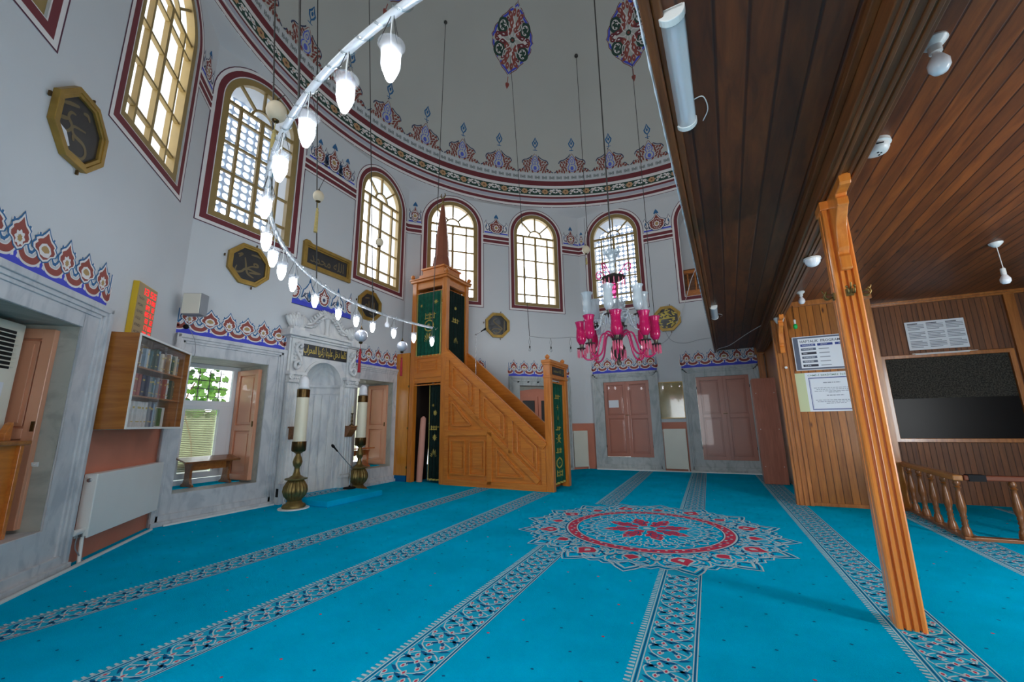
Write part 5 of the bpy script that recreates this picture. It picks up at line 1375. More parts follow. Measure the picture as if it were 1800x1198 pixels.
BC = {'maroon': (110, 36, 40), 'brick red': (168, 66, 52), 'dark green': (40, 76, 60), 'teal': (52, 108, 116), 'navy': (34, 46, 84), 'black': (34, 34, 38), 'cream': (222, 212, 188), 'white': (232, 232, 230), 'grey': (140, 146, 150), 'tan': (176, 132, 88), 'brown': (104, 70, 44), 'light blue': (150, 178, 200)}
BM = {k: plain('book_' + k.replace(' ', '_'), rgb(*v), .55, var=.12, scale=20) for k, v in BC.items()}
ORD = ['first', 'second', 'third', 'fourth', 'fifth', 'sixth', 'seventh', 'eighth', 'ninth', 'tenth', 'eleventh', 'twelfth', 'thirteenth', 'fourteenth', 'fifteenth', 'sixteenth', 'seventeenth', 'eighteenth', 'nineteenth', 'twentieth', 'twenty-first', 'twenty-second', 'twenty-third', 'twenty-fourth', 'twenty-fifth', 'twenty-sixth', 'twenty-seventh', 'twenty-eighth', 'twenty-ninth', 'thirtieth']
seq = {'bottom': (['cream'] * 5 + ['white'] * 9 + ['grey', 'navy', 'light blue', 'grey'] , .30, .034),
       'middle': (['navy', 'black', 'navy', 'brick red', 'brick red', 'brick red', 'brick red', 'brick red', 'black', 'navy', 'navy', 'grey', 'teal', 'grey', 'light blue', 'grey', 'brick red', 'maroon', 'brick red', 'brick red', 'white', 'black', 'dark green', 'dark green'], .26, .040),
       'top': (['dark green', 'dark green', 'teal', 'black', 'maroon', 'brown', 'white', 'light blue', 'cream', 'grey', 'teal', 'dark green', 'dark green', 'navy', 'light blue', 'cream', 'tan', 'brown', 'tan', 'cream', 'white', 'dark green', 'cream', 'grey'], .27, .042)}
def book(name, M, w, h, d, mat, band):
    o = empty(name, M)
    mb = MB(); mb.box(0, 0, 0, .003, h, d); mb.box(w - .003, 0, 0, w, h, d); mb.box(0.003, 0, d - .004, w - .003, h, d); mb.build('cover', mat, o, bevel=.0015)
    mb = MB(); mb.box(.003, .004, .004, w - .003, h - .004, d - .004); mb.build('pages', W['paper'], o)
    if band: mb = MB(); mb.box(.002, h * .72, d, w - .002, h * .80, d + .0006); mb.box(.002, h * .2, d, w - .002, h * .24, d + .0006); mb.build('spine_band', W['plaqueg'], o)
    return o
rnd = random.Random(21)
for (nm, z) in (('bottom', SH[0]), ('middle', SH[1]), ('top', SH[2])):
    cols, hh, ww = seq[nm]; x = .035; n = 0; per_col = {}
    for c in cols: per_col[c] = per_col.get(c, 0) + 1
    for c in cols:
        w = ww * rnd.uniform(.95, 1.5); h = hh * rnd.uniform(.86, 1.04); d = rnd.uniform(.15, .19)
        if c in ('white', 'cream') and nm == 'bottom': h = hh * .98; w = ww * 1.35
        if nm == 'middle' and c == 'brick red' and n < 9: h = hh * .97
        if x + w > BW - .05: break
        lean = RZ(-5) if (nm == 'top' and n in (5, 10)) else Matrix.Identity(4)
        o = book('book', F1 @ TL(3.655 + x, 1.303 + z + .001, .02) @ lean, w, h, d, BM[c], n % 3 != 1)
        tag(o, '%s book on the %s shelf of the glass-front bookcase, %s from the left' % (c, nm, ORD[n]), 'book', 'books on the %s shelf of the bookcase' % nm)
        x += w + .003; n += 1
t = thing('green_picture_card', 'green picture card standing at the right end of the bottom bookshelf', 'card', F1 @ TL(3.655 + .98, 1.303 + .0255, .13))
mb = MB(); mb.box(0, 0, 0, .33, .25, .004); mb.build('card', W['white'], t)
mb = MB(); mb.box(.01, .01, .004, .25, .24, .006); mb.build('picture', W['leaf2'], t)

# prayer-time clock
t = thing('prayer_time_clock', 'yellow cased prayer time clock with red led digits behind the bookcase', 'clock', F1 @ TL(4.0, 2.30, 0))
mb = MB(); mb.box(0, 0, 0.002, .47, .75, .06); mb.build('case', W['yellow'], t, bevel=.004)
mb = MB(); mb.box(.012, .012, .06, .458, .738, .064); mb.build('face', W['ledface'], t)
SEG = {'0': 'abcdef', '1': 'bc', '2': 'abged', '3': 'abgcd', '4': 'fgbc', '5': 'afgcd', '6': 'afgedc', '7': 'abc', '8': 'abcdefg', '9': 'abcfgd'}
def digit(mb, ch, x, y, w, h, d):
    t_ = h * .16
    R_ = {'a': (0, h - t_, w, h), 'g': (0, h / 2 - t_ / 2, w, h / 2 + t_ / 2), 'd': (0, 0, w, t_), 'f': (0, h / 2, t_, h), 'b': (w - t_, h / 2, w, h), 'e': (0, 0, t_, h / 2), 'c': (w - t_, 0, w, h / 2)}
    for q in SEG[ch]: a = R_[q]; mb.box(x + a[0], y + a[1], d, x + a[2], y + a[3], d + .002)
for k, ch in enumerate('1355'): mb = MB(); digit(mb, ch, .10 + .085 * k + (.02 if k > 1 else 0), .62, .058, .082, .0645); mb.build('led_digit', W['led'], t)
for r, s in enumerate(('2708', '0412', '0551', '1312', '1706', '2018', '2142')):
    y = .535 - .083 * r
    for k, ch in enumerate(s): mb = MB(); digit(mb, ch, .23 + .05 * k + (.018 if k > 1 else 0), y, .036, .058, .0645); mb.build('led_digit', W['led'], t)
mb = MB()
for r, s in enumerate(('TARIH', 'IMSAK', 'GUNES', 'OGLE', 'IKINDI', 'AKSAM', 'YATSI')): text(mb, s, .035, .545 - .083 * r, None, .032, .0647)
mb.build('prayer_names', W['inkd'], t)
# loudspeaker
nx = Vector((.50, -.866)); ux = Vector((.866, .50))
SP = Matrix(((ux.x, 0, nx.x, -6.62), (ux.y, 0, nx.y, 3.13), (0, 1, 0, 3.08), (0, 0, 0, 1)))
t = thing('wall_speaker', 'small beige and grey box loudspeaker high in the corner beside the red clock', 'speaker', SP)
mb = MB(); mb.box(-.13, -.16, -.16, .13, .16, .0); mb.build('cabinet', W['grey'], t, bevel=.008)
mb = MB(); mb.box(-.12, -.15, .0, .12, .15, .014); mb.build('front_grille', W['cream'], t, bevel=.006)
mb = MB(); mb.box(-.03, -.04, -.22, .03, .04, -.15); mb.build('mount', W['black'], t)
mb = MB(); mb.tube(smoothline([(-.10, -.15, -.12), (-.09, -.3, -.14), (-.02, -.5, -.2), (-.0, -.68, -.22), (-.05, -.75, -.26)], 6), .004, 6); mb.build('speaker_cable', W['grey'], t)
t = thing('camera_dome', 'tiny black security camera on the painted frieze below the box loudspeaker', 'camera', FM @ TL(.11, 2.80, .012))
mb = MB(); mb.T = TL(0, 0, -.01); mb.lathe([(.035, 0), (.035, .03), (.028, .05), (.015, .055)], 16); mb.T = Matrix.Identity(4); mb.build('housing', W['black'], t, smooth=40)

# radiators
def radiator(label, M, w, h, d, flat, z0):
    t = thing('radiator', label, 'radiator', M)
    mb = MB(); mb.box(0, 0, d - .018, w, h, d); mb.box(0, 0, .01, w, h, .025); mb.build('panel', W['white' if not flat else 'cream'], t, bevel=.008)
    if not flat:
        mb = MB(); mb.box(0.0, .02, .02, .015, h, d - .01); mb.box(w - .015, .02, .02, w, h, d - .01); mb.box(0, h - .012, .015, w, h + .002, d - .006); mb.build('side_cover', W['white'], t, bevel=.004)
        mb = MB()
        for k in range(24): mb.box(.03 + (w - .06) * k / 24, .03, .03, .05 + (w - .06) * k / 24, h - .03, d - .02)
        mb.build('fins', W['white'], t)
        mb = MB(); mb.T = TL(.0, .075, d * .55) @ RY(-90); mb.lathe([(.03, -.02), (.03, .12), (.026, .13), (0, .13)], 14); mb.T = Matrix.Identity(4); mb.build('thermostat_head', W['plastic'], t, smooth=40)
        mb = MB(); mb.T = TL(-.001, h - .06, d * .5) @ RY(-90); mb.lathe([(.02, 0), (.02, .012), (.008, .016)], 12); mb.T = Matrix.Identity(4); mb.box(-.02, .02, d * .4, .03, .06, d * .7); mb.build('valve', W['steel'], t, smooth=40)
        mb = MB(); mb.tube([(.03, .04, d * .6), (.02, -.02, d * .6), (.0, -z0 + .002, d * .75)], .016, 10); mb.build('pipe', W['white'], t, smooth=60)
        mb = MB(); mb.tube(smoothline([(-.05, .05, d * .55), (-.07, -.06, d * .6), (-.02, -.14, d * .7), (.06, -z0 + .01, d * .8)], 6), .005, 6); mb.build('cable', W['grey'], t, smooth=60)
    else:
        mb = MB(); mb.tube([(-.03, -z0, .03), (-.03, h, .03)], .012, 8); mb.tube([(-.03, h * .95, .03), (.02, h * .95, .03)], .01, 8); mb.tube([(w * .98, -z0, .05), (w * .98, .03, .05)], .012, 8); mb.build('pipe', W['white'], t, smooth=60)
    mb = MB()
    for x in (w * .15, w * .85): mb.box(x - .02, h * .3, -.0, x + .02, h * .7, .02)
    mb.build('wall_bracket', W['grey'], t)
    return t
radiator('white panel radiator with thermostat valve on the terracotta wall under the bookcase', F1 @ TL(3.73, .235, .002), 1.50, .62, .12, False, .235)
radiator('tall flat cream radiator between the two pink shutter pairs, under the framed map', F4 @ TL(2.08, .065, .02), .56, 1.03, .05, True, .065)
radiator('tall flat cream radiator in the far corner next to the pulpit gate', F3 @ TL(4.80, .065, .02), .45, 1.0, .05, True, .065)
t = thing('framed_map', 'brownish map or print behind glass between the two pink shutter pairs', 'picture', F4 @ TL(2.04, 1.365, 0))
mb = MB(); ring_prism(mb, [(0, 0), (.64, 0), (.64, .98), (0, .98)], [(.02, .02), (.62, .02), (.62, .96), (.02, .96)], 0.001, .025); mb.build('picture_frame', W['gilt'], t)
mb = MB(); mb.box(.01, .01, .001, .63, .97, .014); mb.build('print', W['pmap'], t)
# white cable trunking along the foot of the walls
for Fm, a, b, dd, lb in ((F1, 2.0, 5.12, .115, 'white cable trunking on the carpet edge along the left wall'), (FM, .13, 1.72, .115, 'white cable trunking on the carpet edge before the left niche recess'), (F4, .25, 4.45, .115, 'white cable trunking along the foot of the far wall')):
    t = thing('cable_trunking', lb, 'trunking', Fm)
    mb = MB(); mb.box(a, .0, dd, b, .022, dd + .03); mb.build('channel', W['white'], t, bevel=.004)
    mb = MB(); mb.box(a, .022, dd + .004, b, .025, dd + .026); mb.build('lid', W['plastic'], t)

# air conditioner and preacher's desk in the left recess
t = thing('air_conditioner', 'tall white floor-standing air conditioner with dark louvres in the left recess', 'air conditioner', F1 @ TL(2.54, .42, -.64))
mb = MB(); mb.box(0, 0, 0, .56, 1.84, .34); mb.build('cabinet', W['cream'], t, bevel=.015)
mb = MB(); mb.box(.04, 1.42, .335, .46, 1.76, .342); mb.build('outlet', W['dark'], t)
for k in range(8):
    mb = MB(); mb.T = TL(.25, 1.45 + .04 * k, .345) @ RX(25); mb.box(-.23, -.003, -.02, .23, .003, .02); mb.build('louvre', W['cream'], t)
mb = MB(); mb.box(.30, 1.18, .34, .44, 1.30, .343); mb.build('energy_sticker', W['paper'], t)
mb = MB(); mb.box(.36, .85, .34, .46, .875, .343); mb.box(.42, .90, .34, .44, .93, .343); mb.build('red_badge', W['cred'], t)
t = thing('preacher_desk', 'brown varnished wooden desk with a ledge at the left edge, before the air conditioner', 'desk', F1 @ TL(1.98, .42, -.26))
mb = MB(); mb.box(0.0, .76, -.02, 1.07, .80, .20); mb.build('ledge', W['book'], t, bevel=.012)
mb = MB(); mb.box(.03, .0, .0, .98, .76, .03); mb.box(.03, .0, .13, .98, .76, .15); mb.build('front_panel', W['minbar'], t)
mb = MB(); mb.prism([(.98, .0), (1.02, .0), (1.02, .76), (.98, .76)], .0, .18); mb.prism([(1.0, .8), (1.07, .8), (1.07, .96), (1.04, .94), (1.0, .86)], .0, .05); mb.build('side_panel', W['minbarv'], t, bevel=.004)
mb = MB(); mb.box(1.95, .30, -.87, 3.25, .42, 0); o = mb.build('trim_13', W['marble']); o.matrix_world = F1; struct(o)
mb = MB(); mb.box(1.9, .3, -.88, 3.3, 2.4, -.87); o = mb.build('trim_14', W['stone']); o.matrix_world = F1; struct(o)
t = thing('wall_hook', 'small white hook on the stone reveal by the peach shutter on the left', 'hook', F1 @ TL(3.25, 1.0, -.12))
mb = MB(); mb.box(-.012, -.02, -.02, 0, .02, .02); mb.build('plate', W['plastic'], t)
mb = MB(); mb.tube([(-.01, 0, 0), (-.045, -.005, 0), (-.05, .02, 0)], .006, 6); mb.build('peg', W['plastic'], t)
# ------------------------------------------------------------------ the lamp hoop
HX, HY, HZ, HR = -.79, 5.66, 3.30, 4.43
def hp(a, z, r=HR): return Vector((HX + r * cos(rad(a)), HY + r * sin(rad(a)), z))
t = thing('lamp_hoop', 'large silver metal lamp hoop hung across the prayer hall on thin cables', 'lamp hoop')
A0, A1 = -86, -195
n = 110
mb = MB(); mb.tube([hp(A0 + (A1 - A0) * k / n, HZ) for k in range(n + 1)], .022, 10); mb.build('ring', W['alu'], t, smooth=60)
mb = MB(); pts = []
for k in range(700):
    a = A0 + 2 + (A1 - A0 - 4) * k / 699; ph = k * .55
    pts.append(hp(a, HZ + .026 * sin(ph), HR + .026 * cos(ph)))
mb.tube(pts, .0065, 5); mb.build('wrapped_led_rope', W['clear'], t)
def on_dome(az, el): return Vector((CX + 6.295 * cos(rad(el)) * cos(rad(az)), CY + 6.295 * cos(rad(el)) * sin(rad(az)), 9.0 + 6.295 * sin(rad(el))))
CAB = [(-131, -131, 36), (-154, -154, 36), (-174.5, -174.5, 36), (165, 155.5, 33.6), (-108, -108, 36)]
for a, az, el in CAB:
    mb = MB(); mb.tube([hp(a, HZ), on_dome(az, el)], .008, 6); mb.build('suspension_cable', W['iron'], t)
    mb = MB(); p = on_dome(az, el); mb.ball((p.x, p.y, p.z - .02), .05, 10); mb.build('dome_hook', W['iron'], t)
# thin continuation wire with unlit bulbs on the far side
t2 = thing('lamp_wire', 'thin far wire of the lamp hoop with unlit bulbs, right of the pulpit', 'wire')
mb = MB(); mb.tube([hp(132 - 41 * k / 30, HZ + .08 - .03 * sin(PI * ((k % 10) / 10))) for k in range(31)], .007, 6); mb.build('wire', W['grey'], t2)
for a, az, el in ((132, 132.5, 33), (92, 92, 31)):
    mb = MB(); mb.tube([hp(a, HZ + .08), on_dome(az, el)], .008, 6); mb.build('suspension_cable', W['iron'], t2)
mb = MB(); mb.tube([on_dome(109.8, 34.1), hp(111, 3.36)], .008, 6); mb.build('suspension_cable', W['iron'], t2)
mb = MB(); p = on_dome(109.8, 34.1); mb.ball((p.x, p.y, p.z - .02), .06, 10); mb.build('dome_hook', W['iron'], t2)
# glass oil-lamp cups with bulbs
def lamp(label, M, lit):
    r = thing('hanging_glass_lamp' if lit else 'unlit_bulb', label, 'lamp', M, group='lit glass lamps on the hoop' if lit else 'unlit bulbs on the far wire')
    if lit:
        mb = MB(); prof = [(.066, .17), (.064, .168), (.052, .145), (.047, .12), (.047, .06), (.040, .03), (.030, .008), (.026, -.002), (.024, .0), (.038, .034), (.045, .062), (.045, .12), (.050, .146), (.066, .172)]
        mb.lathe(prof, 20, cap=False); mb.build('glass_cup', W['lampcup'], r, smooth=60)
        mb = MB(); mb.lathe([(0, -.03), (.016, -.026), (.024, -.008), (.034, .02), (.039, .05), (.039, .085), (.03, .105), (.018, .115), (0, .117)], 16, cap=False); mb.build('bulb', W['bulb'], r, smooth=60)
        mb = MB(); mb.lathe([(.016, .115), (.018, .12), (.018, .155), (.012, .16)], 12); mb.build('socket', W['plastic'], r)
        mb = MB()
        for k in range(3):
            a = 2.1 * k + .4; mb.tube([(.062 * cos(a), .062 * sin(a), .168), (.004 * cos(a), .004 * sin(a), .36)], .0022, 4)
        mb.build('chain', W['iron'], r)
        mb = MB(); mb.tube([(0, 0, .155), (.006, 0, .25), (0, 0, .36)], .004, 5); mb.build('flex', W['plastic'], r)
    else:
        mb = MB(); mb.lathe([(0, -.03), (.02, -.025), (.032, -.005), (.032, .02), (.018, .05), (.014, .06)], 14); mb.build('bulb', W['clear'], r, smooth=60)
        mb = MB(); mb.lathe([(.016, .055), (.018, .07), (.018, .10), (.01, .11)], 12); mb.build('socket', W['iron'], r)
        mb = MB(); mb.tube([(0, 0, .10), (.025, 0, .2), (0, 0, .33)], .003, 5); mb.tube([(0, 0, .10), (-.025, 0, .2), (0, 0, .33)], .003, 5); mb.build('flex', W['iron'], r)
    return r
LA = [165, 171.2, 178, -174.7, -169, -162.7, -154, -145, -139.6, -134.5, -129, -120, -111.9, -105.6, -100.1, -95.5]
def place(a, z): return Matrix.Translation(hp(a, z)) @ RZ(a * 1.7)
l0 = None
for k, a in enumerate(LA):
    lb = '%s lit glass lamp on the hoop, counting from the green curtain end' % ORD[k]
    if k == 0: lb = 'lit glass cup lamp hanging at the hoop end before the green tower curtain'
    if k == 15: lb = 'largest and nearest lit glass cup lamp, at the top of the hoop'
    if l0 is None: l0 = lamp(lb, place(a, 2.94), True)
    else: dup(l0, place(a, 2.94), lb)
b0 = None
for k, a in enumerate((132, 125, 118.6, 92)):
    lb = ['leftmost unlit clear bulb on the far wire right of the pulpit', 'second unlit clear bulb from the left on the far wire', 'third unlit clear bulb from the left on the far wire', 'unlit bulb on the far wire to the right of the chandelier'][k]
    if b0 is None: b0 = lamp(lb, Matrix.Translation(hp(a, 3.03)), False)
    else: dup(b0, Matrix.Translation(hp(a, 3.03)), lb)
r = thing('white_bulb', 'single unlit white bulb on the hoop between the lit lamps', 'lamp', Matrix.Translation(hp(-179.6, 3.14)))
mb = MB(); mb.lathe([(0, -.06), (.03, -.055), (.045, -.02), (.04, .01), (.02, .04), (.016, .05)], 16); mb.build('bulb', W['offbulb'], r, smooth=60)
mb = MB(); mb.lathe([(.018, .05), (.018, .10), (.01, .14)], 12); mb.tube([(0, 0, .13), (0, 0, .16)], .004, 5); mb.build('socket', W['plastic'], r)

# hanging eggs and balls with tassels
def ornament(label, p, r_, ball, tass, top, name='hanging_egg', cord=.3, tl=.32):
    t = thing(name, label, 'ornament', Matrix.Translation(p))
    mb = MB(); mb.ball((0, 0, 0), r_, 20, sz=1.0 if name == 'hanging_ball' else 1.15); mb.build('ball', W[ball], t, smooth=60)
    mb = MB(); mb.lathe([(.012, -r_ * 1.35), (.03, -r_ * 1.22), (.035, -r_ * 1.05), (.02, -r_ * .98)], 12); mb.lathe([(.02, r_ * .98), (.03, r_ * 1.1), (.012, r_ * 1.3), (.008, r_ * 1.6)], 12); mb.build('metal_cap', W['brassd'], t, smooth=50)
    mb = MB(); mb.tube([(0, 0, r_ * 1.5), (top[0], top[1], cord)], .0045, 5); mb.build('cord', W['iron'], t)
    if tass:
        mb = MB(); z = -r_ * 1.35
        mb.tube([(0, 0, z), (0, 0, z - .10)], .004, 5); mb.ball((0, 0, z - .10), .018, 8); mb.lathe([(.012, z - .115), (.020, z - .14), (.026, z - .14 - tl), (.0, z - .14 - tl)], 12); mb.build('tassel', W[tass], t, smooth=50)
    return t
def away(a, r): return hp(a, 0, r)
p = hp(-131, 4.43); ornament('pale egg with tassel hanging before the large window left of the niche', p + Vector((.05, -.10, 0)), .095, 'egg', 'tassel', (-.05, .10), cord=.3, tl=.36)
p = hp(-154, 4.57); ornament('pale egg with gold tassel hanging by the cable above the long calligraphy panel', p + Vector((-.02, -.07, 0)), .075, 'egg', 'tassel', (.02, .07), cord=.35)
p = hp(-174.5, 4.62); ornament('small dark-rimmed egg on the cable before the second niche-wall window', p + Vector((.02, .05, 0)), .07, 'egg', None, (-.02, -.05), cord=.3)
p = hp(-171, 2.79); ornament('silver ball with red tassel hanging before the frieze right of the niche', p, .105, 'silver', 'redtassel', (0, 0), 'hanging_ball', .49, .34)
p = hp(175, 2.79); ornament('silver ball with thin red tassel hanging in front of the glossy wooden panel', p, .10, 'silver', 'redtassel', (0, 0), 'hanging_ball', .49, .3)
p = Vector((-2.45, 9.77, 5.69)); ornament('pale egg hanging beside the far window, left of the chandelier top', p, .10, 'egg', 'tassel', (-.05, .2), cord=1.0, tl=.12)

# ------------------------------------------------------------------ the ruby glass chandelier
ch = thing('chandelier', 'ruby and clear glass chandelier with two tiers of lamp shades', 'chandelier', TL(-1.04, 5.65, 0))
mb = MB()
def link_chain(mb, z0, z1):
    mb.tube([(0, 0, z0), (0, 0, z1)], .011, 6)
link_chain(mb, 3.72, 15.2); mb.build('suspension_rod', W['iron'], ch)
mb = MB(); mb.lathe([(.02, 2.06), (.035, 2.10), (.02, 2.14), (.05, 2.18), (.085, 2.24), (.10, 2.30), (.08, 2.34), (.05, 2.38), (.07, 2.42), (.09, 2.48)], 20); mb.build('lower_hub', W['bronze'], ch, smooth=50)
mb = MB(); mb.lathe([(.055, 2.48), (.085, 2.54), (.09, 2.60), (.06, 2.68), (.045, 2.74)], 20); mb.build('ruby_stem', W['pink'], ch, smooth=50); mb = MB(); mb.lathe([(.02, 3.02), (.02, 3.06), (.035, 3.14), (.045, 3.22), (.02, 3.27)], 18); mb.build('ruby_stem', W['pink'], ch, smooth=50)
mb = MB(); mb.lathe([(.045, 2.74), (.06, 2.78), (.04, 2.84), (.03, 2.92), (.045, 2.98), (.025, 3.02)], 18); mb.build('clear_stem', W['etched'], ch, smooth=50); mb = MB(); mb.lathe([(.035, 3.40), (.045, 3.46), (.03, 3.52), (.05, 3.58), (.08, 3.68), (.10, 3.73)], 18); mb.build('clear_stem', W['etched'], ch, smooth=50)
mb = MB(); mb.lathe([(.02, 3.27), (.07, 3.275), (.145, 3.31), (.165, 3.335), (.16, 3.34), (.07, 3.31), (.035, 3.33), (.03, 3.40)], 28, flute=14, amp=.03); mb.build('dish', W['bronze'], ch, smooth=40)
mb = MB()
for k in range(8): a = 2 * PI * k / 8; mb.tube(smoothline([(.05 * cos(a), .05 * sin(a), 3.66), (.10 * cos(a), .10 * sin(a), 3.70), (.13 * cos(a), .13 * sin(a), 3.76), (.11 * cos(a), .11 * sin(a), 3.80)], 4), .012, 6)
mb.build('glass_crown', W['etched'], ch, smooth=60)
for k in range(4):
    a = rad(-20 + 90 * k); c, s = cos(a), sin(a); mb = MB()
    P = [(.06, 3.34), (.13, 3.40), (.19, 3.47), (.25, 3.49), (.285, 3.45), (.27, 3.39), (.225, 3.38), (.21, 3.42), (.235, 3.445), (.255, 3.43)]
    mb.tube(smoothline([(x * c, x * s, z) for x, z in P], 5), .0085, 7); mb.build('ruby_scroll', W['pink'], ch, smooth=60)
def shade(mb, c, h, r, flare):
    x, y, z = c
    prof = [(.018, 0), (.035, .004), (r * .78, .05 * h / .3), (r * .88, .09 * h / .3), (r * .80, .16 * h / .3), (r * .74, .22 * h / .3), (r * .84, .27 * h / .3), (r * flare, h)]
    inner = [(q * .93, zz + .003) for q, zz in prof[::-1]]
    mb.lathe(prof + inner[:-1], 22, (x, y, z), 0, cap=False)
def prisms(mb, c, r, z, L, n_=10):
    for q in range(n_):
        a = 2 * PI * q / n_; x, y = c[0] + r * cos(a), c[1] + r * sin(a)
        mb.lathe([(.0, -L), (.009, -L * .85), (.008, -.02), (.0, 0)], 6, (x, y, z), cap=False)
for tier, n_, R_, zc, a0 in (('ruby', 8, .50, 2.33, -80), ('clear', 6, .40, 2.70, -92)):
    for k in range(n_):
        a = rad(a0 + 360 * k / n_); c, s = cos(a), sin(a); low = tier == 'ruby'
        arm = empty(tier + '_arm', parent=ch, M=Matrix.Identity(4))
        D.objects.remove(arm)
        rt_ = .0125 if low else .011
        if low: P = [(.07, 2.45), (.14, 2.52), (.21, 2.50), (.25, 2.38), (.29, 2.24), (.36, 2.17), (.44, 2.17), (.49, 2.23), (R_, 2.30)]
        else: P = [(.06, 2.72), (.12, 2.80), (.19, 2.79), (.22, 2.68), (.26, 2.59), (.33, 2.57), (.385, 2.62), (R_, 2.68)]
        mb = MB(); mb.tube(smoothline([(x * c, x * s, z) for x, z in P], 5), rt_, 8); arm = mb.build(tier + '_arm', W['pink' if low else 'etched'], ch, smooth=60)
        px, py = R_ * c, R_ * s
        mb = MB(); mb.lathe([(.014, -.05), (.02, -.03), (.03, -.02), (.065, -.008), (.07, 0), (.03, .004), (.028, .04), (.034, .06)], 16, (px, py, zc)); mb.build('candle_cup', W['bronze'], arm, smooth=50)
        mb = MB(); shade(mb, (px, py, zc + .05), .33 if low else .35, .082 if low else .078, 1.0 if low else 1.1); mb.build('ruby_shade' if low else 'etched_shade', W['pink' if low else 'etched'], arm, smooth=60)
        mb = MB(); prisms(mb, (px, py), .058, zc - .01, .13); mb.build('prisms', W['pinkp' if low else 'etched'], arm)
mb = MB()
for k in range(12):
    a = 2 * PI * k / 12
    for j in range(9):
        f_ = j / 8; x = .09 + .33 * f_; z = 3.0 - .35 * f_ - .12 * sin(PI * f_)
        mb.ball((x * cos(a), x * sin(a), z), .012, 6)
mb.build('bead_garland', W['etched'], ch, smooth=60)
mb = MB(); prisms(mb, (0, 0), .10, 2.28, .14, 12); prisms(mb, (0, 0), .155, 3.31, .11, 14); mb.build('prisms', W['pinkp'], ch)
# ------------------------------------------------------------------ wooden gallery over the right side (its edge runs 2.3 degrees off the room axis)
GAL = Matrix.Translation((-.10, 1.5, 0)) @ RZ(-2.29)
def gal(name, mb, mat, **k):
    o = mb.build(name, mat, None, **k); o.matrix_world = GAL; return o
Y0, Y1 = -2.05, 10.38
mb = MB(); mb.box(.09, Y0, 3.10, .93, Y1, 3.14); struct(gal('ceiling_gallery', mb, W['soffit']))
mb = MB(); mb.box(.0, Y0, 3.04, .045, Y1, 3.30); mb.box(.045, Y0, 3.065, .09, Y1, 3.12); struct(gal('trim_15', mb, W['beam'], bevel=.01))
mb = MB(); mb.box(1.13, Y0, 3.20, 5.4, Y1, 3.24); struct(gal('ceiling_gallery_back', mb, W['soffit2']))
mb = MB(); mb.box(.93, Y0, 2.94, 1.13, Y1, 3.24)
for x in (.965, 1.0, 1.06, 1.095): mb.box(x - .012, Y0, 2.928, x + .012, Y1, 2.945)
mb.box(.89, Y0, 3.05, .93, Y1, 3.10); mb.box(1.13, Y0, 3.12, 1.17, Y1, 3.20); struct(gal('trim_16', mb, W['beam'], bevel=.006))
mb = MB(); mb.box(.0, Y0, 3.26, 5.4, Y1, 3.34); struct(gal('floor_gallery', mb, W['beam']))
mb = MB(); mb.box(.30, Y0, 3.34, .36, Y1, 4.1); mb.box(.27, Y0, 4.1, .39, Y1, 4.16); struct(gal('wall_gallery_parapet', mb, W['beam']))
t = thing('led_rope', 'thin white light rope stapled along the gallery edge', 'light rope', GAL)
mb = MB(); pts = [(-.008, Y0 + (Y1 - Y0) * k / 200, 3.055 + .004 * sin(k * 1.7)) for k in range(201)]; mb.tube(pts, [.004 + .004 * (k % 3 == 0) for k in range(201)], 5); mb.build('rope', W['offbulb'], t)

def scroll(t, T):
    mb = MB(); mb.T = T @ Matrix(((0, 0, 1, 0), (-1, 0, 0, 0), (0, 1, 0, 0), (0, 0, 0, 1)))
    cv = smoothline([(.075, 2.52), (.085, 2.60), (.12, 2.68), (.20, 2.755), (.245, 2.775)], 5)
    A = [(0, 2.36), (.05, 2.355), (.062, 2.37), (.062, 2.455), (.045, 2.475), (.05, 2.495)] + cv + [(.245, 2.825), (.225, 2.845), (.24, 2.86), (.36, 2.865), (.375, 2.88), (.375, 2.94), (0, 2.94)]
    mb.prism(A, -.033, .033); return mb.build('scroll_bracket', W['pillar'], t, bevel=.006)
def hook(t, T):
    mb = MB(); mb.T = T; mb.box(-.022, -.01, -.022, .022, .0, .03)
    for s in (-1, 1): mb.tube(smoothline([(s * .014, -.01, .0), (s * .018, -.045, -.012), (s * .02, -.06, .012), (s * .022, -.05, .035)], 4), .0055, 6); mb.ball((s * .022, -.05, .037), .009, 6)
    mb.tube(smoothline([(0, -.01, .02), (0, -.055, .03), (0, -.07, .06)], 4), .005, 6)
    return mb.build('coat_hook', W['brass'], t, smooth=60)
pl = thing('pillar', 'orange varnished pine gallery pillar with grooves, scroll bracket and brass hooks', 'pillar', GAL @ TL(1.028, 2.146, 0))
mb = MB(); A = [(-.075, .02), (-.072, .006)]
for x in (-.0375, .0, .0375): A += [(x - .026, 0), (x - .008, .001), (x - .006, .012), (x - .005, .032), (x + .005, .032), (x + .006, .012), (x + .008, .001)]
A += [(.063, .0), (.072, .006), (.075, .02), (.075, .055), (.066, .060), (.066, .070), (.075, .075), (.075, .138), (.063, .15), (-.063, .15), (-.075, .138), (-.075, .075), (-.066, .07), (-.066, .06), (-.075, .055)]
mb.prism(A, .0, 2.925); mb.build('shaft', W['pillar'], pl)
mb = MB(); ring_prism(mb, [(-.085, -.01), (.085, -.01), (.085, .16), (-.085, .16)], [(-.07, .005), (.07, .005), (.07, .145), (-.07, .145)], 2.86, 2.93); mb.build('capital', W['pillar'], pl, bevel=.004)
scroll(pl, TL(0, 0.0, 0))
hook(pl, TL(0, 0, 2.19)); hook(pl, TL(-.075, .075, 2.19) @ RZ(-90)); hook(pl, TL(.075, .075, 2.19) @ RZ(90))

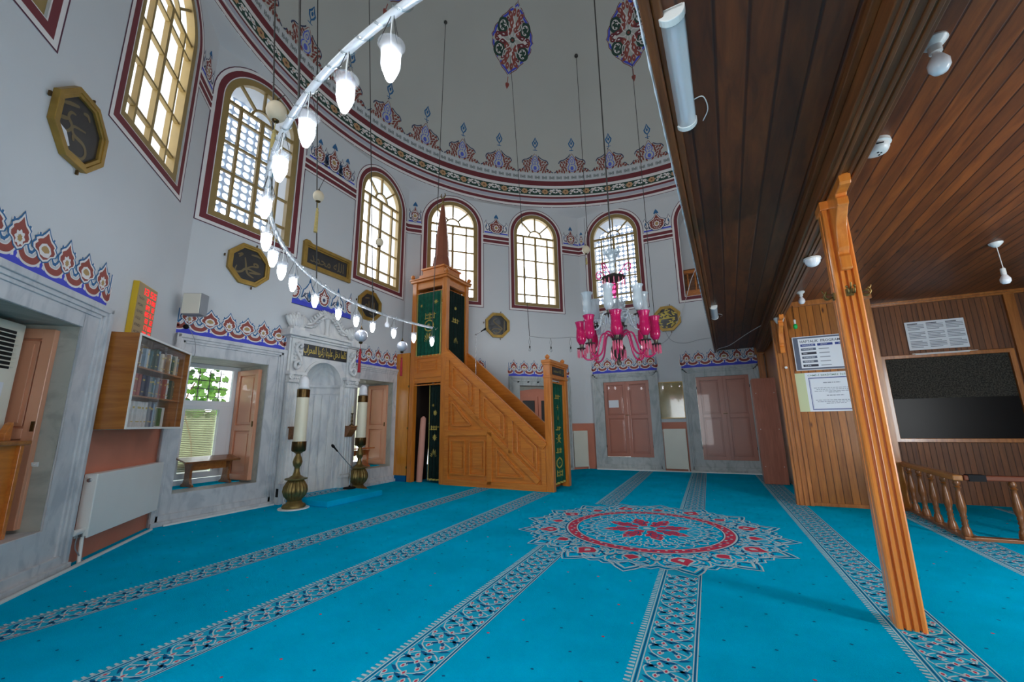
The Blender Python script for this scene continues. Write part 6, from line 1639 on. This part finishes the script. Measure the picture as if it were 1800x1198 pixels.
# ------------------------------------------------------------------ timber walls below the gallery
mb = MB(); mb.box(1.30, 7.91, 0, 2.45, 8.76, 3.22); o = struct(mb.build('wall_timber_booth', W['pine']))
mb = MB(); mb.box(1.40, 8.76, 0, 1.47, 11.7, 3.2); struct(mb.build('wall_timber_side', W['pine']))
mb = MB(); mb.box(1.10, 7.87, 0, 1.30, 7.99, 2.935); mb.box(1.135, 7.855, 0, 1.165, 7.88, 2.9); mb.box(1.20, 7.855, 0, 1.23, 7.88, 2.9); mb.box(1.27, 7.85, 0, 1.32, 7.92, 3.1)
mb.box(1.30, 7.895, 0, 2.45, 7.912, .05); o = struct(mb.build('trim_17', W['trimw'], bevel=.005))
bp_ = thing('pilaster_bracket', 'small scroll bracket on the timber corner pilaster by the notice boards', 'bracket', TL(1.20, 7.855, 0)); scroll(bp_, Matrix.Identity(4))
mb = MB(); mb.T = TL(1.215, 7.853, 2.12) @ RX(90); mb.lathe([(.008, 0), (.010, .012), (.022, .022), (.020, .034), (0, .038)], 12); mb.T = Matrix.Identity(4); o = mb.build('round_peg', W['plastic'], smooth=50); tag(o, 'small white round peg on the timber corner pilaster', 'peg')
mb = MB(); mb.box(2.45, 8.75, 0, 5.3, 8.80, 3.22); struct(mb.build('wall_timber_back', wood('back_boards', rgb(136, 80, 34), rgb(94, 50, 19), 'Z', .55, .07, 'X', coat=.0, knots=True, var=.3)))
mb = MB(); mb.box(2.45, 8.70, 3.14, 5.3, 8.76, 3.22); mb.box(2.45, 8.67, 3.17, 5.3, 8.71, 3.22); mb.box(1.3, 7.86, 3.12, 2.47, 7.92, 3.22); mb.box(4.30, 8.71, 0, 4.42, 8.76, 3.2); mb.box(2.58, 8.72, 0, 2.66, 8.76, 3.2); mb.box(4.42, 8.72, 2.24, 5.3, 8.76, 2.30)
struct(mb.build('trim_18', W['trimw'], bevel=.005))
mb = MB(); mb.box(1.24, 11.66, 0, 1.38, 11.80, 3.1); mb.box(1.20, 11.62, 2.9, 1.42, 11.84, 3.1); struct(mb.build('trim_19', W['trimw'], bevel=.01))
m = N('speckled_pane'); b = m.n('BsdfPrincipled'); b.inputs['Roughness'].default_value = .6; b.inputs['Specular IOR Level'].default_value = .1; v = coords(m); nz = m.n('TexNoise', i_Scale=55., i_Detail=4.); m.l(v, nz.inputs['Vector'])
rp = m.n('ValToRGB'); rp.color_ramp.elements[0].position = .42; rp.color_ramp.elements[0].color = rgb(38, 36, 34); rp.color_ramp.elements[1].position = .62; rp.color_ramp.elements[1].color = rgb(74, 70, 62)
m.l(nz.outputs['Fac'], rp.inputs[0]); m.l(rp.outputs[0], b.inputs['Base Color']); m.l(b.outputs[0], m.out.inputs[0]); W['speckle'] = m.mat
w = struct(empty('window_18', TL(2.74, 8.75, .97)))
mb = MB(); mb.T = XYZ; ring_prism(mb, [(-.06, -.06), (1.52, -.06), (1.52, 1.33), (-.06, 1.33)], [(0, 0), (1.46, 0), (1.46, 1.27), (0, 1.27)], -.06, .0); mb.T = Matrix.Identity(4); mb.build('window_frame', W['trimw'], w, bevel=.006)
mb = MB(); mb.box(0, -.02, .62, 1.46, -.012, 1.27); mb.build('speckled_pane', W['speckle'], w)
mb = MB(); mb.box(0, -.018, 0, 1.46, -.010, .62); mb.build('dark_pane', W['dglass'], w)

# tall terracotta board leaning by the far wall
t = thing('tall_board', 'tall plain terracotta board standing beside the timber booth', 'board', TL(.91, 10.12, 0))
mb = MB(); mb.box(0, 0, .005, .43, .03, 2.165); mb.build('board', W['brownp'], t, bevel=.003)
mb = MB(); mb.box(0, .03, .0, .03, .30, 2.15); mb.build('side', W['brownp'], t)
mb = MB()
for k in range(6): mb.T = TL(.05 + .33 * (k % 2), 0, .35 + .75 * (k // 2)) @ RX(90); mb.lathe([(.008, 0), (.008, .003), (0, .004)], 8)
mb.T = Matrix.Identity(4); mb.build('screw_caps', W['plastic'], t)

# notice boards and papers
def sheet(name, label, cat, x, y, z, w, h, build, mats, th=.012):
    t = thing(name, label, cat, Matrix(((1, 0, 0, x), (0, 0, -1, y), (0, 1, 0, z), (0, 0, 0, 1))))
    mb = MB(); mb.box(0, 0, 0, w, h, th); mb.build('sheet', mats[0], t)
    mb = MB(); build(mb, w, h, th); mb.build('print', mats, t)
    return t
def b1(mb, w, h, d):
    rect(mb, .01, .01, w - .01, h - .01, d + .0004, 1); rect(mb, .075, .035, w - .03, h - .035, d + .0008, 0)
    text(mb, 'HAFTALIK  PROGRAM TABLOSU', .10, h - .105, .78, .042, d + .0014, 2, .01)
    for k, s in enumerate(('NAMAZLAR', 'PAZARTESI', 'SALI', 'CARSAMBA', 'PERSEMBE', 'CUMA')):
        z = h - .165 - .066 * k; rect(mb, .10, z, .30, z + .038, d + .0012, 3 if k == 0 else (2 if k % 3 == 2 else 1))
        text(mb, s, .125, z + .009, None, .020, d + .0016, 0)
        if k: rect(mb, .335, z + .01, .47, z + .022, d + .0012, 4)
    for k, s in enumerate(('IKINDI', 'AKSAM', 'YATSI')):
        rect(mb, .325 + .23 * k, h - .165, .525 + .23 * k, h - .127, d + .0012, 3); text(mb, s, .37 + .23 * k, h - .156, None, .020, d + .0016, 0)
sheet('programme_board', 'white framed notice board headed HAFTALIK PROGRAM beside the orange pillar', 'notice board', 1.36, 7.90, 2.06, .92, .55, b1, [W['paper'], W['signf'], W['inkd'], W['inkb'], W['ink']], .02)
def b2(mb, w, h, d):
    rect(mb, .17, .0, w, h, d + .0004, 0); rect(mb, .0, .0, .15, h, d + .0006, 1); rect(mb, .15, 0, .175, h, d + .0008, 1)
    text(mb, "CAMİ-İ ŞERİFİMİZ İÇİNDE İ", .21, h - .062, .62, .038, d + .001, 2, .01)
    ring = [(.22, .03), (w - .02, .03), (w - .02, h - .085), (.22, h - .085)]
    mb.strip(ring, .014, d + .0012, 3, True); mb.strip(sc(ring, .96, w / 2 + .1, h / 2 - .02), .004, d + .0012, 3, True)
    rnd = random.Random(2)
    for k, (z, a, b) in enumerate(((.44, .40, .62), (.36, .27, .80), (.335, .30, .78), (.31, .27, .80), (.29, .45, .60), (.24, .42, .64), (.17, .27, .80), (.145, .29, .79), (.12, .4, .65))):
        x = a
        while x < b: l = rnd.uniform(.015, .05); rect(mb, x, z, min(x + l, b), z + (.012 if k in (0, 5) else .008), d + .0012, 4); x += l + .008
sheet('notice_sheet', 'white notice sheet with greenish left margin below the programme board', 'notice', 1.285, 7.905, 1.41, .86, .61, b2, [W['paper'], W['paperg'], W['inkgr'], W['inkb'], W['ink']], .006)
def b3(mb, w, h, d):
    for c in range(3):
        for k in range(17):
            z = h - .04 - .0245 * k
            if k in (0,): rect(mb, .03 + .235 * c, z - .004, .16 + .235 * c, z + .010, d + .0006, 2); continue
            if k % 6 == 5: continue
            rect(mb, .03 + .235 * c, z, .03 + .235 * c + (.205 if k % 4 else .15), z + .011, d + .0006, 1)
sheet('printed_sheet', 'white sheet printed in three text columns above the dark window', 'notice', 3.09, 8.745, 2.37, .72, .47, b3, [W['paper'], W['ink'], W['inkd']], .004)
t = thing('tube_lamp', 'slim white tube lamp fixed above the dark window', 'lamp', TL(3.10, 8.745, 2.27))
mb = MB(); mb.box(0, -.035, 0, .70, 0, .045); mb.build('housing', W['white'], t, bevel=.006)
mb = MB(); mb.tube([(.03, -.045, .02), (.67, -.045, .02)], .012, 8); mb.build('tube', W['offbulb'], t)
mb = MB(); mb.box(.70, -.03, .005, .78, 0, .04); mb.build('end_plug', W['plastic'], t)
t = thing('remote_holder', 'small white device on the timber post left of the dark window', 'device', TL(2.59, 8.715, 2.10))
mb = MB(); mb.box(0, -.03, 0, .05, 0, .16); mb.build('body', W['plastic'], t, bevel=.005)
mb = MB(); mb.box(.01, -.034, .02, .04, -.03, .05); mb.build('sensor', W['black'], t)
t = thing('door_edge_sign', 'white narrow panel at the far right edge of the timber wall', 'panel', TL(4.46, 8.72, 1.85))
mb = MB(); mb.box(0, -.03, 0, .10, 0, .30); mb.build('panel', W['paper'], t)

# ------------------------------------------------------------------ balustrade
bl = thing('balustrade', 'low varnished wooden balustrade with turned balusters behind the orange pillar', 'railing')
PA, PB, PC_ = Vector((2.505, 8.60, 0)), Vector((2.40, 6.35, 0)), Vector((4.4, 6.44, 0))
def beam(mb, a, b, z0, z1, w, e0=0., e1=0.):
    d = (b - a).normalized(); n_ = Vector((-d.y, d.x, 0)); a = a - d * e0; b = b + d * e1
    v = [p + n_ * s * w / 2 + Vector((0, 0, z)) for p in (a, b) for s in (-1, 1) for z in (z0, z1)]
    mb.add(v, [[0, 1, 3, 2], [4, 6, 7, 5], [0, 4, 5, 1], [2, 3, 7, 6], [0, 2, 6, 4], [1, 5, 7, 3]])
mb = MB(); beam(mb, PA, PB, .61, .67, .085, 0, .05); bl1 = mb.build('hand_rail', W['rail'], bl, bevel=.012)
mb = MB(); beam(mb, PB, PC_, .612, .668, .075, -.05, 0); mb.build('hand_rail', plain('dark_rail', rgb(104, 52, 30), .5, spec=.2), bl, bevel=.012)
for a, b in ((PA, PB), (PB, PC_)): mb = MB(); beam(mb, a, b, .0, .035, .09, .0, .045); mb.build('base_rail', W['bookd'], bl, bevel=.005)
mb = MB(); mb.lathe([(.030, .035), (.044, .037), (.044, .06), (.036, .11), (.024, .135), (.030, .15), (.022, .165), (.030, .19), (.022, .215), (.030, .235), (.024, .25), (.038, .31), (.040, .34), (.030, .42), (.022, .49), (.020, .52), (.034, .535), (.020, .55), (.032, .572), (.030, .59), (.022, .612)], 16)
bq = mb.build('baluster', W['balus'], bl, smooth=55)
first = True
for p in [PB + (PA - PB) * ((y - 6.35) / 2.25) for y in (6.37, 6.70, 7.07, 7.43, 7.78, 8.06, 8.4)] + [PB + (PC_ - PB) * ((x - 2.4) / 2.0) for x in (2.84, 3.25, 3.66, 4.1)]:
    if first: bq.location = p; first = False
    else: o = bq.copy(); COL.objects.link(o); o.parent = bl; o.location = p
mb = MB(); beam(mb, PB + (PC_ - PB) * .045, PB + (PC_ - PB) * .115, .606, .674, .085); mb.build('black_tape', W['black'], bl)

# ------------------------------------------------------------------ fittings under the gallery
def tube_fix(label, y):
    t = thing('ceiling_tube_light', label, 'lamp', GAL @ TL(.12, y, 3.10), group='tube fixtures under the gallery edge')
    mb = MB(); A = [(-.055, 0), (.055, 0)] + [(.055 * cos(a), -.012 - .05 * sin(a)) for a in [PI * k / 12 for k in range(13)]]
    XZ = Matrix(((1, 0, 0, 0), (0, 0, -1, 0), (0, 1, 0, 0), (0, 0, 0, 1)))
    mb.T = TL(0, .04, 0) @ XZ; mb.prism(A, -.72, 0); mb.build('cover', W['tubecover'], t, smooth=40)
    mb = MB(); mb.box(-.05, .0, -.014, .05, .80, .0); mb.build('base_plate', W['white'], t)
    for a, b in ((-.04, 0), (-.80, -.76)): mb = MB(); mb.T = XZ; mb.prism([(x * 1.08, y_ * 1.05) for x, y_ in A], a, b); mb.build('end_cap', W['white'], t, bevel=.004)
    mb = MB(); mb.tube([(.0, .06, -.035), (.0, .74, -.035)], .014, 10); mb.build('tube', W['offbulb'], t)
    mb = MB(); mb.tube(smoothline([(.05, .62, -.005), (.10, .60, -.02), (.12, .72, -.015), (.09, .82, -.01)], 5), .003, 5); mb.build('wire', W['plastic'], t)
    return t
tube_fix('large fluorescent tube fixture nearest the camera under the gallery edge', .15)
tube_fix('far small-looking fluorescent tube fixture under the gallery edge near the back wall', 5.55)
def ceil(name, label, cat, x, y, z, parts):
    t = thing(name, label, cat, TL(x, y, z))
    for nm, prof, mt in parts:
        mb = MB(); mb.lathe(prof, 20); mb.build(nm, W[mt], t, smooth=50)
    return t
HOLD = [(0, 0), (.055, 0), (.058, -.012), (.045, -.028), (.028, -.04), (.026, -.075), (.0, -.075)]
BULB = [(.014, -.072), (.016, -.085), (.03, -.105), (.044, -.135), (.043, -.165), (.028, -.19), (0, -.197)]
t = ceil('ceiling_bulb', 'white bulb in a ceiling holder nearest the camera at the upper right', 'lamp', 1.235, 2.52, 3.2, [('holder', HOLD, 'plastic'), ('bulb', BULB, 'offbulb')])
ceil('ceiling_bulb', 'small white bulb in a ceiling holder left of the orange pillar', 'lamp', 1.45, 7.25, 3.2, [('holder', HOLD, 'plastic'), ('bulb', BULB, 'offbulb')])
sd = ceil('smoke_detector', 'round white smoke detector on the ceiling above the pillar bracket', 'detector', 1.25, 3.40, 3.2, [('base_ring', [(0, 0), (.085, 0), (.088, -.024), (.08, -.03), (0, -.03)], 'plastic'), ('head', [(.075, -.03), (.074, -.055), (.06, -.08), (.04, -.088), (0, -.089)], 'plastic')])
mb = MB()
for a in (0, 1.2, 2.4): mb.T = TL(.022 * cos(a - 1.6), .022 * sin(a - 1.6), -.0895); mb.lathe([(0, -.002), (.007, -.001), (.007, .003)], 8)
mb.T = TL(.0, -.073, -.05); mb.box(-.02, -.006, -.003, .02, .0, .003); mb.T = Matrix.Identity(4); mb.build('marks', W['black'], sd)
ceil('ceiling_emergency_lamp', 'white half-dome lamp on the beam left of the orange pillar', 'lamp', 1.13, 4.92, 2.93, [('base', [(0, 0), (.075, 0), (.078, -.02), (.0, -.02)], 'plastic'), ('dome', [(.07, -.02), (.066, -.05), (.045, -.08), (.02, -.092), (0, -.094)], 'offbulb')])
ceil('dome_camera', 'white dome camera under the beam above the timber corner pilaster', 'camera', 1.20, 7.72, 2.93, [('base', [(0, 0), (.075, 0), (.078, -.025), (0, -.025)], 'plastic'), ('dome', [(.07, -.025), (.06, -.06), (.035, -.10), (0, -.11)], 'plastic')])
t = thing('pendant_bulb', 'pendant bulb hanging on a short flex at the far right ceiling', 'lamp', TL(3.10, 6.18, 3.2))
mb = MB(); mb.lathe([(0, 0), (.06, 0), (.055, -.015), (.02, -.05), (0, -.05)], 16); mb.build('ceiling_rose', W['plastic'], t, smooth=50)
mb = MB(); mb.tube([(0, 0, -.04), (.006, 0, -.3)], .004, 6); mb.build('flex', W['plastic'], t)
mb = MB(); mb.lathe([(.018, -.30), (.022, -.31), (.022, -.37), (.018, -.375)], 14); mb.build('socket', W['plastic'], t)
mb = MB(); mb.lathe([(.016, -.37), (.03, -.395), (.044, -.425), (.042, -.455), (.026, -.478), (0, -.484)], 18); mb.build('bulb', W['offbulb'], t, smooth=60)
t = thing('green_bulb', 'small green and white bulb hanging under the camera at the timber booth', 'lamp', TL(1.42, 7.80, 2.98))
mb = MB(); mb.tube([(0, 0, .14), (0, 0, -.10)], .005, 6); mb.build('flex', W['black'], t)
mb = MB(); mb.lathe([(.016, -.17), (.018, -.10), (.012, -.09)], 12); mb.build('socket', W['plastic'], t)
mb = MB(); mb.lathe([(0, -.25), (.024, -.24), (.032, -.21), (.028, -.18), (.016, -.165)], 14); mb.build('bulb', W['greenbulb'], t, smooth=60)

# ------------------------------------------------------------------ loose wires
def wire(label, pts, r, mat, M=None):
    mb = MB(); mb.tube(smoothline(pts, 8), r, 6); o = mb.build('hanging_cable', W[mat])
    if M: o.matrix_world = M
    tag(o, label, 'cable')
wire('white cable drooping under the gallery ceiling to the timber booth', [(.36, 11.5, 2.85), (.36, 11.3, 3.03), (.60, 10.4, 2.98), (.90, 9.5, 3.05), (1.12, 8.9, 3.08), (1.16, 8.4, 2.98), (1.15, 8.1, 2.86), (1.22, 8.02, 2.70)], .006, 'plastic')
wire('white cable hanging from the gallery edge towards the shining gold plaque', [(3.3, 5.35, .3), (3.14, 5.0, .3), (3.0, 4.6, .28), (2.85, 4.25, .2), (2.72, 4.02, .08), (2.66, 3.94, .05)], .007, 'plastic', F4)
wire('thin grey wire looping on the far wall below the shining gold plaque', [(2.36, 3.78, .06), (2.45, 3.55, .04), (2.62, 3.42, .03), (2.9, 3.38, .03), (3.2, 3.44, .03), (3.5, 3.46, .03)], .005, 'grey', F4)
wire('grey wire from the gold plaque down to the little box on the far wall', [(2.60, 3.80, .05), (2.42, 3.55, .03), (2.2, 3.40, .03), (2.04, 3.36, .03)], .005, 'grey', F4)
mb = MB(); mb.box(1.96, 3.24, .0, 2.06, 3.40, .05); o = mb.build('junction_box', W['grey'], bevel=.006); o.matrix_world = F4; tag(o, 'small grey box on the far wall right of the chandelier shades', 'box')
# ------------------------------------------------------------------ camera, sky, light
yaw, pit, rol = -.44144, .200227, -.015724
fw = Vector((sin(yaw) * cos(pit), cos(yaw) * cos(pit), sin(pit))); rt = Vector((cos(yaw), -sin(yaw), 0)); up = rt.cross(fw)
r2 = rt * cos(rol) + up * sin(rol); u2 = up * cos(rol) - rt * sin(rol)
cam = D.cameras.new('camera'); cam.sensor_width = 36; cam.lens = 713.55 / 1800 * 36; cam.clip_start = .05
co = D.objects.new('camera', cam); COL.objects.link(co)
co.matrix_world = Matrix(((r2.x, u2.x, -fw.x, 0), (r2.y, u2.y, -fw.y, 0), (r2.z, u2.z, -fw.z, 1.3), (0, 0, 0, 1)))
bpy.context.scene.camera = co
wd = D.worlds.new('sky'); bpy.context.scene.world = wd; wd.use_nodes = True
bg = wd.node_tree.nodes['Background']; bg.inputs[0].default_value = (.88, .95, 1, 1); bg.inputs[1].default_value = 7.4
def portal(Fm, u, z, w, h, d=-.02):
    L = D.lights.new('window_portal', 'AREA'); L.shape = 'RECTANGLE'; L.size = w; L.size_y = h; L.cycles.is_portal = True
    o = D.objects.new('window_portal', L); COL.objects.link(o)
    o.matrix_world = Fm @ TL(u, z, d) @ Matrix(((1, 0, 0, 0), (0, -1, 0, 0), (0, 0, -1, 0), (0, 0, 0, 1))) @ Matrix(((1, 0, 0, 0), (0, 1, 0, 0), (0, 0, 1, 0), (0, 0, 0, 1)))
for i in range(8):
    for c in WINC[i]: portal(FRM[i], c, 6.2, 1.44, 3.0, -.86)
for i in (4, 5, 6, 7):
    for o in LOW[i]: portal(FRM[i], (o[0] + o[1]) / 2, (o[2] + o[3]) / 2, o[1] - o[0], o[3] - o[2], -.86)
portal(FM, .84, 1.4, 1.2, 2.0, -.86); portal(FM, 4.1, 1.35, 1.15, 2., -.86)
def daylight(Fm, u, z, w, h, d, en):
    L = D.lights.new('door_daylight', 'AREA'); L.shape = 'RECTANGLE'; L.size = w; L.size_y = h; L.energy = en; L.color = (.95, .98, 1)
    o = D.objects.new('door_daylight', L); COL.objects.link(o); o.matrix_world = Fm @ TL(u, z, d) @ Matrix(((1, 0, 0, 0), (0, -1, 0, 0), (0, 0, -1, 0), (0, 0, 0, 1))) @ RX(180)
    o.matrix_world = Fm @ TL(u, z, d)
    o.matrix_world = o.matrix_world @ RX(180)
daylight(FRM[6], .9, 1.45, .9, 2.3, -.5, 260); daylight(FRM[7], 2.4, 1.35, 2.0, 2.7, -.5, 60)
sc_ = bpy.context.scene
sc_.view_settings.view_transform = 'Standard'; sc_.view_settings.look = 'None'; sc_.view_settings.gamma = 1; sc_.view_settings.use_curve_mapping = False
sc_.view_settings.exposure = -.47
cy = sc_.cycles
cy.max_bounces = 9; cy.diffuse_bounces = 5; cy.glossy_bounces = 3; cy.transmission_bounces = 4; cy.transparent_max_bounces = 16
cy.caustics_reflective = False; cy.caustics_refractive = False; cy.sample_clamp_indirect = 6; cy.use_denoising = True
